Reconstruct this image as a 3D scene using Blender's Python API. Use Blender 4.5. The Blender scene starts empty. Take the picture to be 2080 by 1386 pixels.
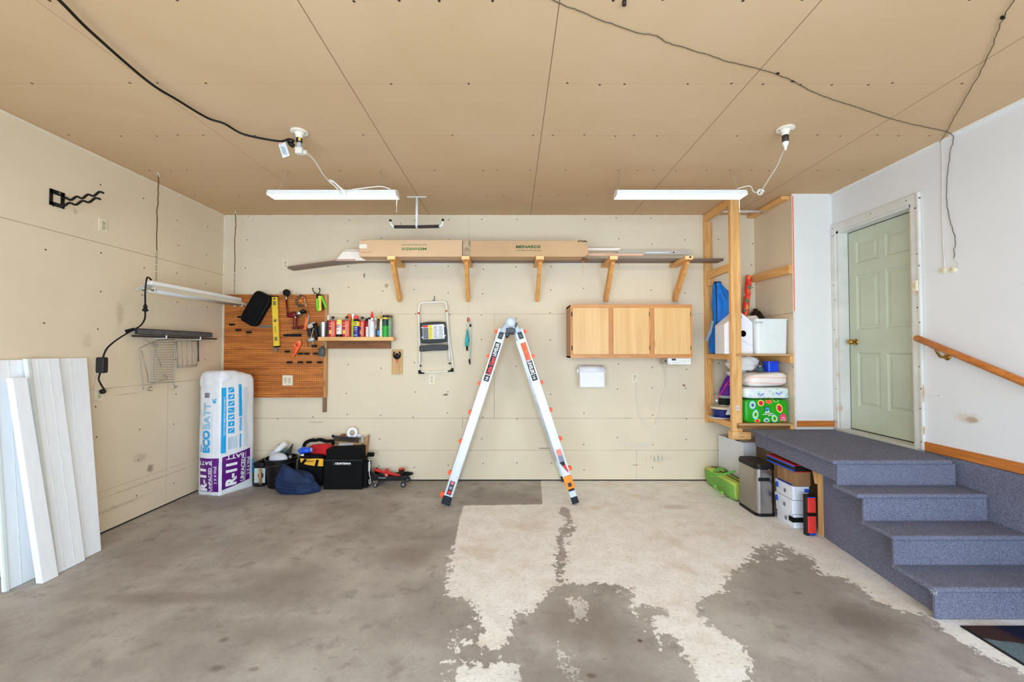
import bpy, math, random
import numpy as np
from mathutils import Vector, Matrix
random.seed(7)
SC = bpy.context.scene
COL = SC.collection
V = Vector
PI = math.pi
# ---- measured room (metres): camera at x=0, y=0, looking along +y
TH, FPX, CH = 0.022, 840.92, 1.5567
H, D, XL, XR, DJ = 3.1864, 4.968, -3.474, 3.338, 4.292
XN = 2.925            # face of the nook's side wall
YF = -1.25            # wall with the open garage door, behind the camera
_c, _s = math.cos(TH), math.sin(TH)
def _ray(px, py):
    a = (px-1040)/FPX; b = (693-py)/FPX
    return V((a, _c-b*_s, _s+b*_c))
def P(px, py, y):
    r = _ray(px, py); return V((0, 0, CH)) + r*(y/r.y)
def Z(px, py, z=0.0):
    r = _ray(px, py); return V((0, 0, CH)) + r*((z-CH)/r.z)
def X(px, py, x):
    r = _ray(px, py); return V((0, 0, CH)) + r*(x/r.x)

# ---------------------------------------------------------------- materials
def lin(c):
    out = []
    for v in c[:3]:
        v = v/255.0
        out.append(v/12.92 if v <= .04045 else ((v+.055)/1.055)**2.4)
    return (*out, 1.0)
class G:
    """small wrapper to write node graphs as expressions"""
    def __init__(s, name):
        s.m = bpy.data.materials.new(name); s.m.use_nodes = True
        s.t = s.m.node_tree; s.b = s.t.nodes['Principled BSDF']
        s.tc = None
    def n(s, typ, **kw):
        x = s.t.nodes.new(typ)
        for k, v in kw.items(): setattr(x, k, v)
        return x
    def link(s, a, b): s.t.links.new(a, b)
    def put(s, sock, v):
        if hasattr(v, 'is_output'): s.link(v, sock)
        else: sock.default_value = v
    def obj(s):
        if not s.tc: s.tc = s.n('ShaderNodeTexCoord')
        return s.tc.outputs['Object']
    def xyz(s):
        x = s.n('ShaderNodeSeparateXYZ'); s.link(s.obj(), x.inputs[0]); return x.outputs
    def math(s, op, a, b=0.0, c=0.0, clamp=False):
        x = s.n('ShaderNodeMath', operation=op, use_clamp=clamp)
        s.put(x.inputs[0], a); s.put(x.inputs[1], b)
        if op in ('COMPARE', 'SMOOTH_MIN', 'MULTIPLY_ADD'): s.put(x.inputs[2], c)
        return x.outputs[0]
    def sstep(s, v, lo, hi, a=0.0, b=1.0):
        x = s.n('ShaderNodeMapRange', interpolation_type='SMOOTHSTEP')
        s.put(x.inputs['Value'], v); x.inputs['From Min'].default_value = lo; x.inputs['From Max'].default_value = hi
        x.inputs['To Min'].default_value = a; x.inputs['To Max'].default_value = b
        return x.outputs['Result']
    def noise(s, scale=5, detail=3, rough=.55, stretch=None, vec=None, dist=0.0):
        x = s.n('ShaderNodeTexNoise'); v = vec or s.obj()
        if stretch:
            mp = s.n('ShaderNodeMapping'); mp.inputs['Scale'].default_value = stretch
            s.link(v, mp.inputs['Vector']); v = mp.outputs[0]
        s.link(v, x.inputs['Vector'])
        x.inputs['Scale'].default_value = scale; x.inputs['Detail'].default_value = detail
        x.inputs['Roughness'].default_value = rough; x.inputs['Distortion'].default_value = dist
        return x.outputs['Fac']
    def mix(s, f, a, b, mode='MIX'):
        x = s.n('ShaderNodeMix', data_type='RGBA', blend_type=mode)
        s.put(x.inputs[0], f); s.put(x.inputs[6], a); s.put(x.inputs[7], b)
        return x.outputs[2]
    def fin(s, col, rough=.6, metal=0.0, bump=None, bs=.2, bd=.01, spec=.4):
        s.put(s.b.inputs['Base Color'], col); s.put(s.b.inputs['Roughness'], rough)
        s.put(s.b.inputs['Metallic'], metal); s.b.inputs['Specular IOR Level'].default_value = spec
        if bump is not None:
            x = s.n('ShaderNodeBump'); x.inputs['Strength'].default_value = bs; x.inputs['Distance'].default_value = bd
            s.link(bump, x.inputs['Height']); s.link(x.outputs[0], s.b.inputs['Normal'])
        return s.m
MATS = {}
def M(name, rgb, rough=.5, metal=0.0, var=.07, scale=14, bump=0.0, spec=.4, trans=0.0):
    if name in MATS: return MATS[name]
    g = G(name); c = lin(rgb)
    d = (*[x*(1-var) for x in c[:3]], 1); l = (*[min(1, x*(1+var)) for x in c[:3]], 1)
    nz = g.noise(scale, 3)
    m = g.fin(g.mix(g.sstep(nz, .3, .7), d, l), rough, metal, nz if bump else None, bump, .01, spec)
    if trans: g.b.inputs['Transmission Weight'].default_value = trans
    MATS[name] = m; return m
def W(name, a, b, axis='Z', scale=30, rough=.5, knots=True):
    """wood: grain stretched along one axis"""
    if name in MATS: return MATS[name]
    g = G(name); st = {'X': (.06, 1, 1), 'Y': (1, .06, 1), 'Z': (1, 1, .06)}[axis]
    n1 = g.noise(scale, 4, .6, st, dist=.6); n2 = g.noise(scale*4, 2, .5, st)
    f = g.math('ADD', g.math('MULTIPLY', n1, .75), g.math('MULTIPLY', n2, .25))
    col = g.mix(g.sstep(f, .32, .68), lin(b), lin(a))
    if knots:
        k = g.noise(5.5, 1, .3, {'X': (.5, 1, 1), 'Y': (1, .5, 1), 'Z': (1, 1, .5)}[axis])
        col = g.mix(g.sstep(k, .74, .80), col, lin(tuple(v*.55 for v in b)))
    m = g.fin(col, rough, 0, f, .12, .004); MATS[name] = m; return m
def emit(name, rgb, strength):
    g = G(name); g.b.inputs['Base Color'].default_value = lin(rgb)
    g.b.inputs['Emission Color'].default_value = lin(rgb); g.b.inputs['Emission Strength'].default_value = strength
    return g.m

# ---------------------------------------------------------------- mesh builder
LOC = {}
class MB:
    def __init__(s): s.v = []; s.f = []; s.mi = []; s.sm = []
    def add(s, vs, fs, m=0, sm=False):
        b = len(s.v); s.v += [V(p) for p in vs]
        for f in fs: s.f.append([b+i for i in f]); s.mi.append(m); s.sm.append(sm)
        return s
    def box(s, x0, x1, y0, y1, z0, z1, m=0):
        return s.hexa([(x0,y0,z0),(x1,y0,z0),(x1,y1,z0),(x0,y1,z0),(x0,y0,z1),(x1,y0,z1),(x1,y1,z1),(x0,y1,z1)], m)
    def hexa(s, p, m=0):
        return s.add(p, [(0,3,2,1),(4,5,6,7),(0,1,5,4),(1,2,6,5),(2,3,7,6),(3,0,4,7)], m)
    def bar(s, a, b, w, h, up=(0,0,1), m=0, w2=None, h2=None):
        a, b = V(a), V(b); d = (b-a).normalized(); sd = d.cross(V(up)).normalized(); u = sd.cross(d).normalized()
        w2 = w if w2 is None else w2; h2 = h if h2 is None else h2
        q = []
        for p, ww, hh in ((a, w, h), (b, w2, h2)):
            q += [p-sd*ww/2-u*hh/2, p+sd*ww/2-u*hh/2, p+sd*ww/2+u*hh/2, p-sd*ww/2+u*hh/2]
        return s.add(q, [(0,1,2,3),(7,6,5,4),(0,4,5,1),(1,5,6,2),(2,6,7,3),(3,7,4,0)], m)
    def obox(s, c, size, R=None, m=0):
        c = V(c); R = R or Matrix.Identity(3); x, y, z = (k/2 for k in size)
        return s.hexa([c+R@V(q) for q in ((-x,-y,-z),(x,-y,-z),(x,y,-z),(-x,y,-z),(-x,-y,z),(x,-y,z),(x,y,z),(-x,y,z))], m)
    def tube(s, pts, r, n=8, m=0, closed=False, caps=True):
        pts = [V(p) for p in pts]; k = len(pts); rs = r if isinstance(r, (list, tuple)) else [r]*k
        vs = []; prev = None
        for i, p in enumerate(pts):
            if closed: d = pts[(i+1) % k]-pts[i-1]
            else: d = pts[min(i+1, k-1)]-pts[max(i-1, 0)]
            d.normalize()
            if prev is None:
                u = d.orthogonal().normalized()
            else:
                u = prev-d*prev.dot(d)
                u = u.normalized() if u.length > 1e-6 else d.orthogonal().normalized()
            prev = u; w = d.cross(u)
            vs += [p+(u*math.cos(2*PI*j/n)+w*math.sin(2*PI*j/n))*rs[i] for j in range(n)]
        fs = []
        for i in range(k if closed else k-1):
            a = i*n; b = ((i+1) % k)*n
            fs += [(a+j, a+(j+1) % n, b+(j+1) % n, b+j) for j in range(n)]
        s.add(vs, fs, m, True)
        if caps and not closed:
            b0 = len(s.v)-len(vs)
            s.f.append([b0+j for j in range(n)][::-1]); s.mi.append(m); s.sm.append(False)
            s.f.append([b0+(k-1)*n+j for j in range(n)]); s.mi.append(m); s.sm.append(False)
        return s
    def cyl(s, a, b, r, r2=None, n=20, m=0): return s.tube([a, b], [r, r if r2 is None else r2], n, m)
    def lathe(s, base, prof, n=24, m=0, axis=(0,0,1), sx=1.0, sy=1.0, sm=True):
        """prof: list of (radius, height[, material]) from bottom to top"""
        base = V(base); ax = V(axis).normalized()
        u = V((1,0,0)) if abs(ax.z) > .9 else ax.orthogonal().normalized()
        u = (u-ax*u.dot(ax)).normalized(); w = ax.cross(u)
        for i in range(len(prof)-1):
            (r0, h0), (r1, h1) = prof[i][:2], prof[i+1][:2]
            mm = prof[i+1][2] if len(prof[i+1]) > 2 else m
            vs = []
            for r, h in ((r0, h0), (r1, h1)):
                vs += [base+ax*h+(u*math.cos(2*PI*j/n)*sx+w*math.sin(2*PI*j/n)*sy)*r for j in range(n)]
            s.add(vs, [(j, (j+1) % n, n+(j+1) % n, n+j) for j in range(n)], mm, sm)
        return s
    def prism(s, poly, o, ux, uy, depth, m=0):
        """polygon in the plane (ux, uy) at o, pushed along ux x uy by depth"""
        o, ux, uy = V(o), V(ux), V(uy); nn = ux.cross(uy).normalized()*depth; k = len(poly)
        a = [o+ux*x+uy*y for x, y in poly]
        return s.add(a+[p+nn for p in a], [tuple(range(k))[::-1], tuple(range(k, 2*k))]+[(i, (i+1) % k, k+(i+1) % k, k+i) for i in range(k)], m)
    def grid(s, fn, nu, nv, m=0, sm=True, wrap=False):
        vs = [fn(i/nu, j/nv) for j in range(nv+1) for i in range(nu+(0 if wrap else 1))]
        w = nu if wrap else nu+1
        fs = [(j*w+i, j*w+(i+1) % w, (j+1)*w+(i+1) % w, (j+1)*w+i) for j in range(nv) for i in range(nu)]
        return s.add(vs, fs, m, sm)
    def ell(s, c, r, nu=20, nv=12, m=0, R=None, fn=None):
        c = V(c); R = R or Matrix.Identity(3)
        def q(u, v):
            a = 2*PI*u; b = PI*(v-.5); d = V((math.cos(b)*math.cos(a), math.cos(b)*math.sin(a), math.sin(b)))
            k = fn(d) if fn else 1.0
            return c+R@V((d.x*r[0]*k, d.y*r[1]*k, d.z*r[2]*k))
        return s.grid(q, nu, nv, m, True, True)
    def build(s, name, mats, parent=None, bevel=0.0, seg=2, origin=None, sub=0, solid=0.0):
        me = bpy.data.meshes.new(name)
        if parent is not None: o3 = LOC[parent.name]
        elif origin is not None: o3 = V(origin)
        else:
            xs = [p.x for p in s.v]; ys = [p.y for p in s.v]; zs = [p.z for p in s.v]
            o3 = V(((min(xs)+max(xs))/2, (min(ys)+max(ys))/2, min(zs)))
        me.from_pydata([tuple(p-o3) for p in s.v], [], s.f)
        mats = mats if isinstance(mats, (list, tuple)) else [mats]
        for m in mats: me.materials.append(m)
        for p, mi, sm in zip(me.polygons, s.mi, s.sm): p.material_index = min(mi, len(mats)-1); p.use_smooth = sm
        me.validate(); me.update()
        o = bpy.data.objects.new(name, me); COL.objects.link(o)
        if parent is not None:
            o.parent = parent
        else: o.location = o3
        LOC[o.name] = o3
        if solid:
            md = o.modifiers.new('solidify', 'SOLIDIFY'); md.thickness = solid; md.offset = 0
        if bevel:
            md = o.modifiers.new('bevel', 'BEVEL'); md.width = bevel; md.segments = seg; md.limit_method = 'ANGLE'; md.angle_limit = .7
        if sub:
            md = o.modifiers.new('sub', 'SUBSURF'); md.levels = sub; md.render_levels = sub
        return o
def thing(name, label, cat, loc, group=None):
    o = bpy.data.objects.new(name, None); COL.objects.link(o); o.location = V(loc); o.empty_display_size = .1
    LOC[o.name] = V(loc); o['label'] = label; o['category'] = cat
    if group: o['group'] = group
    return o
def tag(o, label, cat, group=None, kind=None):
    o['label'] = label; o['category'] = cat
    if group: o['group'] = group
    if kind: o['kind'] = kind
    return o
def struct(o): o['kind'] = 'structure'; return o
def copy_tree(src, delta, label, rot=None):
    """a thing with copies of its parts and sub-parts, moved by delta"""
    c = src.copy(); COL.objects.link(c); c.location = src.location+V(delta); c['label'] = label; LOC[c.name] = V(c.location)
    if rot is not None: c.rotation_euler.z = rot
    def rec(a, b):
        for ch in [o for o in a.children]:
            k = ch.copy(); COL.objects.link(k); k.parent = b; LOC[k.name] = LOC[ch.name]+V(delta); rec(ch, k)
    rec(src, c); return c
def smooth_path(pts, k=6):
    pts = [V(p) for p in pts]; out = []
    for i in range(len(pts)-1):
        p0 = pts[max(i-1, 0)]; p1 = pts[i]; p2 = pts[i+1]; p3 = pts[min(i+2, len(pts)-1)]
        for j in range(k):
            t = j/k
            out.append(.5*((2*p1)+(p2-p0)*t+(2*p0-5*p1+4*p2-p3)*t*t+(3*p1-p0-3*p2+p3)*t**3))
    return out+[pts[-1]]
_TXT = {}
def _fine(key):
    if (key, 1) not in _TXT:
        import bmesh
        bm = bmesh.new(); vs, fs = _TXT[key]; vv = [bm.verts.new(v) for v in vs]
        for f in fs:
            try: bm.faces.new([vv[i] for i in f])
            except ValueError: pass
        bmesh.ops.triangulate(bm, faces=bm.faces[:])
        for _ in range(4):
            es = [e for e in bm.edges if e.calc_length() > .22]
            if not es: break
            bmesh.ops.subdivide_edges(bm, edges=es, cuts=1); bmesh.ops.triangulate(bm, faces=bm.faces[:])
        bm.verts.index_update()
        _TXT[(key, 1)] = ([tuple(v.co) for v in bm.verts], [tuple(v.index for v in f.verts) for f in bm.faces]); bm.free()
    return _TXT[(key, 1)]
def text(body, mat, o, ux, uy, parent, height=None, width=None, name='lettering', bold=.0, thick=.0006, fn=None, center=True):
    """real letters: o is the text's middle (or its lower left corner), ux the reading direction, uy up"""
    key = (body, bold)
    if key not in _TXT:
        cu = bpy.data.curves.new('t', 'FONT'); cu.body = body; cu.size = 1; cu.offset = bold; cu.resolution_u = 3
        ob = bpy.data.objects.new('t', cu); COL.objects.link(ob)
        dg = bpy.context.evaluated_depsgraph_get(); me = ob.evaluated_get(dg).to_mesh()
        _TXT[key] = ([tuple(v.co) for v in me.vertices], [tuple(p.vertices) for p in me.polygons])
        ob.evaluated_get(dg).to_mesh_clear(); bpy.data.objects.remove(ob); bpy.data.curves.remove(cu)
    vs, fs = _TXT[key]
    if fn: vs, fs = _fine(key)
    x0 = min(v[0] for v in vs); x1 = max(v[0] for v in vs); y0 = min(v[1] for v in vs); y1 = max(v[1] for v in vs)
    sy = height/(y1-y0) if height else width/(x1-x0)
    sx = width/(x1-x0) if width else sy
    ux, uy = V(ux).normalized(), V(uy).normalized(); nn = ux.cross(uy)
    cx, cy = ((x0+x1)/2, (y0+y1)/2) if center else (x0, y0)
    mb = MB()
    pts = [((v[0]-cx)*sx, (v[1]-cy)*sy) for v in vs]
    if fn: mb.add([fn(*p) for p in pts], fs)
    else: mb.add([V(o)+ux*a+uy*b+nn*thick for a, b in pts], fs)
    return mb.build(name, mat, parent)

# ---------------------------------------------------------------- shared materials
WHITE = M('white_plastic', (236,236,232), .45)
WMETAL = M('white_enamel', (232,234,234), .35, 0, .03)
BLACK = M('black_plastic', (11,11,12), .5, spec=.3)
RUBBER = M('black_rubber', (17,18,21), .75, 0, .15, 30, spec=.25)
BFAB = M('black_nylon', (8,8,10), .85, 0, .35, 60, .3, spec=.2)
STEEL = M('steel', (190,192,195), .32, 1.0, .06)
DSTEEL = M('dull_steel', (120,124,128), .45, 1.0, .08)
BRASS = M('brass', (176,140,70), .28, 1.0, .06)
ORANGE = M('orange_plastic', (248,92,40), .45)
RED = M('red_plastic', (200,34,34), .45)
IVORY = M('ivory_plastic', (226,216,190), .45, 0, .03)
CARD = M('cardboard', (184,142,98), .85, 0, .08, 7, .05)
CARDD = M('cardboard_brown', (150,112,76), .85, 0, .1, 7, .05)
PINE_Z = W('pine_upright', (232,186,122), (206,146,82), 'Z')
PINE_Y = W('pine_lengthwise', (238,188,120), (212,152,84), 'Y')
PINE_X = W('pine_crosswise', (236,192,132), (206,150,88), 'X')
OAK_Y = W('stained_oak', (206,128,58), (172,98,38), 'Y', 40, .4, False)
OAK_X = W('stained_oak_crosswise', (206,128,58), (172,98,38), 'X', 40, .4, False)
INKW = M('white_print', (240,240,240), .6, 0, .02)
INKK = M('black_print', (22,22,24), .6, 0, .05)
INKR = M('red_print', (214,38,30), .6, 0, .05)
# ================================================================ ROOM
def wall_mat(name, base, hseams=(), vseams=(), screws=None, blot=(), swap=False, var=.05, dark=None, seamcol=(160,142,114)):
    """painted drywall: sheet seams, screw heads and scuffs; u runs along the wall, z up"""
    g = G(name); o = g.xyz(); u = o[1] if swap else o[0]; z = o[2]
    c = lin(base); n1 = g.noise(.9, 4, .6); n2 = g.noise(60, 2)
    col = g.mix(g.sstep(n1, .3, .7), (*[k*(1-var) for k in c[:3]], 1), (*[min(1, k*(1+var)) for k in c[:3]], 1))
    sc = g.noise(3.2, 5, .7, (1, 1, 4) if not swap else (1, 1, 4))
    col = g.mix(g.math('MULTIPLY', g.sstep(sc, .66, .78), .28), col, lin(tuple(k*.78 for k in base)))
    mask = None
    def orr(a, b): return b if a is None else g.math('MAXIMUM', a, b)
    for z0, w in hseams: mask = orr(mask, g.math('LESS_THAN', g.math('ABSOLUTE', g.math('SUBTRACT', z, z0)), w))
    for u0, za, zb, w in vseams:
        k = g.math('LESS_THAN', g.math('ABSOLUTE', g.math('SUBTRACT', u, u0)), w)
        k = g.math('MULTIPLY', k, g.math('MULTIPLY', g.math('GREATER_THAN', z, za), g.math('LESS_THAN', z, zb)))
        mask = orr(mask, k)
    if mask is not None:
        fade = g.sstep(g.noise(2.3, 2), .25, .6, .35, 1.0)
        col = g.mix(g.math('MULTIPLY', mask, fade), col, lin(seamcol))
    if screws:
        du, u0, dz, z0, r = screws
        su = g.math('DIVIDE', g.math('SUBTRACT', u, u0), du); sz = g.math('DIVIDE', g.math('SUBTRACT', z, z0), dz)
        iu = g.math('FLOOR', su); iz = g.math('FLOOR', sz)
        cv = g.n('ShaderNodeCombineXYZ'); g.link(iu, cv.inputs[0]); g.link(iz, cv.inputs[1])
        wn = g.n('ShaderNodeTexWhiteNoise', noise_dimensions='3D'); g.link(cv.outputs[0], wn.inputs['Vector'])
        sp = g.n('ShaderNodeSeparateColor'); g.link(wn.outputs['Color'], sp.inputs[0])
        fu = g.math('MULTIPLY', g.math('SUBTRACT', g.math('SUBTRACT', su, iu), g.math('ADD', .46, g.math('MULTIPLY', sp.outputs[0], .08))), du)
        fz = g.math('MULTIPLY', g.math('SUBTRACT', g.math('SUBTRACT', sz, iz), g.math('ADD', .35, g.math('MULTIPLY', sp.outputs[1], .3))), dz)
        d = g.math('SQRT', g.math('ADD', g.math('POWER', g.math('ABSOLUTE', fu), 2), g.math('POWER', g.math('ABSOLUTE', fz), 2)))
        k = g.math('MULTIPLY', g.math('LESS_THAN', d, r), g.math('GREATER_THAN', sp.outputs[2], .3))
        col = g.mix(k, col, lin((92,78,62)))
    for bu, bz, ru, rz, rgb, amt in blot:
        a = g.math('POWER', g.math('ABSOLUTE', g.math('DIVIDE', g.math('SUBTRACT', u, bu), ru)), 2)
        b = g.math('POWER', g.math('ABSOLUTE', g.math('DIVIDE', g.math('SUBTRACT', z, bz), rz)), 2)
        d = g.math('ADD', g.math('SQRT', g.math('ADD', a, b)), g.math('MULTIPLY', g.math('SUBTRACT', g.noise(22, 3), .5), 1.6))
        col = g.mix(g.sstep(d, .3, 1.1, amt, 0.0), col, lin(rgb))
    return g.fin(col, .7, 0, n2, .06, .003, .25)
BZ = lambda py: P(1040, py, D).z
BX = lambda px: P(px, 690, D).x
beige = (219,205,179)
def blot_b(px, py, rx, ry, rgb, amt): q = P(px, py, D); return (q.x, q.z, rx, ry, rgb, amt)
m_back = wall_mat('painted_drywall_back', beige,
    [(BZ(638), .0024), (BZ(850), .0028), (BZ(915), .0024)],
    [(BX(1004), BZ(850), BZ(638), .003), (BX(1291), .02, BZ(915), .002), (BX(952), BZ(638), H, .0015), (BX(940), BZ(870), BZ(848), .003)],
    (.4064, -3.40, .30, .02, .007),
    [blot_b(905,802,.05,.014,(110,92,66),.9), blot_b(1105,911,.10,.008,(120,96,70),.85), blot_b(1340,932,.13,.05,(190,184,172),.4), blot_b(1296,905,.22,.05,(206,198,186),.5),
     blot_b(740,560,.012,.035,(90,80,70),.8), blot_b(785,580,.03,.03,(150,130,105),.7), blot_b(1390,783,.02,.02,(130,70,40),.9), blot_b(1290,945,.05,.012,(120,110,96),.5),
     blot_b(640,858,.10,.006,(140,120,92),.8), blot_b(1275,850,.07,.004,(120,104,84),.8), blot_b(880,771,.16,.02,(206,192,168),.5), blot_b(1322,930,.003,.035,(90,84,80),.8), blot_b(1329,931,.004,.045,(70,66,64),.9), blot_b(1337,930,.004,.05,(80,76,72),.8), blot_b(1345,933,.003,.04,(90,84,80),.8), blot_b(1312,932,.003,.03,(110,104,98),.7), blot_b(700,905,.06,.004,(100,88,70),.7)], var=.035)
m_left = wall_mat('painted_drywall_left', (224,207,180),
    [(1.229, .0024), (2.46, .0026), (.36, .0015)], [(4.19, .02, 1.229, .0015)],
    (.4064, 2.05, .305, .05, .007),
    [(3.20, 2.75, .05, .02, (150,128,98), .35), (3.27, 2.66, .02, .025, (140,118,88), .35), (3.9, .55, .10, .05, (160,142,114), .4), (3.66, 1.88, .05, .14, (184,164,134), .45), (3.38, 1.63, .05, .07, (192,172,142), .4),
     (3.75, 1.16, .2, .004, (140,124,98), .5), (3.95, .30, .7, .012, (165,148,118), .4), (3.6, .18, .5, .02, (150,134,106), .35), (4.0, .42, .04, .05, (120,104,80), .7)], swap=True, var=.035)
mb = MB().box(XL-.15, XR, D, D+.15, .014, H)
struct(mb.build('wall_back', m_back, origin=(0,0,0)))
mb = MB().box(XL-.15, XL, YF, D, .014, H)
struct(mb.build('wall_left', m_left, origin=(0,0,0)))
gap = M('shadow_gap', (28,24,20), .9)  # near-black strips under the raised walls: the gap's shadow put into the colour
struct(MB().box(XL-.15, XN, D+.004, D+.14, 0, .014).build('gap_shade_1', gap, origin=(0,0,0)))
struct(MB().box(XL-.14, XL-.004, YF, D, 0, .014).build('gap_shade_2', gap, origin=(0,0,0)))
# right wall with the door opening
d0, d1, dt, dz = 3.43, 4.235, 2.775, .75      # opening along y, its top, the landing level
m_right = wall_mat('painted_drywall_right', (225,225,226), [], [], None,
    [(3.02, 1.05, .045, .028, (140,104,62), .8), (3.05, 1.06, .11, .05, (204,186,160), .5), (3.12, 2.15, .008, .008, (30,28,26), 1.0), (3.25, 1.2, .01, .006, (110,100,90), .8)], swap=True, var=.02)
mb = MB().box(XR, XR+.16, YF, d0, 0, H).box(XR, XR+.16, d1, D, 0, H).box(XR, XR+.16, d0, d1, dt, H).box(XR, XR+.16, d0, d1, 0, dz-.03)
struct(mb.build('wall_right', m_right, origin=(0,0,0)))
m_part = wall_mat('painted_drywall_partition', (228,227,224), swap=False, var=.015)
struct(MB().box(XN+.012, XR, DJ, D, 0, H).build('wall_partition', m_part, origin=(0,0,0)))
m_nook = wall_mat('painted_drywall_nook', (222,204,176), [(BZ(646), .004)], [], (.4064, 4.1, .30, .02, .006), [], swap=True, var=.03)
struct(MB().box(XN, XN+.012, DJ+.01, D, 0, H).build('wall_nook', m_nook, origin=(0,0,0)))
# raw sheet edge of the partition: white bead below, a strip of red-orange paper above
redtape = M('red_edge_paper', (240,116,66), .7)
mb = MB().box(XN-.004, XN+.014, DJ-.002, DJ+.012, .78, H, 0).box(XN+.002, XN+.012, DJ-.004, DJ+.01, P(1612,632,DJ).z, H-.02, 1)
struct(mb.build('trim_3', [M('bead_white', (226,214,200), .6), redtape], origin=(0,0,0)))
# ceiling
g = G('ceiling_board'); o = g.xyz(); x, y = o[0], o[1]
c1, c2 = lin((203,171,132)), lin((211,181,144))
col = g.mix(g.sstep(g.noise(.7, 4), .3, .7), c1, c2)
col = g.mix(g.math('MULTIPLY', g.sstep(g.noise(420, 2), .4, .6), .06), col, lin((120,96,70)))
XS = .222
su = g.math('DIVIDE', g.math('SUBTRACT', x, XS), 1.2192)
fu = g.math('MULTIPLY', g.math('SUBTRACT', g.math('SUBTRACT', su, g.math('FLOOR', su)), .5), 1.2192)
seam = g.math('GREATER_THAN', g.math('ABSOLUTE', fu), .6096-.0028)
fade = g.sstep(x, -2.6, -1.2, .35, .9)
col = g.mix(g.math('MULTIPLY', seam, fade), col, lin((126,96,62)))
rs = g.math('DIVIDE', g.math('SUBTRACT', y, 2.4986-.3048), .6096); ir = g.math('FLOOR', rs)
fy = g.math('MULTIPLY', g.math('SUBTRACT', g.math('SUBTRACT', rs, ir), .5), .6096)
lf = g.math('MULTIPLY', g.math('LESS_THAN', g.math('ABSOLUTE', fy), .0022), .22)
col = g.mix(lf, col, lin((140,110,76)))
cu = g.math('DIVIDE', g.math('SUBTRACT', x, XS), .2032); iu = g.math('FLOOR', cu)
cv = g.n('ShaderNodeCombineXYZ'); g.link(iu, cv.inputs[0]); g.link(ir, cv.inputs[1])
wn = g.n('ShaderNodeTexWhiteNoise', noise_dimensions='3D'); g.link(cv.outputs[0], wn.inputs['Vector'])
sp = g.n('ShaderNodeSeparateColor'); g.link(wn.outputs['Color'], sp.inputs[0])
fx = g.math('MULTIPLY', g.math('SUBTRACT', g.math('SUBTRACT', cu, iu), g.math('ADD', .2, g.math('MULTIPLY', sp.outputs[0], .6))), .2032)
fj = g.math('SUBTRACT', fy, g.math('MULTIPLY', g.math('SUBTRACT', sp.outputs[1], .5), .02))
dd = g.math('SQRT', g.math('ADD', g.math('MULTIPLY', fx, fx), g.math('MULTIPLY', fj, fj)))
k = g.math('MULTIPLY', g.math('LESS_THAN', dd, .0072), g.math('GREATER_THAN', sp.outputs[2], .38))
col = g.mix(k, col, lin((70,52,36)))
m_ceil = g.fin(col, .8, 0, g.noise(90, 2), .05, .003, .2)
struct(MB().box(XL-.15, XR+.16, YF, D+.15, H, H+.12).build('ceiling', m_ceil, origin=(0,0,0)))
# thin white caulk lines where ceiling meets walls
caulk = M('white_caulk', (236,230,218), .6)
struct(MB().box(XL, XL+.012, YF, D, H-.006, H+.001).box(XL, XR, D-.008, D, H-.006, H+.001).build('trim_4', M('cream_caulk', (232,222,202), .6), origin=(0,0,0)))
struct(MB().box(XR-.035, XR, YF, 3.1, H-.004, H+.001).box(XR-.014, XR, 3.1, DJ, H-.004, H+.001).box(XN, XR, DJ-.012, DJ, H-.004, H+.001).build('trim_5', caulk, origin=(0,0,0)))
struct(MB().box(XL, XL+.008, D-.008, D, .02, H-.01).build('trim_6', M('cream_caulk', (232,222,202), .6), origin=(0,0,0)))
# wall with the open garage door, behind the camera
mb = MB().box(XL-.15, -2.9, YF-.15, YF, 0, H).box(2.9, XR+.16, YF-.15, YF, 0, H).box(-2.9, 2.9, YF-.15, YF, 2.5, H)
struct(mb.build('wall_front', wall_mat('painted_drywall_front', beige), origin=(0,0,0)))

# ---------------------------------------------------------------- floor: worn concrete
def poly_px(pts): return np.array([[*Z(*p)[:2]] for p in pts])
c1 = lambda q: [(840+a/2.889, 970+b/2.889) for a, b in q]
c3 = lambda q: [(1360+a/2.889, 1000+b/2.889) for a, b in q]
pale = c1([(745,5),(757,158),(295,165),(270,240),(240,400),(215,520),(185,690),(300,720),(380,780),(420,860),(390,930),(400,1010),(490,1010),(540,950),(590,870),(590,800),(680,780),(760,720),(850,650),(880,640),
    (850,560),(830,510),(850,440),(840,350),(850,310),(900,290),(890,230),(850,215),(870,170),(910,185),(930,250),(945,315),(890,350),(890,420),(915,480),(880,520),(880,590),(890,625),
    (1060,620),(1200,640),(1290,650),(1300,700),(1250,770),(1430,755),(1500,790),(1400,815),(1390,860),(1420,920),(1500,930),(1570,950),(1540,980),(1600,1060),(1680,1230),(1980,1230),(1990,1080),(1900,980),(1810,920),(1740,890),(1690,830),(1650,770),(1720,710),(1830,680),(1830,600),(1890,560),(1950,480)])
pale += c3([(520,330),(640,300),(840,400),(900,480),(1100,540),(1200,630),(1350,700),(1500,730),(1580,800),(1700,880),(1850,960),(2000,1030),(2200,1130)])
pale += [(2200,1180),(1600,978)]
pale = poly_px(pale)
others = [poly_px(c1([(250,1110),(500,1080),(620,1100),(640,1260),(200,1260)])), poly_px(c1([(820,965),(870,995),(990,1230),(950,1230)])), poly_px(c1([(895,695),(960,720),(1035,790),(1020,845),(940,840),(950,780)]))]
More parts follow.
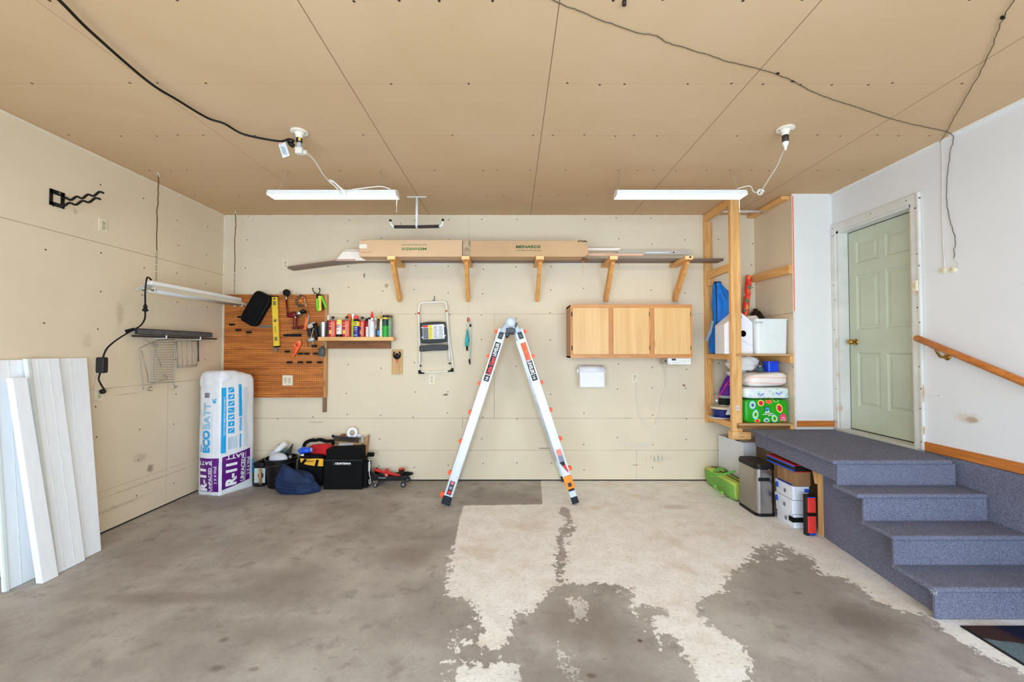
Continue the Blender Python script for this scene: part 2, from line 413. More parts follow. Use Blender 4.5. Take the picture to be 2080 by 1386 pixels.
speck = [poly_px(c1([(170,900),(330,870),(430,950),(420,1060),(200,1030)])), poly_px(c1([(570,640),(850,640),(760,800),(600,820)])), poly_px(c1([(1050,520),(1320,560),(1300,720),(1050,680)])), poly_px(c3([(450,250),(700,300),(760,400),(500,420)])), poly_px(c1([(160,1060),(650,1050),(640,1230),(100,1230)])), poly_px(c1([(1250,740),(1620,900),(1500,1080),(1380,960)]))]
def sdist(pts, poly):
    x, y = pts[:, 0], pts[:, 1]; dmin = np.full(len(pts), 1e9); ins = np.zeros(len(pts), bool)
    for i in range(len(poly)):
        ax, ay = poly[i]; bx, by = poly[(i+1) % len(poly)]
        ex, ey = bx-ax, by-ay; t = np.clip(((x-ax)*ex+(y-ay)*ey)/(ex*ex+ey*ey+1e-12), 0, 1)
        dmin = np.minimum(dmin, np.hypot(x-ax-t*ex, y-ay-t*ey))
        if abs(ey) > 1e-12: ins ^= ((ay > y) != (by > y)) & (x < (bx-ax)*(y-ay)/ey+ax)
    return np.where(ins, dmin, -dmin)
st = .025; nx = int((XR-XL+.3)/st); ny = int((D+.14-YF)/st)
gx, gy = np.meshgrid(np.linspace(XL-.14, XR+.16, nx+1), np.linspace(YF-.15, D+.14, ny+1))
pts = np.stack([gx.ravel(), gy.ravel()], 1)
sd = sdist(pts, pale)
for q in others: sd = np.maximum(sd, sdist(pts, q))
for q in speck: sd = np.where(sdist(pts, q) > 0, np.maximum(sd, -.022), sd)
sd = np.clip(sd, -.3, .3)
me = bpy.data.meshes.new('floor')
idx = np.arange((nx+1)*(ny+1)).reshape(ny+1, nx+1)
fc = np.stack([idx[:-1, :-1], idx[:-1, 1:], idx[1:, 1:], idx[1:, :-1]], -1).reshape(-1, 4)
me.from_pydata([(a, b, 0.0) for a, b in pts.tolist()], [], fc.tolist())
at = me.attributes.new('worn', 'FLOAT', 'POINT'); at.data.foreach_set('value', sd.astype(np.float32))
edge = np.where((pts[:, 1] > 3.35) & (pts[:, 0] < .35) | (pts[:, 1] > 3.9), .010, .085).astype(np.float32)
at = me.attributes.new('flake', 'FLOAT', 'POINT'); at.data.foreach_set('value', edge)
g = G('worn_concrete')
a1 = g.n('ShaderNodeAttribute', attribute_name='worn').outputs['Fac']; a2 = g.n('ShaderNodeAttribute', attribute_name='flake').outputs['Fac']
nz = g.math('ADD', g.math('MULTIPLY', g.math('SUBTRACT', g.noise(5.5, 5, .65, dist=.6), .5), 2.2), g.math('MULTIPLY', g.math('SUBTRACT', g.noise(27, 5, .68, (1, .8, 1)), .5), 3.0))
mask = g.sstep(g.math('ADD', a1, g.math('MULTIPLY', nz, a2)), -.004, .007)
big = g.noise(1.3, 5, .6); mid = g.noise(6.5, 6, .68); fine = g.noise(55, 3, .6)
dark = g.mix(g.sstep(big, .35, .68), lin((150,142,136)), lin((184,178,172)))
dark = g.mix(g.math('MULTIPLY', g.sstep(mid, .5, .72), .6), dark, lin((126,116,109)))
dark = g.mix(g.math('MULTIPLY', g.sstep(g.noise(14, 4, .7, (1, 2.2, 1)), .62, .72), .45), dark, lin((106,98,94)))
wht = g.mix(g.sstep(mid, .35, .7), lin((242,239,236)), lin((229,224,219)))
wht = g.mix(g.math('MULTIPLY', g.sstep(g.noise(30, 6, .75, (1, 2, 1)), .54, .68), .75), wht, lin((164,153,141)))
wht = g.mix(g.math('MULTIPLY', g.sstep(g.noise(2.1, 4, .6), .5, .70), .6), wht, lin((206,188,166)))
col = g.mix(mask, dark, wht)
col = g.mix(g.math('MULTIPLY', g.sstep(fine, .35, .65), .10), col, lin((90,82,74)))
o = g.xyz()
def spot(px, py, rx, ry, rgb, amt, col):
    q = Z(px, py)
    a = g.math('POWER', g.math('ABSOLUTE', g.math('DIVIDE', g.math('SUBTRACT', o[0], q.x), rx)), 2)
    b = g.math('POWER', g.math('ABSOLUTE', g.math('DIVIDE', g.math('SUBTRACT', o[1], q.y), ry)), 2)
    d = g.math('ADD', g.math('SQRT', g.math('ADD', a, b)), g.math('MULTIPLY', g.math('SUBTRACT', mid, .5), 1.3))
    return g.mix(g.sstep(d, .25, 1.1, amt, 0.0), col, lin(rgb))
for s_ in ((590,1195,.42,.34,(120,110,104),.55),(1760,1260,.28,.22,(104,92,82),.6),(1300,1302,.02,.02,(86,52,32),.9),(1200,1373,.03,.02,(86,52,32),.8),(455,1300,.03,.03,(104,94,88),.7),(440,1358,.05,.03,(100,92,86),.7),(515,1360,.035,.02,(110,100,94),.6),(1175,1270,.30,.28,(118,104,92),.5),(1170,1380,.4,.2,(116,106,98),.5),
    (840,1130,.25,.25,(124,112,104),.5),(330,1215,.7,.08,(122,112,102),.45),(560,1280,.35,.15,(124,114,106),.45),(1480,1010,.12,.03,(96,88,78),.6),(1370,1030,.2,.08,(168,152,146),.5),(1620,1205,.04,.02,(106,100,94),.7)): col = spot(*s_, col)
m_floor = g.fin(col, g.sstep(mid, .3, .7, .42, .68), 0, g.math('ADD', g.math('MULTIPLY', mask, .4), fine), .12, .004, .35)
me.materials.append(m_floor)
fo = bpy.data.objects.new('floor', me); COL.objects.link(fo); struct(fo)
# ---------------------------------------------------------------- door, casing, baseboards
paintw = M('door_trim_paint', (216,214,208), .5, 0, .05, 6)
worn = M('worn_primer', (224,186,150), .7)
door = thing('door_1', 'pale green six-panel door at the top of the carpeted steps', 'door', (XR+.1, (d0+d1)/2, dz)); del door['label']; del door['category']; door['kind'] = 'structure'
# casing around the opening, lining, threshold
cs = .075
mb = MB().box(XR-.018, XR, d0-cs, d0, dz, dt+cs).box(XR-.018, XR, d1, DJ-.004, dz, dt+cs).box(XR-.018, XR, d0, d1, dt, dt+cs)
mb.box(XR-.026, XR-.001, d0-cs-.003, d0-cs+.018, dz+.001, dt+cs+.002)
mb.build('casing', paintw, door, .004)
mb = MB().box(XR-.002, XR+.17, d0, d0+.022, dz, dt).box(XR-.002, XR+.17, d1-.022, d1, dz, dt).box(XR-.002, XR+.17, d0, d1, dt-.022, dt)
mb.box(XR+.125, XR+.15, d0+.022, d0+.034, dz, dt).box(XR+.125, XR+.15, d1-.034, d1-.022, dz, dt).box(XR+.125, XR+.15, d0, d1, dt-.034, dt-.022)
mb.build('door_frame', paintw, door)
# screw heads and chipped paint on the casing
mb = MB()
for px, py in ((1867,402),(1858,423),(1862,516),(1866,540),(1863,625),(1868,655),(1867,745),(1871,790),(1869,830),(1871,898)):
    q = X(px, py, XR-.027); mb.cyl(q+V((.008,0,0)), q, .005, n=8)
for px, py in ((1691,465),(1694,478),(1690,480),(1693,580),(1696,610),(1694,670),(1697,790),(1699,858),(1696,855)):
    q = X(px, py, XR-.0195); mb.cyl(q+V((.006,0,0)), q, .005, n=8)
for px, py in ((1768,434),(1840,408)): q = X(px, py, XR-.0195); mb.cyl(q+V((.006,0,0)), q, .005, n=8)
mb.build('screw', INKK, door)
mb = MB()
random.seed(3)
for px, py, w, h in ((1699,700,.012,.05),(1700,690,.006,.02),(1702,762,.01,.02),(1709,830,.014,.05),(1700,830,.008,.05),(1876,800,.01,.09),(1877,875,.008,.05),(1861,592,.008,.06)):
    q = X(px, py, XR-.0195 if px < 1800 else XR-.0275)
    mb.prism([(math.cos(a)*w*random.uniform(.5,1), math.sin(a)*h*random.uniform(.5,1)) for a in [i*PI/5 for i in range(10)]], q, (0,-1,0), (0,0,1), .0006)
mb.build('paint_chip', worn, door)
MB().box(XR-.03, XR+.17, d0-.02, d1+.02, dz-.03, dz+.012).build('threshold', M('threshold_paint', (196,194,184), .5), door, .004)
# the door leaf hangs at the far (kitchen) side of the lining
y0, y1, zb, zt = d0+.026, d1-.026, dz+.02, dt-.028
xf = XR+.10
GREEN = M('pale_green_paint', (190,196,174), .45, 0, .04, 3)
mb = MB().box(xf+.012, xf+.044, y0, y1, zb, zt)
w = y1-y0; hgt = zt-zb
cols = [(.115, .455), (.545, .885)]; rows = [(.075, .265), (.35, .585), (.65, .91)]   # as fractions from the hinge side and from the bottom... set below
ysp = sorted([y0, y1]+[y0+w*f for c_ in cols for f in c_]); 
rowz = [(zb+hgt*.115, zb+hgt*.385), (zb+hgt*.50, zb+hgt*.775), (zb+hgt*.835, zb+hgt*.945)]
zsp = sorted([zb, zt]+[v for r in rowz for v in r])
panels = [(y0+w*a, y0+w*b, r0, r1) for a, b in cols for r0, r1 in rowz]
for i in range(len(ysp)-1):
    for j in range(len(zsp)-1):
        ya, yb, za, zc = ysp[i], ysp[i+1], zsp[j], zsp[j+1]
        if not any(abs(ya-p[0]) < 1e-6 and abs(za-p[2]) < 1e-6 for p in panels): mb.box(xf, xf+.013, ya, yb, za, zc)
lf_ = mb.build('door_leaf', GREEN, door)
for ya, yb, za, zc in panels:
    mb = MB(); a = .03; b = .05
    lv = [(0, xf+.0005), (.012, xf+.011), (a, xf+.011), (b, xf+.003)]
    for (i0, xa), (i1, xb_) in zip(lv, lv[1:]):
        A = [(xa, ya+i0, za+i0), (xa, yb-i0, za+i0), (xa, yb-i0, zc-i0), (xa, ya+i0, zc-i0)]
        B = [(xb_, ya+i1, za+i1), (xb_, yb-i1, za+i1), (xb_, yb-i1, zc-i1), (xb_, ya+i1, zc-i1)]
        mb.add(A+B, [(q, (q+1) % 4, 4+(q+1) % 4, 4+q) for q in range(4)])
    mb.add([(xf+.003, ya+b, za+b), (xf+.003, yb-b, za+b), (xf+.003, yb-b, zc-b), (xf+.003, ya+b, zc-b)], [(0,1,2,3)])
    mb.build('raised_panel', GREEN, lf_)
q = X(1738, 695, xf)
mb = MB().lathe(q, [(0,-.002),(.032,-.002),(.032,.004),(.028,.010),(.012,.014),(.011,.030),(.020,.036),(.027,.048),(.027,.058),(.020,.066),(0,.068)], 24, axis=(-1,0,0))
k_ = mb.build('door_knob', BRASS, lf_)
mb = MB().box(xf-.012, xf+.046, y0-.004, y0+.006, zb, zt).box(xf-.002, xf+.046, y1, y1+.006, zb, zt).box(xf-.002, xf+.046, y0, y1, zt, zt+.006).box(xf-.004, xf+.046, y0, y1, zb-.012, zb)
mb.build('weather_strip', M('black_weatherstrip', (22,22,22), .8), door)
# baseboards
struct(MB().box(XN+.016, XR-.002, DJ-.016, DJ, P(1650,867,DJ).z, P(1650,855,DJ).z).build('baseboard_back', OAK_X, origin=(0,0,0)))
struct(MB().box(XR-.016, XR, YF, d0-cs-.003, .748, .818).build('baseboard_right', OAK_Y, origin=(0,0,0)))
# ================================================================ RIGHT SIDE: steps, rail, nook
def rrect(x0, x1, y0, y1, r, n=6):
    out = []
    for cx, cy, a0 in ((x1-r, y1-r, 0), (x0+r, y1-r, PI/2), (x0+r, y0+r, PI), (x1-r, y0+r, 1.5*PI)):
        out += [(cx+r*math.cos(a0+PI/2*i/n), cy+r*math.sin(a0+PI/2*i/n)) for i in range(n+1)]
    return out
def rbox(mb, x0, x1, y0, y1, z0, z1, r, m=0, n=6, x0t=None, x1t=None, y0t=None, y1t=None):
    """upright rounded box, optionally tapering to other limits at the top"""
    a = rrect(x0, x1, y0, y1, r, n)
    b = rrect(x0 if x0t is None else x0t, x1 if x1t is None else x1t, y0 if y0t is None else y0t, y1 if y1t is None else y1t, r, n); k = len(a)
    mb.add([(x, y, z0) for x, y in a]+[(x, y, z1) for x, y in b], [(i, (i+1) % k, k+(i+1) % k, k+i) for i in range(k)], m, True)
    mb.add([(x, y, z0) for x, y in a], [tuple(range(k))[::-1]], m); mb.add([(x, y, z1) for x, y in b], [tuple(range(k))], m)
    return mb
def pillow(mb, c, s, e=.35, wr=0.0, seed=0, R=None, m=0, nu=36, nv=20, fr=9):
    """soft filled box: a superellipsoid with wrinkles; s = full sizes"""
    c = V(c); R = R or Matrix.Identity(3); rnd = random.Random(seed)
    ph = [(rnd.uniform(-1,1), rnd.uniform(-1,1), rnd.uniform(-1,1), rnd.uniform(0,6), rnd.uniform(.6,1.5)) for _ in range(7)]
    sg = lambda v, p: math.copysign(abs(v)**p, v)
    def q(u, v):
        a = 2*PI*u; b = PI*(v-.5)
        d = V((sg(math.cos(b), e)*sg(math.cos(a), e), sg(math.cos(b), e)*sg(math.sin(a), e), sg(math.sin(b), e)))
        w = 1+wr*sum(math.sin(fr*k*(d.x*x+d.y*y+d.z*z)+p) for x, y, z, p, k in ph)/4
        return c+R@V((d.x*s[0]/2*w, d.y*s[1]/2*w, d.z*s[2]/2*w))
    return mb.grid(q, nu, nv, m, True, True)
g = G('grey_blue_carpet')
n1 = g.noise(330, 2, .7); n2 = g.noise(150, 3, .7); n3 = g.noise(2.5, 3, .6)
col = g.mix(g.sstep(g.math('ADD', g.math('MULTIPLY', n1, .6), g.math('MULTIPLY', n2, .4)), .38, .62), lin((78,80,98)), lin((146,148,168)))
col = g.mix(g.math('MULTIPLY', g.sstep(n3, .4, .75), .25), col, lin((92,90,104)))
CARPET = g.fin(col, .95, 0, n1, .7, .006, .1)
st_ = thing('carpeted_stairs', 'four blue-grey carpeted steps rising to a landing before the green door', 'stairs', (2.9, 3.3, 0))
zt = [.185, .37, .556, .742]
xR = XR-.024
# landing: slab with a rounded carpeted lip and a hanging fascia
LB = DJ-.004
mb = MB()
top = [(2.375, 3.075), (3.262, 3.075), (XR-.024, 3.30), (XR-.024, LB), (2.47, LB)]
mb.prism(top, (0, 0, zt[3]-.035), (1,0,0), (0,1,0), .035)
mb.build('landing', CARPET, st_, .016, 4)
mb = MB().prism([(2.415, 3.115), (2.445, 3.115), (2.53, LB), (2.50, LB)], (0, 0, .575), (1,0,0), (0,1,0), .135)
mb.build('fascia', CARPET, st_, .01)
lv = [(2.40, 2.895, 3.13, 2.455), (2.435, 2.665, 2.93, 2.48), (2.43, 2.415, 2.70, 2.50)]
prev = 3.088
for i, (xl, yn, yb, xb) in enumerate(lv):
    z1 = zt[2-i]
    mb = MB().box(xl, xR, yn, yb, z1-.034, z1)
    tr = mb.build('step_tread', CARPET, st_, .016, 4)
    mb = MB().box(xl+.012 if i else 2.412, xR-.006 if i else XR-.05, prev, prev+.02, z1-.01, zt[3-i]-.03)
    mb.build('step_riser', CARPET, st_, .004)
    prev = yn+.010
MB().box(2.446, xR-.002, prev, prev+.02, 0, zt[0]-.03).build('step_riser', CARPET, st_, .004)
# closed side of the flight, its lower edge running to the floor
prof = [(2.44, 0), (3.48, 0), (3.48, .60), (3.13, .60), (3.13, .53), (2.93, .53), (2.93, .345), (2.70, .345), (2.70, .16), (2.44, .16)]
mb = MB()
k = len(prof)
A = [(2.50+.095*(y-2.448), y, z) for y, z in prof]; B_ = [(2.53+.095*(y-2.448), y, z) for y, z in prof]
mb.add(A+B_, [tuple(range(k)), tuple(range(k, 2*k))[::-1]]+[(i, k+i, k+(i+1) % k, (i+1) % k) for i in range(k)])
mb.build('side_panel', CARPET, st_)
MB().bar((2.603, 3.512, .574), (2.603, 3.512, 0.0), .05, .024, (1,0,0)).build('support_post', PINE_Z, st_)
MB().bar((2.606, 3.585, .574), (2.606, 3.545, .42), .022, .05, (1,0,0)).build('support_brace', PINE_Z, st_)
# frayed carpet threads at the lowest corner
mb = MB(); random.seed(5); q0 = V((2.437, 2.42, .165))
for i in range(26):
    d = V((random.uniform(-1,.6), random.uniform(-1,.2), random.uniform(-1,.7))).normalized()*random.uniform(.012,.03)
    mb.tube([q0, q0+d*.6+V((0,0,.004)), q0+d], [.0016,.0014,.0008], 4)
mb.build('frayed_edge', M('pale_thread', (170,172,180), .9), st_)
# carpet turned up on the wall beside the steps
struct(MB().box(XR-.022, XR, YF, 3.35, 0, .744).build('trim_7', CARPET, origin=(0,0,0)))
# door mat
g = G('mat_pile'); n = g.noise(180, 3, .7, (.5, 1, 1)); o = g.xyz(); wob = g.math('MULTIPLY', g.math('SUBTRACT', g.noise(6, 4, .6), .5), .12)
dx = g.math('ADD', g.math('ADD', o[0], .42), wob); dy = g.math('ADD', g.math('SUBTRACT', .36, o[1]), wob)   # from the mat's corner by the steps
cm = g.mix(g.sstep(g.noise(3, 2), .4, .6), lin((92,102,118)), lin((110,128,136)))
cm = g.mix(g.math('MULTIPLY', g.sstep(g.math('SUBTRACT', dy, g.math('MULTIPLY', dx, .35)), .11, .14, 1.0, 0.0), g.sstep(dx, .22, .28)), cm, lin((132,172,166)))
cm = g.mix(g.sstep(g.math('SUBTRACT', dy, g.math('MULTIPLY', dx, .12)), .055, .075, 1.0, 0.0), cm, lin((70,50,48)))
cm = g.mix(g.math('MULTIPLY', g.sstep(g.math('SUBTRACT', dy, g.math('MULTIPLY', dx, .35)), .04, .07, 1.0, 0.0), g.sstep(dx, .20, .26)), cm, lin((26,32,58)))
mm = g.fin(g.mix(g.math('MULTIPLY', g.sstep(n, .4, .7), .6), cm, lin((30,30,38))), .95, 0, n, .8, .006, .1)
mt = thing('door_mat', 'dark mat with brown, navy and teal patches on concrete before the steps', 'mat', (2.9, 1.95, 0))
q = Z(1957, 1275)
MB().box(q.x, XR-.03, q.y-.75, q.y, 0, .010).build('pile', mm, mt)
MB().box(q.x-.012, XR-.03, q.y-.76, q.y+.006, 0, .006).build('border', M('mat_edge', (14,16,20), .8), mt)
# handrail
hr = thing('handrail', 'stained wooden handrail on brass brackets climbing the right wall', 'handrail', (XR-.09, 3.0, 1.5))
a = X(1862, 687, XR-.09); b = X(2080, 777, XR-.09); dirv = (b-a).normalized(); e = a+dirv*2.2
mb = MB().tube([a-dirv*.012, a, e], [.016, .025, .025], 16)
mb.build('rail', OAK_Y, hr)
for t in (.16, 1.0, 1.8):
    p = a+dirv*t; w = V((XR, p.y, p.z-.085))
    mb = MB().tube(smooth_path([w, w+V((-.05,0,.0)), p+V((.012,0,-.05)), p+V((0,0,-.022))], 5), .009, 8)
    mb.lathe(w+V((.001,0,0)), [(0,0),(.026,0),(.026,.006),(.018,.012),(0,.013)], 16, axis=(-1,0,0)); mb.bar(p-dirv*.03+V((0,0,-.025)), p+dirv*.03+V((0,0,-.025)), .022, .005)
    mb.build('bracket', BRASS, hr)
# two round buttons and the door contact
for i, (px, py) in enumerate(((1919,549),(1938,548))):
    q = X(px, py, XR)
    t = thing('push_button', ['round ivory button on the white wall, the one nearer the door', 'round ivory button on the white wall, the one farther from the door'][i], 'button', q, 'buttons on the white wall')
    MB().lathe(q, [(0,0),(.024,0),(.024,.010),(.019,.016),(.011,.017),(0,.017)], 20, axis=(-1,0,0)).build('mounting_plate', IVORY, t)
    MB().lathe(q+V((-.0165,0,0)), [(0,0),(.010,0),(.009,.006),(0,.008)], 16, axis=(-1,0,0)).build('plunger', M('button_face', (206,190,150), .4), t)
q = X(1860, 581, XR-.028)
t = thing('door_contact', 'small ivory contact block on the door casing', 'sensor', q)
MB().box(q.x-.016, q.x, q.y-.024, q.y+.014, q.z-.045, q.z+.045).build('housing', IVORY, t, .003)
MB().box(q.x-.019, q.x-.015, q.y-.012, q.y+.002, q.z-.02, q.z+.02).build('switch', M('button_face', (206,190,150), .4), t)
# ---------------------------------------------------------------- timber shelf frame in the nook
sh = thing('storage_shelf', 'open pine-framed shelf unit filling the nook above the landing', 'shelf unit', (2.6, 4.6, .61))
xl = P(1428, 500, D).x; yf = 4.345           # left face of the frame; front of the front post
MB().box(xl, xl+.09, D-.045, D-.002, P(1434,858,D).z, H-.09).build('post', PINE_Z, sh, .003)
MB().box(xl, xl+.105, yf, yf+.045, .70, H-.002).build('post', PINE_Z, sh, .003)
MB().box(xl+.002, xl+.04, yf+.046, D-.002, H-.092, H-.003).build('rail', PINE_Y, sh, .003)
zm = P(1440, 568, D-.05).z
MB().box(xl+.005, xl+.045, yf+.046, D-.046, zm, zm+.085).build('rail', PINE_Y, sh, .003)
MB().box(xl+.01, xl+.085, D-.085, D-.046, P(1440,583,D).z, P(1440,563,D).z).build('block', PINE_Z, sh, .003)
z1, z2 = 1.515, .795
for zz, nm in ((z1, 0), (z2, 1)):
    MB().box(xl+.004, xl+.042, yf+.046, D-.046, zz-.06, zz-.001).build('rail', PINE_Y, sh, .003)
    MB().box(XN-.04, XN-.001, DJ+.005, D-.005, zz-.092, zz-.019).build('rail', PINE_Y, sh, .003)
    MB().box(xl+.044, XN-.001, DJ+.002, D-.003, zz-.018, zz).build('shelf_board', W('shelf_ply', (214,176,124), (180,134,84), 'X'), sh)
MB().box(xl+.01, xl+.05, D-.09, D-.046, z1-.13, z1-.062).build('block', PINE_Z, sh, .003)
MB().box(xl+.045, XN-.042, DJ+.03, DJ+.068, z2-.055, z2-.019).build('front_rail', W('dark_pine', (150,104,60), (112,74,40), 'X'), sh)
zq = P(1600, 547, DJ).z
MB().hexa([(XN-.04,DJ+.005,zq-.045),(XN-.001,DJ+.005,zq-.045),(XN-.001,D-.005,zq-.03),(XN-.04,D-.005,zq-.03),(XN-.04,DJ+.005,zq+.045),(XN-.001,DJ+.005,zq+.045),(XN-.001,D-.005,zq+.055),(XN-.04,D-.005,zq+.055)]).build('rail', PINE_Y, sh, .003)
MB().box(XN-.09, XN-.002, DJ+.03, D-.01, H-.042, H-.004).build('rail', PINE_Y, sh, .003)
q0 = P(1449, 429.5, 4.72); q1 = P(1566, 429.5, 4.72)
MB().tube([q0, (XN-.005, 4.72, q1.z)], .016, 12).build('closet_rod', M('rod_chrome', (222,218,210), .3, .25, .03), sh)
for xx in (q0.x+.07, XN-.06): MB().tube([(xx+.0, 4.72+.019*math.cos(2*PI*i/16), q0.z+.019*math.sin(2*PI*i/16)) for i in range(16)], .0025, 6, closed=True).tube([(xx, 4.72, q0.z+.019), (xx, 4.72, H-.045)], .0025, 6).build('rod_hanger', DSTEEL, sh)
zb0, zb1 = P(1500, 892, yf-.0).z, P(1500, 875, yf).z
MB().box(P(1488,880,yf-.03).x, P(1526,880,yf-.03).x, yf-.03, yf+.06, zb0, zb1-.012).build('base_block', PINE_X, sh, .003)
for zz in (zb0+.028, zb0+.062): MB().box(P(1500,880,yf).x-.012, P(1500,880,yf).x+.04, yf-.032, yf-.03, zz, zz+.004).build('staple', DSTEEL, sh)
q = P(1498, 829, yf-.001)
MB().box(q.x-.012, q.x+.012, yf-.0018, yf-.0002, q.z-.025, q.z+.025).build('price_sticker', M('sticker', (226,224,232), .6), sh)
MB().box(q.x-.004, q.x+.004, yf-.0026, yf-.0014, q.z-.012, q.z+.010).build('barcode', M('sticker_ink', (90,80,110), .6), sh)
# --- on the upper shelf
def rot(ax, deg): return Matrix.Rotation(math.radians(deg), 3, ax)
bluef = M('bright_blue_nylon', (14,118,214), .6, 0, .14, 9, .25)
t = thing('drawstring_bag', 'tall bright blue nylon bag standing on the upper nook shelf', 'bag', (2.36, 4.76, z1))
qb = lambda px, py: P(px, py, 4.76)
rows = [(718,1444,1483,.10),(700,1444,1486,.12),(670,1447,1494,.12),(640,1450,1495,.13),(615,1449,1490,.12),(600,1448,1482,.10),(588,1449,1472,.075),(580,1450,1466,.05),(575,1450,1464,.045)]
mb = MB()
def bag_rows(rows, mb, y, thick, n=44, wr=.11, seed=1, m=0):
    rnd = random.Random(seed); pf = [rnd.uniform(0, 6) for _ in range(6)]
    R_ = []
    fine = []
    for i in range(len(rows)-1):
        for k in range(5):
            f = k/5; fine.append(tuple(rows[i][j]*(1-f)+rows[i+1][j]*f for j in range(4)))
    fine.append(rows[-1])
    for py, pa, pb, th in fine:
        A, B = P(pa, py, y), P(pb, py, y); c = (A+B)/2; rx = (B.x-A.x)/2
        R_.append((c, rx, th))
    def q(u, v):
        i = min(int(v*(len(R_)-1)+.5), len(R_)-1); c, rx, th = R_[i]; a = 2*PI*u
        w = 1+wr*(math.sin(5*a+pf[0]+i*.17)+math.sin(9*a+pf[1]-i*.2)+math.sin(3*a+i*.4+pf[2]))/2
        return V((c.x+rx*math.cos(a)*w, c.y+th*math.sin(a)*w, max(c.z, 0)))
    mb.grid(q, n, len(R_)-1, m, True, True)
    for i, rev in ((0, True), (len(R_)-1, False)):
        vs = [q(j/n, i/(len(R_)-1)) for j in range(n)]; mb.add(vs, [tuple(range(n))[::-1] if rev else tuple(range(n))], m)
    return mb
rows = [(r[0] if r[0] < 718 else 717.2,)+r[1:] for r in rows]
bag_rows([(P(0,0,1).z*0+r[0],)+r[1:] for r in rows], mb, 4.76, .1)
for v_ in mb.v: v_.z = max(v_.z, z1+.001)
mb.build('bag_body', bluef, t)
MB().lathe(qb(1457, 577), [(.028,-.01),(.040,.0),(.036,.014),(.045,.022),(.02,.02),(0,.012)], 14, sx=1.0).build('gathered_neck', BLACK, t)
MB().tube(smooth_path([qb(1450,576)+V((0,-.05,0)), qb(1447,600)+V((0,-.09,0)), qb(1446,640)+V((0,-.11,0)), qb(1447,690)+V((0,-.1,0))], 6), .005, 6).build('draw_cord', BLACK, t)
mb = MB()
for pts_, m_ in (([(1474,600),(1480,599),(1483,602),(1483,606),(1478,608),(1473,605)], 0), ([(1480,597),(1484,597),(1485,604),(1483,606)], 1), ([(1473,606),(1479,609),(1483,612),(1484,620),(1478,613)], 2)):
    for k_ in pts_: pass
    A = [P(px, py, 4.76-.080) for px, py in pts_]; mb.add(A+[p_+V((0,.012,0)) for p_ in A], [tuple(range(len(A)))[::-1]]+[(i, (i+1) % len(A), len(A)+(i+1) % len(A), len(A)+i) for i in range(len(A))], m_)
mb.build('printed_patch', [M('patch_orange', (244,110,64), .6), M('patch_white', (220,226,240), .6), M('patch_black', (24,22,30), .6)], t)
pa, pb, pc = P(1447,652,4.62), P(1443,672,4.60), P(1434,692,4.62)
MB().bar(pa, pb, .012, .030, (1,0,0)).bar(pb, pc, .012, .034, (1,0,0)).build('strap', M('grey_webbing', (128,132,142), .85), t)
# gift-wrap tube
g = G('floral_paper'); vn = g.n('ShaderNodeTexVoronoi'); g.link(g.obj(), vn.inputs['Vector']); vn.inputs['Scale'].default_value = 26
sp = g.n('ShaderNodeSeparateColor'); g.link(vn.outputs['Color'], sp.inputs[0])
cr = g.n('ShaderNodeValToRGB'); g.link(sp.outputs[0], cr.inputs[0]); cr.color_ramp.interpolation = 'CONSTANT'
el = cr.color_ramp.elements; el[0].color = lin((232,60,44)); el[1].position = .45; el[1].color = lin((238,110,70))
for p_, c_ in ((.62, (226,44,40)), (.72, (238,214,180)), (.82, (110,120,80)), (.9, (240,150,60))): e_ = el.new(p_); e_.color = lin(c_)
paper = g.fin(cr.outputs[0], .5)
t = thing('gift_wrap_roll', 'roll of red floral gift wrap leaning in the nook corner', 'gift wrap', (2.66, 4.72, z1))
a, b = P(1505.5, 700, 4.76), P(1521.5, 561, 4.87); a.z = z1+.002
dd = (b-a).normalized()
MB().tube([a+V((0,0,.008)), b], .034, 18, caps=False).tube([a+V((0,0,.008)), b], .031, 18, caps=False).build('paper', paper, t)
MB().tube([a+V((0,0,.008)), b-dd*.002], .018, 12).build('core', CARD, t)
# white gabled box with round hole
pw = M('white_coroplast', (230,230,234), .55, 0, .03, 4)
y_ = 4.402
xa, xb = P(1471.5, 700, y_).x, P(1529, 700, y_).x; ze = P(1500, 656, y_).z; zg = P(1500, 633, y_).z; xm = P(1502, 633, y_).x
t = thing('gabled_box', 'white gable-topped box with a round black hole on the upper nook shelf', 'box', ((xa+xb)/2, y_+.1, z1))
hx, hz, hrad = P(1509.5, 678, y_).x, P(1509.5, 678, y_).z, .034
mb = MB()
# front with a real hole, sides, back, roof
n = 24; ring = [(hx+hrad*math.cos(2*PI*i/n), hz+hrad*math.sin(2*PI*i/n)) for i in range(n)]
def outer(a):
    """point on the gable outline in direction a from the hole"""
    out = [(xa, z1+.0015), (xb, z1+.0015), (xb, ze), (xm, zg), (xa, ze-.02)]
    dx, dz_ = math.cos(a), math.sin(a); best = None
    for i in range(5):
        (ax, az), (bx, bz) = out[i], out[(i+1) % 5]
        det = dx*(bz-az)-dz_*(bx-ax)
        if abs(det) < 1e-9: continue
        tt = ((ax-hx)*(bz-az)-(az-hz)*(bx-ax))/det; uu = ((ax-hx)*dz_-(az-hz)*dx)/det
        if tt > 0 and -1e-6 <= uu <= 1+1e-6 and (best is None or tt < best): best = tt
    return (hx+dx*best, hz+dz_*best)
angs = sorted([2*PI*i/48 for i in range(48)]+[math.atan2(z-hz, x-hx) % (2*PI) for x, z in ((xa,z1+.0015),(xb,z1+.0015),(xb,ze),(xm,zg),(xa,ze-.02))])
R1 = [(hx+hrad*math.cos(a), y_, hz+hrad*math.sin(a)) for a in angs]; R2 = [(o_[0], y_, o_[1]) for o_ in map(outer, angs)]; k = len(angs)
mb.add(R1+R2, [(i, (i+1) % k, k+(i+1) % k, k+i) for i in range(k)])
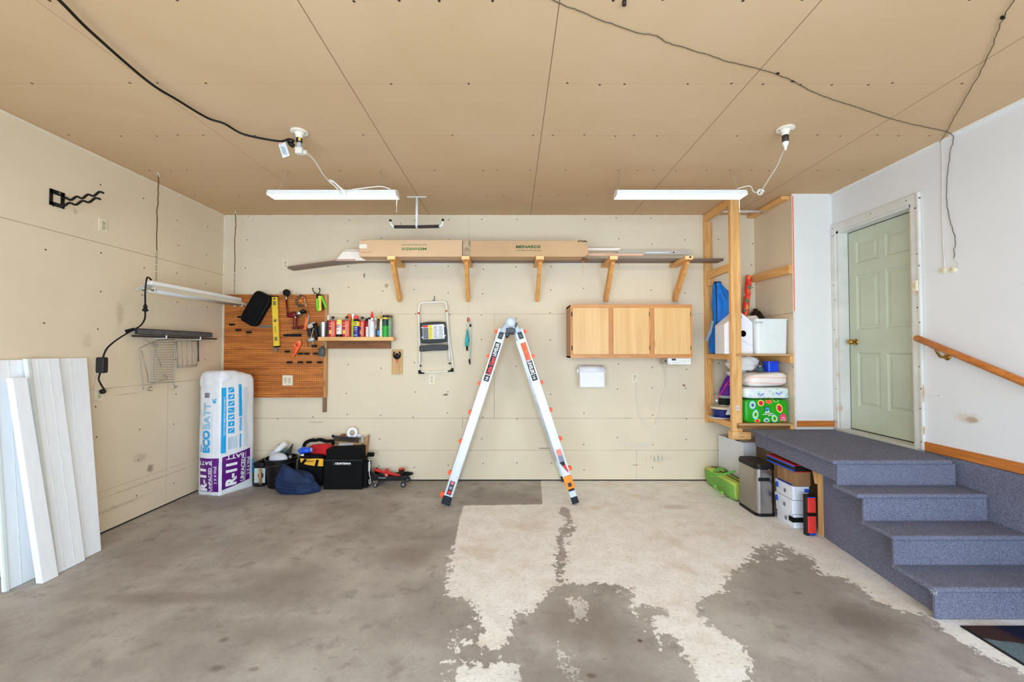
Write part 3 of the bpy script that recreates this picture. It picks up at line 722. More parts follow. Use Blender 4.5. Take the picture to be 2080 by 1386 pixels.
mb.add(R1+[(p[0], p[1]+.006, p[2]) for p in R1], [((i+1) % k, i, k+i, k+(i+1) % k) for i in range(k)])
yb_ = y_+.2; O = [(xa, z1+.0015), (xb, z1+.0015), (xb, ze), (xm, zg), (xa, ze-.02)]
A = [(x, y_, z) for x, z in O]; B_ = [(x, yb_, z) for x, z in O]
mb.add(A+B_, [(5,6,7,8,9)]+[(i, (i+1) % 5, 5+(i+1) % 5, 5+i) for i in range(5)])
bx_ = mb.build('box_body', pw, t)
MB().box(xa+.006, xb-.006, y_+.09, y_+.1, z1+.01, ze-.03).build('hole_shade', M('hole_dark', (14,10,8), .9), t)  # near-black sheet paints the shade inside the box, behind the hole
MB().bar((xm-.004, y_+.1, zg+.004), (xb-.002, y_+.1, ze+.004), .204, .005, (0,0,1)).build('roof_flap', pw, t)
MB().tube([P(1505.5,646,y_-.002), P(1506.5,639,y_-.002), P(1507,647,y_-.002)], .0018, 5).build('crease', M('crease_grey', (150,150,156), .7), t)
mb = MB().tube([P(1505,690,y_-.001), P(1532,706,y_-.001)], .0012, 5)
mb.build('crease', M('crease_grey', (150,150,156), .7), t)
# white bin
y_ = 4.345; xa, xb = P(1536.5, 700, y_).x, XN-.022; ztp = P(1560, 648, y_).z
t = thing('waste_bin', 'white plastic bin on the upper nook shelf beside the gabled box', 'bin', ((xa+xb)/2, y_+.12, z1))
mb = MB(); rbox(mb, xa+.012, xb-.006, y_+.01, y_+.235, z1+.001, ztp-.012, .03, x0t=xa+.004, x1t=xb, y0t=y_, y1t=y_+.245)
mb.build('bin_body', M('bin_white', (226,230,228), .4, 0, .02), t)
mb = MB(); rbox(mb, xa+.001, xb+.004, y_-.005, y_+.25, ztp-.014, ztp, .032); mb.build('rim', M('bin_white', (226,230,228), .4, 0, .02), t, .003)
MB().tube(smooth_path([P(1535,657,y_-.006), P(1539,655,y_-.02), P(1545,655,y_-.02), P(1548,656,y_-.006)], 4), .008, 8).build('handle', M('bin_grey', (196,200,198), .4), t)
# bags behind
t = thing('rubbish_bag', 'black plastic bag slumped behind the white bin on the nook shelf', 'bag', (2.78, 4.76, z1))
mb = MB(); pillow(mb, (2.845, 4.80, z1+.252), (.13, .20, .50), .7, .06, 4, fr=12)
for v_ in mb.v:
    v_.z = max(v_.z, z1+.0015)
    if v_.z > z1+.36: v_.x -= (v_.z-z1-.36)*.15
mb.build('bag_body', M('bin_liner', (16,15,17), .25, 0, .2), t)
q = P(1524, 648, 4.70)
MB().lathe((2.825, 4.80, z1+.49), [(.03,0),(.018,.012),(.03,.03),(.012,.034),(0,.03)], 10).build('knot', M('bin_liner', (16,15,17), .25, 0, .2), t)
t = thing('carrier_bag', 'white plastic bag with a black dot peeking over the white bin', 'bag', (2.72, 4.665, z1))
mb = MB(); pillow(mb, (2.70, 4.655, z1+.215), (.17, .06, .42), .55, .05, 8, fr=10); [setattr(v_, 'z', max(v_.z, z1+.0015)) for v_ in mb.v]; mb.build('bag_body', M('thin_white_film', (232,228,222), .4, 0, .03), t)
q = P(1523.5, 650.5, 4.605)
MB().lathe(q+V((0,.004,0)), [(0,0),(.010,.0),(.010,.004),(0,.005)], 12, axis=(0,-1,0)).build('printed_dot', INKK, t)
# --- on the lower shelf
t = thing('serving_tray', 'flat white oval tray under the blue tub on the lower nook shelf', 'tray', (2.365, 4.665, z2))
MB().lathe((2.365, 4.665, z2+.001), [(0,0),(.13,0),(.158,.014),(.155,.018),(.128,.006),(0,.006)], 36, sy=.80).build('dish', M('tray_white', (206,208,216), .35, 0, .03), t)
t = thing('plastic_tub', 'navy blue plastic tub with cream rim on the lower nook shelf', 'tub', (2.365, 4.665, z2+.008))
zb = z2+.0085
MB().lathe((2.365, 4.665, zb), [(0,0),(.098,0),(.106,.05),(.114,.098),(.110,.098),(.102,.05),(.094,.005),(0,.005)], 36).build('bowl', M('navy_plastic', (24,38,104), .3), t)
MB().lathe((2.365, 4.665, zb), [(.113,.098),(.127,.100),(.128,.112),(.119,.124),(.112,.122),(.110,.098)], 36).build('rim', M('cream_rim', (206,190,160), .4), t)
t = thing('storage_box', 'dark green box behind the navy tub on the lower nook shelf', 'box', (2.62, 4.86, z2))
MB().box(2.46, 2.80, 4.81, 4.95, z2+.001, z2+.19).build('box_body', M('dark_green', (40,52,44), .7), t, .004)
MB().box(2.455, 2.805, 4.805, 4.955, z2+.191, z2+.21).build('lid', M('dark_green_lid', (56,66,56), .7), t, .004)
t = thing('shallow_tray', 'light grey shallow tray under the purple bag in the nook', 'tray', (2.56, 4.86, z2+.21))
MB().lathe((2.56, 4.82, z2+.2105), [(0,0),(.135,0),(.165,.03),(.16,.032),(.13,.006),(0,.006)], 32, sx=1.25, sy=.78).build('dish', M('tray_white', (206,208,216), .35, 0, .03), t)
t = thing('drawstring_pouch', 'purple pouch tied with a pink cord on the lower nook shelf', 'bag', (2.53, 4.82, z2+.22))
mb = MB()
def q_(u, v):
    a = 2*PI*u; r = .115*(1-v**2.2*.8)*(1+.05*math.sin(7*a)+.04*math.sin(4*a+9*v)); return V((2.535+r*math.cos(a)-.0*v, 4.82+r*.62*math.sin(a), z2+.219+.25*v))
mb.grid(q_, 30, 14, 0, True, True); mb.add([q_(i/30, 0) for i in range(30)], [tuple(range(30))[::-1]]); mb.add([q_(i/30, 1) for i in range(30)], [tuple(range(30))])
mb.build('pouch_body', M('purple_cloth', (104,30,160), .6, 0, .25, 14, .2), t)
pk = M('pink_cord', (240,60,140), .6)
mb = MB().tube(smooth_path([P(1484,770,4.72), P(1476,781,4.71), P(1466,797,4.67), P(1456,812,4.60), P(1455,815,4.60)], 6), .0045, 6)
mb.tube(smooth_path([P(1472,783,4.715), P(1480,781,4.71), P(1486,782,4.71)], 5), .0045, 6)
mb.build('pink_cord', pk, t)
q = P(1455.5, 814, 4.60); MB().ell(q, (.011,.011,.013)).build('cord_bead', WHITE, t)
MB().lathe((2.535, 4.82, z2+.47), [(.022,-.004),(.035,.02),(.05,.045),(.03,.04),(0,.03)], 16).build('frill', M('frill_white', (226,220,226), .7), t)
t = thing('paper_cone', 'white folded paper leaning beside the navy tub', 'paper', (2.52, 4.5, z2))
A = [P(1474.5, 843, 4.50), P(1487, 816, 4.50), P(1489, 843, 4.50)]
for p_ in A: p_.z = max(p_.z, z2+.002)
mb = MB().add(A+[p_+V((.02,.05,0)) for p_ in A], [(0,2,1),(3,4,5),(0,1,4,3),(1,2,5,4),(2,0,3,5)]); tag(mb.build('paper_cone', M('paper_white', (228,228,232), .7)), 'white folded paper leaning beside the navy tub', 'paper')
bpy.data.objects.remove(t)
# green pack with bright rings
PX0, PX1, PY0, PZ0, PZ1 = 2.435, XN-.03, DJ+.05, z2+.001, z2+.245
gp = thing('nappy_pack', 'bright green plastic pack with fruit rings at the front of the lower shelf', 'nappies', ((PX0+PX1)/2, PY0+.17, z2))
mb = MB(); pc_ = V(((PX0+PX1)/2, PY0+.085, (PZ0+PZ1)/2)); psz = (PX1-PX0, .17, PZ1-PZ0)
pillow(mb, pc_, psz, .22, .012, 3, nu=64, nv=36, fr=14)
for v_ in mb.v: v_.z = min(max(v_.z, z2+.0015), PZ1+.002)
mb.build('pack', M('green_film', (40,160,24), .3, 0, .1, 6), gp)
def on_front(px, py, off=.004):
    """a point on the pillow's bulging front face seen at px, py"""
    q = P(px, py, PY0); x = (q.x-pc_.x)/(psz[0]/2); z = (q.z-pc_.z)/(psz[2]/2); p = 2/.22
    k = max(0, 1-abs(x)**p-abs(z)**p)**(1/p); return V((q.x, pc_.y-psz[1]/2*k-off-.002, max(q.z, z2+.004)))
def ring(px, py, w, h, cols, tilt=0.0, pear=0.0, parent=gp):
    for i, c_ in enumerate(cols):
        f = 1-i*.27; n = 26; pts_ = []
        for j in range(n):
            a = 2*PI*j/n; rr = 1-pear*.35*max(0, math.sin(a)); x_, y_ = w/2*f*math.cos(a)*rr, -h/2*f*math.sin(a)
            ca, sa = math.cos(tilt), math.sin(tilt); pts_.append(on_front(px+x_*ca-y_*sa, py+x_*sa+y_*ca, .003+i*.0016))
        cc = on_front(px, py, .003+i*.0016)
        mb = MB().add(pts_+[cc], [(j, n, (j+1) % n) for j in range(n)])
        mb.build('printed_fruit', M('print_%d_%d_%d' % c_, c_, .5, 0, .03), parent)
YL, RD, OR_, LB_, BL_, GR_ = (250,226,90), (228,50,74), (250,130,70), (120,214,240), (20,60,150), (30,150,40)
ring(1528, 823, 13, 17, [LB_, (240,230,140), (60,120,200), BL_])
ring(1545, 819, 13, 13, [YL, RD, (200,30,60)])
ring(1561, 816, 13, 9, [OR_, (240,90,60)])
ring(1576, 814, 11, 7, [(200,236,120), GR_])
ring(1582.5, 829.5, 13, 19, [YL, RD, (210,30,50)], -.3, .4)
ring(1534, 842, 13, 20, [LB_, (236,240,120), GR_], .1, .8)
ring(1572.5, 850, 13, 17, [(120,220,220), (236,240,120), GR_], -.3, .7)
ring(1556.5, 854.5, 12, 12, [LB_, YL, (60,140,220), BL_])
ring(1538, 855, 12, 8, [YL, RD])
ring(1590, 850, 15, 19, [(240,70,120)])
def dashes(px, py, n, w, off, tilt=0.0):
    """a line of printed writing too small to read: short white strokes"""
    rnd = random.Random(n+int(px)); mb = MB()
    for i in range(n):
        x = px-w/2+w*(i+.5)/n; A = on_front(x-w/n*.36, py+tilt*(x-px), off); B = on_front(x+w/n*.36, py+tilt*(x-px), off); h_ = V((0,0,rnd.uniform(.0035,.0055)))
        mb.add([A-h_, B-h_, B+h_, A+h_], [(0,1,2,3)])
    mb.build('printed_line', INKW, gp)
dashes(1590.5, 848.5, 4, 8, .0075); dashes(1590.5, 853, 5, 10, .0075)
# store emblem: dark rounded square, light blue figure
def quad_front(x0, y0, x1, y1, off, mat, nm, tilt=0):
    pts_ = []
    cx, cy = (x0+x1)/2, (y0+y1)/2
    for px, py in ((x0,y1),(x1,y1),(x1,y0),(x0,y0)):
        dx, dy = px-cx, py-cy; pts_.append(on_front(cx+dx*math.cos(tilt)-dy*math.sin(tilt), cy+dx*math.sin(tilt)+dy*math.cos(tilt), off))
    MB().add(pts_, [(0,1,2,3)]).build(nm, mat, gp)
quad_front(1553, 827, 1562, 838, .004, M('print_navy', (16,22,60), .5), 'emblem', -.12)
quad_front(1554, 828, 1561, 837, .0055, M('print_sky', (90,190,240), .5), 'emblem_field', -.12)
for k_ in range(2): MB().tube([on_front(1555.3+k_*2+.8*math.sin(i*.5), 836-i*.9, .0075) for i in range(8)], .0022, 5).build('emblem_stroke', M('print_navy', (16,22,60), .5), gp)
quad_front(1552.5, 836, 1562.5, 838.5, .0062, INKW, 'emblem_band', -.12)
dashes(1559, 841, 9, 21, .006, -.12); dashes(1563, 844, 4, 8, .006, -.12)
# pack 2: white with pastel prints
g = G('pastel_film'); vn = g.n('ShaderNodeTexVoronoi'); g.link(g.obj(), vn.inputs['Vector']); vn.inputs['Scale'].default_value = 20
m_ = g.sstep(vn.outputs['Distance'], .25, .45, .65, 0.0); pastel = g.fin(g.mix(m_, lin((226,232,230)), g.mix(.55, vn.outputs['Color'], lin((170,214,220)))), .35)
z3 = PZ1+.004
t = thing('nappy_pack', 'white pastel-print pack lying flat on the green pack', 'nappies', (2.67, 4.5, z3))
mb = MB(); pillow(mb, (2.672, 4.50, z3+.062), (.485, .33, .118), .28, .03, 6, nu=56, nv=24); [setattr(v_, 'z', max(v_.z, z3+.001)) for v_ in mb.v]; [setattr(v_, 'z', min(v_.z, z3+.1225)) for v_ in mb.v]; mb.build('pack', pastel, t)
mb = MB()
for i, (px, py) in enumerate(((1541,801),(1546,803),(1550,801),(1578,799),(1583,801),(1587,798))): q = P(px, py, 4.327); mb.obox(q, (.014,.003,.022), rot('Y', i*37))
mb.build('pastel_print', M('print_lilac', (140,150,210), .5), t)
z4 = z3+.123
g = G('pink_stripe_film'); o = g.xyz(); fz = g.math('FRACT', g.math('MULTIPLY', g.math('ADD', o[2], g.math('MULTIPLY', g.noise(4, 2), .04)), 17))
stripes = g.fin(g.mix(g.math('LESS_THAN', fz, .2), lin((236,228,220)), lin((238,190,178))), .35)
t = thing('nappy_pack', 'white pack with pale pink stripes on top of the pile of packs', 'nappies', (2.71, 4.5, z4))
mb = MB(); pillow(mb, (2.70, 4.47, z4+.078), (.43, .27, .150), .55, .03, 9, R=rot('Y', -3), nu=56, nv=24)
for v_ in mb.v: v_.z = max(v_.z, z4+.001)
mb.build('pack', stripes, t)
MB().ell((2.515, 4.455, z4+.072), (.05,.09,.05), fn=lambda d: 1+.12*math.sin(9*d.y)).build('clear_fold', M('clear_film', (220,206,198), .2, 0, .1), t)
z5 = z4+.152
t = thing('blue_pail', 'small royal blue container on the striped pack under the shelf', 'container', (2.815, 4.53, z5))
mb = MB(); rbox(mb, 2.745, 2.865, 4.44, 4.55, z5+.006, z5+.115, .02); mb.build('pail_body', M('royal_blue', (16,70,214), .3), t)
mb = MB(); rbox(mb, 2.74, 2.87, 4.435, 4.555, z5+.1, z5+.118, .022); mb.build('rim', M('royal_blue_rim', (30,60,190), .3), t)
t = thing('glass_jar', 'grey-blue round jar on the striped pack beside the blue container', 'jar', (2.66, 4.50, z5))
MB().lathe((2.672, 4.47, z5+.004), [(0,0),(.034,0),(.038,.02),(.034,.05),(.028,.058)], 20).build('jar_body', M('smoke_glass', (60,84,96), .15), t)
MB().lathe((2.672, 4.47, z5+.06), [(.03,0),(.03,.012),(0,.013)], 20).build('lid', DSTEEL, t)
t = thing('paper_roll', 'white kitchen roll tipped behind the striped pack in the nook', 'paper roll', (2.585, 4.70, z4))
a, b = V((2.56, 4.72, z4+.04)), V((2.63, 4.69, z4+.22))
MB().tube([a, b], .055, 24).build('paper', M('roll_white', (232,230,226), .8), t)
MB().tube([a-(b-a)*.01, b+(b-a)*.01], .02, 14).build('core', CARD, t)
t = thing('carrier_bag', 'crumpled white carrier bag stuffed under the upper nook shelf', 'bag', (2.58, 4.6, z5))
mb = MB(); pillow(mb, (2.545, 4.575, z5+.092), (.34, .12, .16), .7, .13, 12, nu=60, nv=30, fr=13)
for v_ in mb.v: v_.z = min(v_.z, z1-.022)
mb.build('bag_body', M('thin_white_film', (232,228,222), .4, 0, .03), t)
mb = MB()
for i in range(0): a = V((2.42+.075*i, 4.53, z5+.15)); mb.add([a, a+V((.05,0,.006)), a+V((.03,-.03,.035)), a+V((.01,.02,.038))], [(0,1,2),(0,2,3),(0,3,1),(1,3,2)], 0, True)
MB().bar(P(1482,729,4.5), P(1500,731,4.49), .02, .012, (0,1,0)).build('bag_ear', M('thin_white_film', (232,228,222), .4, 0, .03), t)

# ---------------------------------------------------------------- stored under the landing
t = thing('folded_carton', 'tall white carton standing against the back wall under the nook shelf', 'box', (2.6, 4.7, 0))
xa, ya = P(1510, 900, 4.50).x, 4.50; za = P(1510, 900, 4.50).z
p0 = V((xa, ya)); dl = V((-.062, .42)); dr = V((.15, .02))
cn = [p0, p0+dr, p0+dr+dl, p0+dl]
wc = M('white_carton', (214,214,218), .7, 0, .04, 4)
MB().hexa([(*c_, 0.001) for c_ in cn]+[(*c_, za) for c_ in cn]).build('carton_body', wc, t)
mb = MB()
for f in (.25, .62):
    c_ = p0+dl*f; mb.box(c_.x-.004, c_.x+.03, c_.y-.025, c_.y+.025, za+.0005, za+.002)
mb.build('hand_slot', M('slot_dark', (70,66,66), .8), t)
bp = thing('cardboard_box', 'plain brown carton deep under the landing behind the steel bin', 'box', (2.85, 4.15, 0))
MB().box(2.64, 3.2, 4.02, 4.26, .001, .50).build('carton_body', CARD, bp, .003)
MB().box(2.635, 3.2, 4.005, 4.018, .40, .52).build('flap', CARD, bp)
# green duffel
lime = M('lime_canvas', (190,206,92), .7, 0, .08, 10, .1); gmesh = M('green_mesh', (116,168,74), .8, 0, .2, 80, .2)
t = thing('duffel_bag', 'lime green rectangular bag with black piping lying by the back wall', 'bag', (2.4, 4.6, 0))
BX0, BX1, BY0, BY1 = 2.262, 2.445, 4.28, 4.925
def duf(u, v):
    y = BY0+(BY1-BY0)*v; e = 1-abs(2*v-1)**6*.22
    a = 2*PI*u; sg = lambda w, p: math.copysign(abs(w)**p, w)
    x = (BX0+BX1)/2+(BX1-BX0)/2*e*sg(math.cos(a), .45)*(1+.03*math.sin(9*v+2*a)); z = .095+.095*sg(math.sin(a), .45)*e*(1+.05*math.sin(7*v+1.3))
    return V((x, y+.01*math.sin(3*a), max(z, .002)))
mb = MB(); nU, nV = 40, 20
vs = [duf(i/nU, j/nV) for j in range(nV+1) for i in range(nU)]
for j in range(nV):
    for i in range(nU):
        up = PI*.20 < 2*PI*(i+.5)/nU < PI*.80
        mb.add([vs[j*nU+i], vs[j*nU+(i+1) % nU], vs[(j+1)*nU+(i+1) % nU], vs[(j+1)*nU+i]], [(0,1,2,3)], 0 if up else 1, True)
mb.add([vs[i] for i in range(nU)], [tuple(range(nU))], 0); mb.add([vs[nV*nU+i] for i in range(nU)], [tuple(range(nU))[::-1]], 0)
mb.build('bag_body', [lime, gmesh], t)
mb = MB()
for uu in (.17, .25): mb.tube([duf(uu, v/24)+V((0,0,.004)) for v in range(25)], .004, 6)
mb.tube([duf(.05+.4*i/16, .62)+V((0,0,.004)) for i in range(17)], .004, 6)
mb.build('piping', M('black_piping', (22,24,20), .8), t)
gh = M('green_webbing', (96,176,76), .75)
for s_ in (0,):
    pts_ = smooth_path([P(1478,956,4.62), P(1466,952,4.60), P(1451,958,4.56), P(1452,965,4.50), P(1472,963,4.46), P(1494,957,4.42)], 6)
    mb = MB()
    for a, b in zip(pts_, pts_[1:]): mb.bar(a, b, .006, .026, (0,1,.3))
    mb.build('carry_handle', gh, t)
mb = MB().tube(smooth_path([P(1445,975,4.6), P(1452,990,4.5), P(1462,999,4.44), P(1468,1003,4.40)], 6), .008, 6); mb.ell(P(1466,1001,4.40), (.022,.02,.02)).ell(P(1453,988,4.5),(.02,.016,.022))
mb.build('side_strap', gmesh, t)
# pedal bin
ss = M('brushed_steel', (168,164,160), .28, 1.0, .05, 3)
BX0, BX1, BY0, BY1 = 2.285, 2.475, 3.90, 4.235; zt_ = P(1533, 945, 3.90).z
t = thing('steel_trash_can', 'slim brushed steel trash can with black lid beside the landing', 'trash can', ((BX0+BX1)/2, (BY0+BY1)/2, 0))
mb = MB(); rbox(mb, BX0+.004, BX1-.004, BY0+.004, BY1-.004, .028, zt_-.045, .045, n=10); mb.build('can_body', ss, t)
mb = MB(); rbox(mb, BX0, BX1, BY0, BY1, 0, .028, .048, n=10); mb.build('base', BLACK, t, .004)
mb = MB(); rbox(mb, BX0, BX1, BY0, BY1, zt_-.045, zt_-.012, .048, n=10); mb.build('rim', BLACK, t, .004)
mb = MB(); rbox(mb, BX0+.004, BX1-.004, BY0+.004, BY1-.004, zt_-.012, zt_, .045, n=10); mb.build('lid', M('lid_brown', (58,52,48), .35, .6), t, .004)
q = P(1552, 974, BY0)
MB().box(q.x-.052, q.x+.052, BY0-.001, BY0+.006, q.z-.02, q.z+.012).build('sensor_window', BLACK, t, .003)
for px in (1542, 1562): q = P(px, 954, BY0); MB().ell(q, (.004,.003,.005), 10, 6).build('rivet', STEEL, t)
# three white lidded boxes, a brown box, a game box
wb = M('white_clip_box', (222,226,236), .45, 0, .03, 6); bl = M('blue_clip', (36,80,200), .45)
PXA, PXB, PYA, PYB = 2.462, 2.60, 3.645, 3.885
for i, lab in enumerate(('lowest of the three white plastic boxes stacked under the landing', 'middle of the three white plastic boxes stacked under the landing', 'uppermost of the three white plastic boxes, with blue strip, under the landing')):
    za = .002+.122*i; dx = (.0, -.012, -.006)[i]
    t = thing('clip_box', lab, 'storage box', ((PXA+PXB)/2, (PYA+PYB)/2, za), 'white plastic boxes under the landing')
    mb = MB(); rbox(mb, PXA+dx, PXB+dx, PYA, PYB, za, za+.085, .012); mb.build('box_body', wb, t)
    mb = MB(); rbox(mb, PXA+dx-.006, PXB+dx+.006, PYA-.006, PYB+.006, za+.086, za+.118, .014); mb.build('lid', wb, t, .004)
    if i: MB().box(PXB+dx-.045, PXB+dx-.004, PYA-.012, PYA-.005, za+.07, za+.10).build('clip', bl, t, .003)
    if i: MB().box(PXA+dx-.011, PXA+dx-.005, PYB-.05, PYB-.02, za+.05, za+.10).build('clip', bl, t, .003)
    if i == 2: MB().box(PXA+dx-.004, PXA+dx+.02, PYA+.03, PYB-.02, za+.1182, za+.121).build('blue_strip', bl, t)
    q = V((PXA+dx-.0015, PYA+.11, za+.05)); MB().box(q.x, q.x+.001, q.y-.014, q.y+.014, q.z-.016, q.z+.016).build('label_square', M('label_grey', (110,112,122), .6), t)
t = thing('webbing_strap', 'black webbing strap lying across the front of the lowest white box', 'strap', (2.53, 3.62, .03))
mb = MB().box(2.44, 2.612, PYA-.015, PYA-.0085, .058, .098).box(2.44, 2.45, PYA-.013, PYA+.04, .058, .098).box(2.56, 2.585, PYA-.018, PYA-.0085, .098, .116); mb.build('webbing', BFAB, t)
t = thing('cardboard_box', 'brown carton resting on the white plastic boxes under the landing', 'box', (2.56, 3.8, .37))
MB().box(2.47, 2.60, 3.63, 3.885, .3705, .492).build('carton_body', CARDD, t, .003)
MB().box(2.4692, 2.4698, 3.74, 3.78, .3705, .492).build('packing_tape', M('tape_brown', (160,120,80), .3), t)
t = thing('game_box', 'flat red, blue and black box on the brown carton under the landing', 'box', (2.56, 3.8, .49))
MB().box(2.458, 2.61, 3.625, 4.02, .493, .548).build('box_body', M('game_black', (16,16,20), .4), t, .002)
MB().box(2.455, 2.613, 3.622, 4.023, .5485, .556).build('lid_top', M('game_red', (188,28,28), .4), t, .002)
MB().box(2.4565, 2.458, 3.623, 4.022, .493, .506).box(2.4565, 2.458, 3.623, 4.022, .536, .5485).build('blue_edge', M('game_blue', (36,86,210), .4), t)
MB().box(2.458, 2.61, 3.6235, 3.625, .493, .50).build('red_edge', M('game_red', (188,28,28), .4), t)
t = thing('tool_case', 'slim red and black case standing on end at the landing support', 'case', (2.645, 3.55, 0))
xa, xb, ya = 2.532, 2.62, 3.475
xa, xb, ya = P(1641,1040,3.50).x, P(1657,1040,3.50).x, 3.50
mb = MB(); rbox(mb, xa-.014, xb-.002, ya+.004, ya+.045, .001, .335, .012); mb.build('case_body', M('case_black', (14,14,16), .5), t)
RDP = M('case_red', (222,56,48), .45)
for za, zc in ((.026, .165), (.195, .318)):
    mb = MB(); rbox(mb, xa, xb, ya-.006, ya+.02, za, zc, .006); mb.build('red_panel', RDP, t, .004)
MB().box(xa-.012, xb, ya-.012, ya+.01, .168, .192).build('latch', BLACK, t, .003)
MB().box(xa, xb, ya-.006, ya+.02, .3185, .323).box(xa+.01, xb, ya-.006, ya+.02, .010, .022).build('blue_trim', bl, t)
# ================================================================ BACK WALL
def outlet(q, nrm, label, n=2, w=.072, h=.116, wide=False):
    """cover plate with receptacles; q on the wall, nrm points into the room"""
    t = thing('wall_outlet', label, 'outlet', q)
    nrm = V(nrm); ux = V((0,0,1)).cross(nrm); 
    def bx(mb, cx, cz, w_, h_, d0_, d1_, m=0):
        c = V(q)+ux*cx+V((0,0,cz)); a = [c+ux*(sx*w_/2)+V((0,0,sz*h_/2)) for sx, sz in ((-1,-1),(1,-1),(1,1),(-1,1))]
        mb.hexa([p+nrm*d0_ for p in a]+[p+nrm*d1_ for p in a], m); return mb
    bx(MB(), 0, 0, w, h, 0, .006).build('cover_plate', IVORY, t, .002)
    dk = M('receptacle_ivory', (206,196,166), .45)
    cs_ = [(-.024, .0), (.024, .0)] if wide == 2 else [(0, .021), (0, -.021)]
    for i, (cx, cz) in enumerate(cs_):
        r_ = bx(MB(), cx, cz, .034, .032 if not wide else .066, .006, .009).build('receptacle', dk, t, .003)
        mb = MB(); zs = (0,) if not wide else (.018, -.018)
        for dz_ in zs:
            for dx, hh in ((-.007, .010), (.007, .008)): bx(mb, cx+dx, cz+dz_+.003, .0025, hh, .009, .0096)
            bx(mb, cx, cz+dz_-.008, .005, .005, .009, .0096)
        mb.build('slot', INKK, r_)
    mb = MB(); c = V(q)+nrm*.006; mb.cyl(c-nrm*.001, c+nrm*.0015, .003, n=8); mb.build('screw', DSTEEL, t)
    return t
NB, NL = (0,-1,0), (1,0,0)
outlet(P(580.5,537,D), NB, 'ivory outlet high on the back wall left of the long brown board')
outlet(P(877,771,D), NB, 'ivory outlet low on the back wall under the hanging step stool')
outlet(P(1289,768,D), NB, 'ivory outlet on the back wall below the maple cabinet, a white cord plugged in')
outlet(X(208.5,458,XL), NL, 'ivory outlet high on the left wall below the black wall hook')
outlet(X(200.5,801,XL), NL, 'ivory outlet on the left wall behind the white boards, a black plug in it')
# ---------------------------------------------------------------- lumber shelf
yF = 4.50
za = P(1097, 520, yF).z; zbm = P(1097, 528.5, yF).z     # arm's end face
br = None
labs = ['first of the five wooden wall brackets from the pegboard side', 'second wooden wall bracket from the pegboard side, under the taped box joint', 'middle of the five wooden wall brackets under the boxes', 'fourth wooden wall bracket, left of the last, above the maple cabinet', 'wooden wall bracket nearest the nook shelf, a dark knot in its end']
ZA0, ZA1 = za-.04, za
for i, (pf, pw_, pb_) in enumerate(((794.5, 812, 815), (945.5, 948, 952.5), (1097, 1090, 1092), (1247, 1228, 1230), (1400, 1368, 1369))):
    xf = P(pf, 524, yF).x; xw = xf if False else P(pw_, 538, D).x
    t = thing('shelf_bracket', labs[i], 'bracket', (xf, D, 2.1), 'wooden brackets under the long boxes')
    xw = xf+(xw-xf)*.25
    MB().hexa([(xf-.043,yF,ZA0),(xf+.043,yF,ZA0),(xw+.043,D-.002,ZA0),(xw-.043,D-.002,ZA0),(xf-.043,yF,ZA1),(xf+.043,yF,ZA1),(xw+.043,D-.002,ZA1),(xw-.043,D-.002,ZA1)]).build('arm', PINE_Y, t, .003)
    MB().box(xf-.0425, xf+.0425, yF-.0015, yF+.001, ZA0+.001, ZA1-.001).build('end_grain', W('end_grain', (244,206,146), (224,180,118), 'X', 18), t)
    xb = P(pb_-1, 612, D).x
    MB().bar((xf+.005*(1 if i < 3 else -1), yF+.055, ZA0-.001), (xb, D-.03, P(1090,610,D).z), .042, .085, (0,1,.3), 0).build('brace', W('brace_pine', (234,176,104), (208,142,72), 'Z'), t, .003)
    if i == 4:
        mb = MB().cyl((xf+.012, yF-.0018, ZA1-.014), (xf+.012, yF, ZA1-.014), .012, n=14); mb.build('knot', M('knot_dark', (74,40,22), .7), t)
ZS = ZA1+.0015
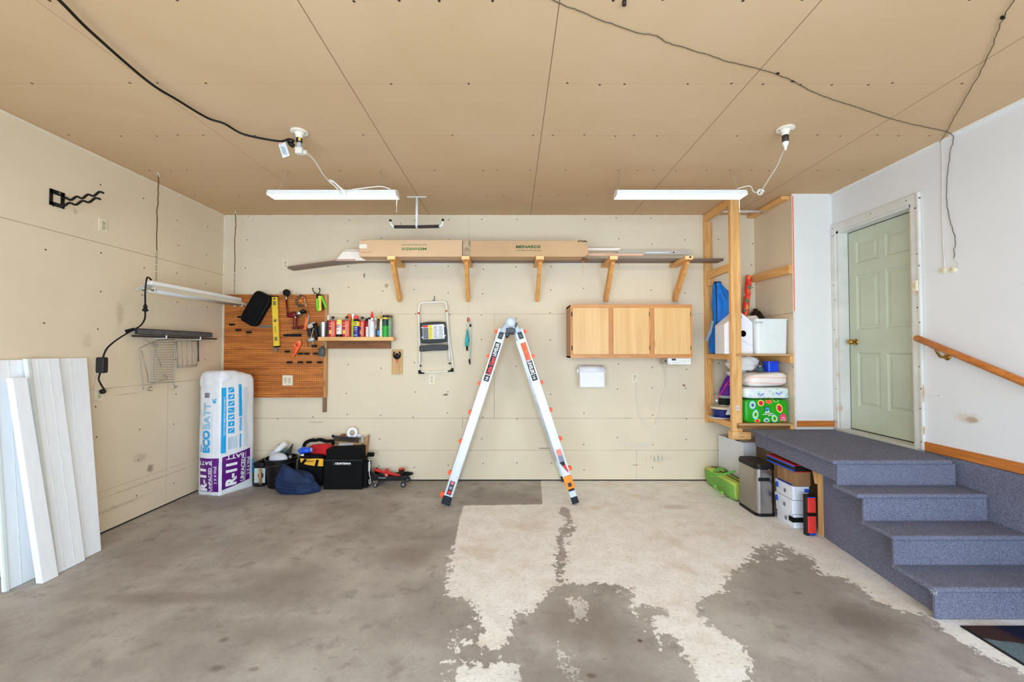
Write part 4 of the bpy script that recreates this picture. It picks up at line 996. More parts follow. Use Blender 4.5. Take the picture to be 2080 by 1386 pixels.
# long cartons
mk = M('carton_print', (84,122,66), .7)
for i, (pa, pb_) in enumerate(((730.5, 939), (940.3, 1188))):
    y0_, y1_ = 4.545, 4.735
    xa, xb = P(pa, 505, y0_).x, P(pb_, 505, y0_).x; zt0 = P(840, 487.5, y0_).z if i == 0 else P(1060, 489, y0_).z
    t = thing('long_carton', ['long brown carton with its print upside down on the wall brackets', 'long brown carton with its print upright on the wall brackets'][i], 'box', ((xa+xb)/2, y0_+.1, ZS), 'long cartons on the wall brackets')
    MB().box(xa, xb, y0_, y1_, ZS, zt0).build('carton_body', M('long_carton_%d' % i, [(210,176,140),(200,164,124)][i], .85, 0, .05, 3, .03), t, .003)
    zc = (ZS+zt0)/2; yy = y0_-.0006
    if i == 0:
        q = P(841, 506, yy); text('MENARDS', mk, q, (-1,0,0), (0,0,-1), t, .030, .275, bold=.035)
        q = P(841, 497.5, yy)
        mb = MB(); rnd = random.Random(3); x_ = q.x-.14
        while x_ < q.x+.14: w_ = rnd.uniform(.006,.016); mb.box(x_, x_+w_, yy-.0004, yy, q.z-.003, q.z+.004); x_ += w_+.004
        mb.build('small_print', mk, t)
        q = P(738, 500, yy); MB().box(xa-.004, xa+.08, yy-.001, yy, q.z-.025, q.z+.020).build('tape_piece', M('white_tape', (226,216,206), .4), t)
        MB().box(xa+.003, xa+.08, yy-.0008, yy, zt0-.006, zt0-.002).box(xa, xa+.13, yy-.0008, yy, P(0,512.5,yy).z-.002, P(0,512.5,yy).z+.002).build('fold_line', CARDD, t)
    else:
        q = P(1073, 501.5, yy); text('MENARDS', M('carton_print_dark', (62,98,46), .7), q, (1,0,0), (0,0,1), t, .034, .272, bold=.04)
        q = P(1073, 509, yy); mb = MB(); rnd = random.Random(4); x_ = q.x-.135
        while x_ < q.x+.135: w_ = rnd.uniform(.006,.016); mb.box(x_, x_+w_, yy-.0004, yy, q.z-.003, q.z+.004); x_ += w_+.004
        mb.build('small_print', M('carton_print_dark', (66,92,50), .7), t)
        tx = xa+.045
        MB().box(tx-.045, tx+.04, y0_-.0022, y0_-.0004, ZS+.0006, zt0+.001).box(tx-.045, tx+.04, y0_, y1_, zt0+.0005, zt0+.002).build('packing_tape', M('clear_tape', (170,150,122), .15, 0, .3, 25), t)
        # torn end and flaps
        MB().hexa([(xb,y0_+.002,ZS+.01),(xb+.035,y0_-.004,ZS+.02),(xb+.035,y0_+.0,ZS+.02),(xb,y0_+.006,ZS+.01),(xb,y0_+.002,zt0-.06),(xb+.03,y0_-.006,zt0-.05),(xb+.03,y0_-.002,zt0-.05),(xb,y0_+.006,zt0-.06)]).build('flap', M('flap_card', (206,160,122), .85), t)
        MB().hexa([(xb-.02,y0_+.0,ZS-.002),(xb+.05,y0_-.0,ZS-.03),(xb+.06,y1_-.03,ZS-.03),(xb-.02,y1_-.02,ZS-.002),(xb-.02,y0_,ZS+.003),(xb+.05,y0_,ZS-.025),(xb+.06,y1_-.03,ZS-.025),(xb-.02,y1_-.02,ZS+.003)]).build('flap', CARDD, t)
        mb = MB(); rnd = random.Random(8)
        for k in range(9): mb.obox((xb-.07+k*.011, y0_-.001, zt0-.004+rnd.uniform(-.008,.006)), (.014,.003,rnd.uniform(.008,.02)), rot('Y', rnd.uniform(-40,40)))
        mb.build('torn_edge', M('torn_card', (120,92,66), .9), t)
        MB().tube(smooth_path([P(1184,531,4.56), P(1185,540,4.56), P(1183,549,4.56), P(1184,556,4.56)], 5), .0028, 6).build('loose_tape', M('tape_yellow', (210,180,120), .4), t)
# brown plank drooping at its free end
brown = M('brown_trim_board', (118,98,86), .45, 0, .06, 4)
zP = ZS
pts_ = [(P(590,549,4.83).x, P(590,548,4.83).z), (P(640,541,4.83).x, P(640,541.5,4.83).z), (P(690,535,4.83).x, P(690,535.5,4.83).z), (P(740,530,4.83).x, P(740,531.5,4.83).z), (P(790,528,4.83).x, zP+.006), (P(900,528,4.83).x, zP+.004), (P(1400,528,4.83).x, zP+.004), (P(1463,526,4.83).x, zP+.003)]
path = smooth_path([(x, 0, z) for x, z in pts_], 5)
mb = MB()
for w0, w1, h0_, h1_ in ((4.765, 4.905, 0, .009), (4.765, 4.777, .008, .026)):
    for a, b in zip(path, path[1:]):
        mb.hexa([(a.x,w0,a.z+h0_),(b.x,w0,b.z+h0_),(b.x,w1,b.z+h0_),(a.x,w1,a.z+h0_),(a.x,w0,a.z+h1_),(b.x,w0,b.z+h1_),(b.x,w1,b.z+h1_),(a.x,w1,a.z+h1_)])
tag(mb.build('trim_board', brown), 'very long brown trim board on the wall brackets, its free end drooping', 'board')
# white sagging strip of vinyl at the wall
mb = MB(); w_ = []
for i in range(60):
    px = 806+i*(1236-806)/59; x = P(px, 533, D-.03).x
    w_.append((x, P(px, 533+1.6*math.sin((px-806)/46.)+ (1.5 if 960 < px < 1060 else 0), D-.03).z))
for (x0_, z0_), (x1_, z1_) in zip(w_, w_[1:]): mb.hexa([(x0_,D-.034,z0_-.013),(x1_,D-.034,z1_-.013),(x1_,D-.028,z1_-.013),(x0_,D-.028,z0_-.013),(x0_,D-.034,z0_+.013),(x1_,D-.034,z1_+.013),(x1_,D-.028,z1_+.013),(x0_,D-.028,z0_+.013)])
tag(mb.build('vinyl_strip', M('vinyl_white', (236,234,230), .4, 0, .02)), 'thin white vinyl strip sagging between the wall brackets behind the brown board', 'strip')
# white foam panel at the left, thin grey board, right-hand trims
y_ = 4.745
a = [P(681, 531, y_), P(738, 531, y_), P(738, 513, y_), P(697, 513, y_)]; a[1].x = a[2].x = -1.27
t = thing('foam_panel', 'white slanted-end panel sticking out behind the upside-down carton', 'panel', P(700, 528, 4.76))
mb = MB().prism([(p.x-a[0].x, p.z-a[0].z) for p in a], (a[0].x, y_+.012, ZS), (1,0,0), (0,0,1), .012); mb.build('panel', M('foam_white', (238,232,222), .6, 0, .02), t)
q = P(699, 529.5, y_-.001)
mb = MB(); rnd = random.Random(2); x_ = q.x-.10
while x_ < q.x+.12: w_2 = rnd.uniform(.006,.014); mb.box(x_, x_+w_2, y_-.0015, y_-.0005, ZS+.004, ZS+.016); x_ += w_2+.003
mb.build('small_print', M('print_brown', (170,90,60), .6), t)
q0, q1 = P(701, 509.5, 4.80), P(757, 511, 4.80)
tag(MB().box(q0.x, q1.x, 4.78, 4.795, zP+.031, q0.z+.012).build('thin_board', M('pale_board', (214,204,188), .6)), 'thin pale board edge above the white slanted panel', 'board')
for nm, pa, pb_, py, yy, hh, c_, lab in (('trim_strip', 1192, 1262, 506.5, 4.80, .028, (238,230,222), 'white trim strip lying behind the torn carton end'), ('trim_strip', 1196, 1310, 517.5, 4.70, .022, (226,178,150), 'pale pink-tan trim strip beside the torn carton end'),
        ('curtain_rod', 1310, 1367, 513, 4.66, .014, (216,226,240), 'slim bluish-white rod on the fourth wall bracket'), ('trim_strip', 1255, 1404, 513, 4.86, .050, (196,188,176), 'wide grey-beige strip lying along the wall above the maple cabinet')):
    A, B_ = P(pa, py, yy), P(pb_, py, yy); zc = max(A.z, ZS+hh/2+.002)
    if nm == 'curtain_rod':
        t = thing(nm, lab, 'rod', ((A.x+B_.x)/2, yy, zc)); MB().tube([A, B_], .008, 10).build('rod', M('rod_bluewhite', c_, .3), t); MB().tube([B_, B_+V((.012,0,0))], .009, 10).build('end_cap', BLACK, t)
    else:
        tag(MB().hexa([(A.x,yy,zc-hh/2),(B_.x-.03,yy,zc-hh/2),(B_.x-.03,yy+.012,zc-hh/2),(A.x,yy+.012,zc-hh/2),(A.x,yy,zc+hh/2),(B_.x,yy,zc+hh/2),(B_.x,yy+.012,zc+hh/2),(A.x,yy+.012,zc+hh/2)]).build(nm, M('strip_%d' % pa, c_, .5, 0, .03)), lab, 'trim')
# ---------------------------------------------------------------- wall cabinet
yc = 4.615
maple = W('maple', (226,186,128), (212,166,104), 'Z', 10, .4); mapf = W('cabinet_frame', (214,152,88), (186,120,62), 'X', 30, .4, False); mapz = W('cabinet_frame_upright', (214,152,88), (186,120,62), 'Z', 30, .4, False)
xa, xb = P(1159, 673, yc).x, P(1406.5, 673, yc).x; zt_, zb_ = P(1280, 619, yc).z, P(1280, 727.5, yc).z
t = thing('wall_cabinet', 'three-door maple cabinet hung on the back wall', 'cabinet', ((xa+xb)/2, yc+.17, zb_))
MB().box(xa, xa+.018, yc+.02, D-.001, zb_, zt_).box(xb-.018, xb, yc+.02, D-.001, zb_, zt_).box(xa, xb, yc+.02, D-.001, zb_, zb_+.018).box(xa, xb, yc+.02, D-.001, zt_-.018, zt_).box(xa, xb, D-.008, D-.001, zb_, zt_).build('carcass', W('cabinet_side', (190,126,66), (160,98,46), 'Z', 30, .4, False), t)
MB().box(xa, xb, yc, yc+.02, zt_-.045, zt_).box(xa, xb, yc, yc+.02, zb_, zb_+.045).build('face_rail', mapf, t, .002)
dd_ = [(1163, 1236.5), (1245.5, 1319), (1329, 1402.5)]
st2 = [(xa, xa+.045), (P(1236,0,yc).x-.03, P(1245,0,yc).x+.03), (P(1319,0,yc).x-.03, P(1329,0,yc).x+.03), (xb-.045, xb)]
for a, b in st2: MB().box(a, b, yc+.0005, yc+.019, zb_+.045, zt_-.045).build('stile', mapz, t)
for i, (pa, pb_) in enumerate(dd_):
    y_ = yc-.019; a, b = P(pa, 673, y_).x, P(pb_, 673, y_).x; z0_, z1_ = P(0, 720, y_).z, P(0, 625.5, y_).z
    d_ = MB().box(a, b, y_, yc-.001, z0_, z1_).build('door', maple, t, .003)
    hx_ = a-.005 if i == 0 else b+.005
    for zz in (z0_+.07, z1_-.07): MB().cyl((hx_, y_+.012, zz-.024), (hx_, y_+.012, zz+.024), .0055, n=8).box(hx_-.004, hx_+.006, y_+.012, yc, zz-.022, zz+.022).build('hinge', M('hinge_bronze', (52,40,30), .4, .6), d_)
# radio under it, with its cord
y_ = 4.66
xa, xb = P(1357, 734, y_).x, P(1403, 734, y_).x; z0_, z1_ = P(0, 740.5, y_).z, zb_-.002
t = thing('under_cabinet_radio', 'white clock radio fixed under the right end of the maple cabinet', 'radio', ((xa+xb)/2, y_+.1, z0_))
MB().box(xa-.004, xb, y_+.012, y_+.235, z0_, z1_).build('body', M('radio_grey', (196,190,176), .5), t, .004)
fp_ = MB().box(xa, xb, y_, y_+.012, z0_, z1_).build('front_panel', WHITE, t, .002)
q = P(1369, 731, y_-.001); MB().box(q.x-.026, q.x+.022, y_-.0012, y_+.002, q.z-.009, q.z+.012).build('display', M('radio_display', (72,40,48), .2), fp_)
mb = MB()
for k in range(5): q = P(1362+k*4.5, 737, y_); mb.box(q.x-.008, q.x+.007, y_-.002, y_+.001, q.z-.004, q.z+.004)
mb.build('button', M('radio_button', (206,206,212), .4), fp_)
q = P(1390, 735, y_); mb = MB()
for k in range(6): mb.box(q.x-.045, q.x+.06, y_-.001, y_+.001, q.z-.012+k*.006, q.z-.0095+k*.006)
mb.build('speaker_grille', M('radio_grille', (214,206,186), .5), fp_)
MB().cyl((xa-.004, y_+.06, (z0_+z1_)/2), (xa-.009, y_+.06, (z0_+z1_)/2), .012, n=12).build('volume_knob', BLACK, t)
t = thing('power_cable', 'white cord looping from the cabinet radio down to the back wall outlet', 'cord', P(1330, 800, D-.02))
yc_ = D-.012
pts_ = [P(1350,739,4.86), P(1352,760,yc_-.01), P(1351.5,785,yc_), P(1346,806,yc_), P(1341,828,yc_), P(1335,848,yc_), P(1328,866,yc_), P(1320,868,yc_), P(1306,858,yc_), P(1297,838,yc_), P(1293,812,yc_), P(1292,785,yc_), P(1290,773,yc_-.012)]
MB().tube(smooth_path(pts_, 8), .0055, 8).build('cord', M('cord_cream', (228,222,208), .5), t)
q = P(1289.5, 771.5, D); MB().box(q.x-.012, q.x+.012, D-.032, D-.010, q.z-.012, q.z+.012).build('plug', M('cord_cream', (228,222,208), .5), t, .004)
# kitchen-paper holder
y_ = D-.085; a, b = P(1175.5, 752, y_), P(1226, 752, y_)
t = thing('paper_towel_roll', 'white paper towel roll in a wall holder below the maple cabinet', 'paper towel', ((a.x+b.x)/2, y_, a.z))
PT = M('paper_towel', (238,240,242), .9, 0, .02, 40, .1)
rz = P(0, 743, y_).z-.062
MB().tube([(a.x, y_, rz), (b.x, y_, rz)], .062, 32).build('roll', PT, t)
zb2 = P(0, 787, y_-.06).z
MB().grid(lambda u, v: V((a.x+(b.x-a.x)*u, y_-.0625-.004*math.sin(v*2.5)-.006*v*v, rz+(zb2-rz)*v)), 12, 10).build('hanging_sheet', PT, t, solid=.0015)
MB().box(a.x+.0, b.x, y_-.0685, y_-.0675, rz-.09, rz-.088).build('perforation', M('towel_line', (216,218,222), .9), t)
for xx, s_ in ((a.x, -1), (b.x, 1)):
    mb = MB().lathe((xx+s_*.001, y_, rz), [(0,0),(.024,0),(.028,.010),(.02,.022),(0,.024)], 20, axis=(s_,0,0)); mb.box(min(xx+s_*.006, xx+s_*.016), max(xx+s_*.006, xx+s_*.016), y_, D-.001, rz-.018, rz+.018)
    mb.build('end_bracket', WHITE, t, .002)
# ---------------------------------------------------------------- step stool hanging on its hook
def cp(a, b, y=4.9): return P(820+a/4.95, 560+b/4.95, y)
t = thing('step_stool', 'folded white two-step stool hanging flat on the back wall', 'step stool', cp(310, 970, 4.93))
wt = M('stool_enamel', (226,222,212), .35, 0, .03)
def cpl(pts_, y): return [cp(a, b, y) for a, b in pts_]
y1_, y2_ = 4.915, 4.95
MB().tube(smooth_path(cpl([(160,880),(158,600),(150,400),(158,300),(185,275),(300,268),(400,264),(425,285),(435,380),(448,600),(462,860)], y1_), 6), .0125, 10).build('front_frame', wt, t)
MB().tube(smooth_path(cpl([(172,500),(168,700),(152,940),(175,968),(300,970),(420,964),(492,950),(480,800),(455,600),(442,480)], y2_-.01), 6), .0115, 10).build('rear_frame', wt, t)
pn = M('step_black', (24,26,28), .5, 0, .15, 40)
A = cpl([(168,480),(240,468),(330,465),(420,468),(432,560),(440,665),(380,676),(250,684),(180,682),(172,580)], 4.885)
o_ = A[0]; up_ = MB().prism([(p.x-o_.x, p.z-o_.z) for p in A][::-1], (o_.x, 4.885, o_.z), (1,0,0), (0,0,1), .03).build('upper_step', pn, t, .006)
A = cpl([(192,506),(402,490),(412,632),(204,642)], 4.883)
def flat(pts_, y, mat, nm, par, d=.001):
    A = [V((p.x, y, p.z)) for p in pts_]; B_ = [p+V((0,d,0)) for p in A]; k = len(A)
    return MB().add(A+B_, [tuple(range(k)), tuple(range(k, 2*k))[::-1]]+[(i, k+i, k+(i+1) % k, (i+1) % k) for i in range(k)]).build(nm, mat, par)
yl = 4.8535
lb = flat(cpl([(192,642),(412,634),(402,488),(190,502)], yl), yl, M('label_white', (224,226,228), .5, 0, .02), 'instruction_label', up_)
flat(cpl([(192,522),(245,519),(243,500),(190,503)], yl-.001), yl-.001, INKR, 'red_header', lb); flat(cpl([(252,640),(294,638),(288,498),(246,500)], yl-.001), yl-.001, M('label_yellow', (236,218,40), .5), 'yellow_band', lb)
flat(cpl([(196,640),(250,638),(246,524),(194,526)], yl-.001), yl-.001, M('label_grey', (160,160,160), .5), 'grey_column', lb)
mb = MB(); rnd = random.Random(5)
for r_ in range(9):
    for c0_, c1_ in ((300,346),(352,400)):
        p_ = cp(c0_, 512+r_*14, yl-.001); q_ = cp(c1_-rnd.uniform(0,14), 512+r_*14, yl-.001)
        mb.box(p_.x, q_.x, yl-.0016, yl-.0008, p_.z-.003, p_.z+.003)
for r_ in range(8):
    p_ = cp(254, 516+r_*15, yl-.002); q_ = cp(282+rnd.uniform(-6,4), 516+r_*15, yl-.002); mb.box(p_.x, q_.x, yl-.0022, yl-.0012, p_.z-.0025, p_.z+.0025)
mb.build('printed_lines', M('label_ink', (120,122,128), .6), lb)
mb = MB()
for a_, b_ in ((183,523),(186,622),(408,510),(416,605)): c_ = cp(a_, b_, 4.853); mb.cyl(c_+V((0,.004,0)), c_, .006, n=10)
mb.build('rivet', STEEL, up_)
A = cpl([(166,706),(320,694),(446,696),(452,735),(440,752),(300,756),(180,766),(164,762)], 4.87); o_ = A[0]
MB().prism([(p.x-o_.x, p.z-o_.z) for p in A][::-1], (o_.x, 4.87, o_.z), (1,0,0), (0,0,1), .055).build('lower_step', M('step_grey', (58,60,62), .6, 0, .1, 30), t, .012)
for pts_ in ([(145,952),(165,952),(178,970),(206,976),(206,988),(147,990)], [(498,928),(482,930),(470,950),(440,962),(442,970),(500,968)]):
    A = cpl(pts_, 4.925); o_ = A[0]; MB().prism([(p.x-o_.x, p.z-o_.z) for p in A][::-1], (o_.x, 4.925, o_.z), (1,0,0), (0,0,1), -.025).build('foot', RUBBER, t, .003)
for a_, b_ in ((168,908),(464,884)): c_ = cp(a_, b_, 4.90); MB().cyl(c_+V((0,.02,0)), c_, .011, n=12).build('leg_cap', BLACK, t)
for a_, b_ in ((150,380),(432,358)): c_ = cp(a_, b_, y1_); MB().cyl(c_+V((0,0,-.012)), c_+V((0,0,.012)), .0135, n=10).build('red_band', M('stool_red', (200,70,70), .5), t)
c_ = cp(310, 250, D)
tag(MB().tube(smooth_path([c_+V((0,-.002,.05)), c_+V((0,-.02,.045)), c_+V((.004,-.03,.01)), c_+V((0,-.05,-.012)), c_+V((-.006,-.055,.004))], 5), .004, 6).build('coat_hook', DSTEEL), 'small steel hook on the back wall holding the step stool', 'hook')
# ---------------------------------------------------------------- red hook with reaching tool
def hk(a, b, y=D-.03): return P(820+a/4.95, 560+b/4.95, y)
tag(MB().tube(smooth_path([hk(652,424,D-.003), hk(644,430,D-.03), hk(642,455,D-.04), hk(650,466,D-.045), hk(660,455,D-.045), hk(661,432,D-.045)], 5), .0055, 8).build('tool_hook', M('red_dip', (190,36,44), .4)), 'red rubber-dipped hook on the back wall beside the step stool', 'hook')
t = thing('grabber_tool', 'slim black and mint reaching tool hanging from the red hook', 'grabber', hk(665, 700))
mint = M('mint_plastic', (170,214,206), .4)
MB().tube([hk(672,470,D-.048), hk(674,560,D-.045), hk(666,850,D-.035)], .006, 8).build('shaft', mint, t)
MB().tube([hk(671,490,D-.048), hk(671,515,D-.048)], .011, 10).build('grip', BLACK, t)
mb = MB().tube([hk(664,838,D-.035), hk(661,862,D-.035), hk(666,895,D-.035)], [.008,.011,.006], 8); mb.build('tip', BLACK, t)
t = thing('folding_umbrella', 'closed teal umbrella hanging from the red hook on the back wall', 'umbrella', hk(640, 650))
MB().tube([hk(652,463,D-.05), hk(640,480,D-.045), hk(640,545,D-.04)], .004, 8).build('strap', mint, t)
MB().tube([hk(640,545,D-.04), hk(640,600,D-.045), hk(634,680,D-.045), hk(636,712,D-.045)], [.009,.016,.022,.018], 14).build('canopy', M('teal_cloth', (40,168,180), .55, 0, .12, 20), t)
MB().tube([hk(636,712,D-.045), hk(637,730,D-.045), hk(638,758,D-.045)], [.013,.012,.009], 12).build('handle', BLACK, t)
MB().tube([hk(646,570,D-.062), hk(652,620,D-.062), hk(655,668,D-.058)], .003, 6).build('strap_end', M('teal_dark', (24,100,116), .6), t)
# ---------------------------------------------------------------- wooden bottle opener plaque
q = P(806.5, 735.5, D-.018); w_, h_ = 21.5*.00587, 50*.00587
t = thing('bottle_opener', 'wooden plaque with a black cast bottle opener on the back wall', 'bottle opener', q)
MB().box(q.x-w_/2, q.x+w_/2, D-.019, D-.001, q.z-h_/2, q.z+h_/2).build('mounting_plaque', W('plaque_wood', (206,168,112), (182,138,84), 'Z', 26), t, .002)
c_ = V((q.x, D-.024, q.z+h_/2-.062))
mb = MB().tube([c_+V((.040*math.sin(a), 0, -.046*math.cos(a))) for a in [-2.45+4.9*i/28 for i in range(29)]], .009, 8)
mb.ell(c_+V((0,.002,-.012)), (.030,.012,.032)).tube([c_+V((-.018,-.008,-.02)), c_+V((0,-.012,-.034)), c_+V((.018,-.008,-.02))], .004, 6); mb.build('opener', M('cast_iron', (30,24,22), .45, .5), t)
mb = MB(); 
for dx, dz_, rx, rz_ in ((0,-.128,.006,.022),(-.011,-.140,.005,.012),(.011,-.140,.005,.012),(0,-.162,.018,.005)): mb.prism([(rx*math.cos(a), rz_*math.sin(a)) for a in [i*PI/6 for i in range(12)]], (q.x+dx, D-.0196, q.z+h_/2+dz_+.012), (1,0,0), (0,0,1), .0005)
mb.box(q.x-.042, q.x+.042, D-.0198, D-.0192, q.z-.06, q.z-.058)
mb.build('red_print', M('brand_red', (196,80,54), .6), t)
# ---------------------------------------------------------------- shelf of cans
ys = 4.80; zs_t = P(720, 684.6, ys).z; zs_b = zs_t-.045
xa, xb = P(645.5, 688, ys).x, P(798.5, 688, ys).x
t = thing('wall_shelf', 'pine shelf of spray cans between the pegboard and the bottle opener', 'shelf', ((xa+xb)/2, 4.88, zs_b))
MB().box(xa, xb, ys, D-.052, zs_b, zs_t).build('shelf_board', PINE_X, t, .003)
MB().box(P(664,0,D-.045).x, P(797,0,D-.045).x, D-.045, D-.002, P(0,708.5,D-.045).z, zs_b+.03).build('ledger', W('ledger_wood', (146,90,42), (104,60,26), 'X', 26), t, .002)
zc_ = zs_t+.0008
def sx(cx, y): return P(630+cx/9.9, 680, y).x
def sh_(cy, y): return P(720, 620+cy/9.9, y).z
def can(name, lab, cat, cx0, cx1, cyt, y, prof, mats, sy_=1.0, n=24, parts=()):
    """prof in fractions of radius and height; mats by part"""
    x = (sx(cx0, y)+sx(cx1, y))/2; r = (sx(cx1, y)-sx(cx0, y))/2; h = sh_(cyt, y)-zc_
    t = thing(name, lab, cat, (x, y, zc_))
    for nm, mat, pr in parts: MB().lathe((x, y, zc_), [(p[0]*r, p[1]*h)+tuple(p[2:]) for p in pr], n, sy=sy_).build(nm, mat, t)
    return t, x, r, h
TIN = M('can_tin', (196,192,190), .3, .9, .04)
rc = M('can_red', (190,34,34), .35, 0, .06); pinkc = M('can_salmon', (222,118,98), .4); ylw = M('can_yellow', (238,206,70), .4)
for i, (a, b, c_, lab) in enumerate(((378,535,230,'red solvent can with black cap beside the silver tumbler'), (652,818,228,'red solvent can with black cap between the yellow-topped and blue cans'), (988,1112,236,'red solvent can with black cap half behind the blue can'))):
    y = 4.857 if i < 2 else 4.895
    xA, xB = sx(a, y), sx(b, y); h = sh_(c_, y)-zc_; hb = h*.80
    t = thing('solvent_can', lab, 'can', ((xA+xB)/2, y, zc_), 'red solvent cans on the wall shelf')
    mb = MB(); rbox(mb, xA, xB, y-.03, y+.028, zc_, zc_+hb, .02, n=5); cb = mb.build('can_body', rc, t)
    xm = (xA+xB)/2
    mb = MB(); rbox(mb, xA+.004, xB-.004, y-.027, y+.027, zc_+hb, zc_+h*.90, .018, n=5, x0t=xm-.017, x1t=xm+.017, y0t=y-.016, y1t=y+.016); mb.build('can_shoulder', TIN, t)
    MB().lathe((xm, y, zc_+h*.895), [(.016,0),(.016,h*.105),(0,h*.105)], 16).build('cap', BLACK, t)
    yf_ = y-.0305
    MB().box(xm-.001+(.0), xB-.012, yf_-.0006, yf_+.001, zc_+.012, zc_+hb-.012).build('back_label', pinkc, cb)
    MB().box(xm-.0035, xm-.001, yf_-.0009, yf_+.001, zc_+.004, zc_+hb-.004).build('white_line', INKW, cb)
    MB().box(xA+.016, xm-.008, yf_-.0008, yf_+.001, zc_+hb*.18, zc_+hb*.42).build('yellow_label', ylw, cb)
    mb = MB()
    for k in range(5): mb.box(xm+.004, xB-.016-(k % 2)*.006, yf_-.0012, yf_, zc_+hb*(.2+.13*k), zc_+hb*(.22+.13*k)+.003)
    mb.box(xA+.018, xm-.01, yf_-.0010, yf_, zc_+hb*.62, zc_+hb*.70).box(xA+.018, xm-.012, yf_-.001, yf_, zc_+hb*.80, zc_+hb*.86)
    mb.build('printed_lines', M('print_orange', (240,160,120), .5), cb)
MB_ = None
t, x, r, h = can('tumbler', 'brushed silver tumbler at the pegboard end of the shelf', 'tumbler', 198, 335, 346, 4.875, None, None, parts=(('cup', M('tumbler_silver', (200,202,206), .3, .85, .05), [(0,0),(.70,0),(.76,.02),(.86,.42),(.97,.9),(1,.94),(1,1),(.93,1),(.80,.5),(.70,.08),(0,.06)]),))
can('spray_can', 'narrow white-capped black can between tumbler and first red can', 'can', 338, 378, 200, 4.888, None, None, parts=(('can_body', M('can_black', (30,28,30), .35), [(0,0),(1,0),(1,.72),(.8,.76)]), ('cap', WHITE, [(.8,.76),(.8,.96),(.5,1),(0,1)])))
t, x, r, h = can('spray_can', 'white spray can with pale yellow cap between two red cans', 'can', 528, 645, 288, 4.845, None, None, parts=(('can_body', M('can_white', (230,228,222), .35), [(0,.0),(1,0),(1,.72)]), ('base_band', BLACK, [(1.012,0),(1.012,.15)]), ('cap', M('cap_yellow', (240,220,120), .4), [(1,.72),(1,.88),(.86,.97),(.5,1),(0,1)])))
text('RUST', INKK, (x, 4.845-r-.001, zc_+h*.56), (1,0,0), (0,0,1), t, .016, .040, bold=.02)
MB().box(x-.021, x+.021, 4.845-r-.0012, 4.845-r+.004, zc_+h*.64, zc_+h*.69).build('red_label', INKR, t)
MB().box(x-.012, x+.010, 4.845-r-.0012, 4.845-r+.004, zc_+h*.34, zc_+h*.38).build('small_mark', M('brand_red', (196,80,54), .6), t)
can('spray_can', 'can with a bright orange cap behind the second red can', 'can', 735, 818, 192, 4.912, None, None, n=18, parts=(('can_body', M('can_cream', (226,206,180), .4), [(0,0),(1,0),(1,.7)]), ('cap', M('cap_orange', (240,104,36), .4), [(1,.7),(1,.92),(.8,1),(0,1)])))
t, x, r, h = can('spray_bottle', 'lime green bottle with white trigger head behind the blue can', 'bottle', 822, 885, 180, 4.89, None, None, n=18, parts=(('bottle_body', M('bottle_lime', (176,214,50), .35), [(0,0),(1,0),(1,.62),(.55,.74),(.4,.80)]), ('neck', WHITE, [(.5,.80),(.5,.90),(0,.9)])))
MB().box(x-.012, x+.016, 4.885, 4.905, zc_+h*.9, zc_+h).build('trigger_head', WHITE, t, .004)
t, x, r, h = can('jug', 'bottle with a wide pinkish red cap behind the blue can', 'bottle', 880, 972, 208, 4.9, None, None, n=18, parts=(('bottle_body', M('bottle_white', (232,226,224), .4), [(0,0),(1,0),(1,.72),(.8,.8)]), ('cap', M('cap_coral', (236,72,82), .4), [(.95,.8),(1,.86),(.95,.94),(.6,1),(0,1)])))
bl_ = M('can_blue', (34,38,140), .35)
t, x, r, h = can('spray_can', 'blue and yellow lubricant spray can at the front of the shelf', 'can', 872, 992, 282, 4.838, None, None, parts=(('can_body', bl_, [(0,0),(1,0),(1,.86)]), ('yellow_band', M('can_yellow_bright', (248,214,50), .4), [(1.004,.60),(1.012,.62),(1.012,.84),(1.004,.86)]), ('shoulder', TIN, [(1,.86),(.72,.92)]), ('cap', BLACK, [(.97,.86),(.97,.93),(.7,.985),(.68,1),(0,1)])))
yq = 4.838-r*1.012-.0012
text('WD', M('print_blue', (24,32,120), .5), (x, yq, zc_+h*.77), (1,0,0), (0,0,1), t, .018, .036, bold=.03)
text('40', M('print_blue', (24,32,120), .5), (x, yq, zc_+h*.675), (1,0,0), (0,0,1), t, .016, .030, bold=.03)
for f_, mt_ in ((.50, INKW), (.40, M('print_pinkish', (236,190,190), .5)), (.29, M('print_rose', (226,70,90), .5)), (.10, INKW)):
    MB().hexa([(x-.02,4.838-r-.001,zc_+h*(f_-.012)),(x+.018,4.838-r-.001,zc_+h*(f_-.012)),(x+.018,4.838-r+.008,zc_+h*(f_-.012)),(x-.02,4.838-r+.008,zc_+h*(f_-.012)),(x-.02,4.838-r-.001,zc_+h*(f_+.008)),(x+.018,4.838-r-.001,zc_+h*(f_+.022)),(x+.018,4.838-r+.008,zc_+h*(f_+.022)),(x-.02,4.838-r+.008,zc_+h*(f_+.008))]).build('printed_band', mt_, t)
t, x, r, h = can('oil_bottle', 'dark red bottle with black cap behind the third red can', 'bottle', 1108, 1168, 268, 4.903, None, None, n=16, parts=(('bottle_body', M('bottle_maroon', (140,30,34), .35), [(0,0),(1,0),(1,.7),(.7,.84)]), ('cap', BLACK, [(.85,.84),(.85,1),(0,1)])))
t, x, r, h = can('jar', 'short translucent white jar in front of the red bottles', 'jar', 1116, 1182, 440, 4.85, None, None, n=18, parts=(('jar_body', M('jar_milky', (216,214,206), .25), [(0,0),(1,0),(1,.84),(.9,.9)]), ('lid', WHITE, [(.96,.88),(.96,1),(0,1)])))
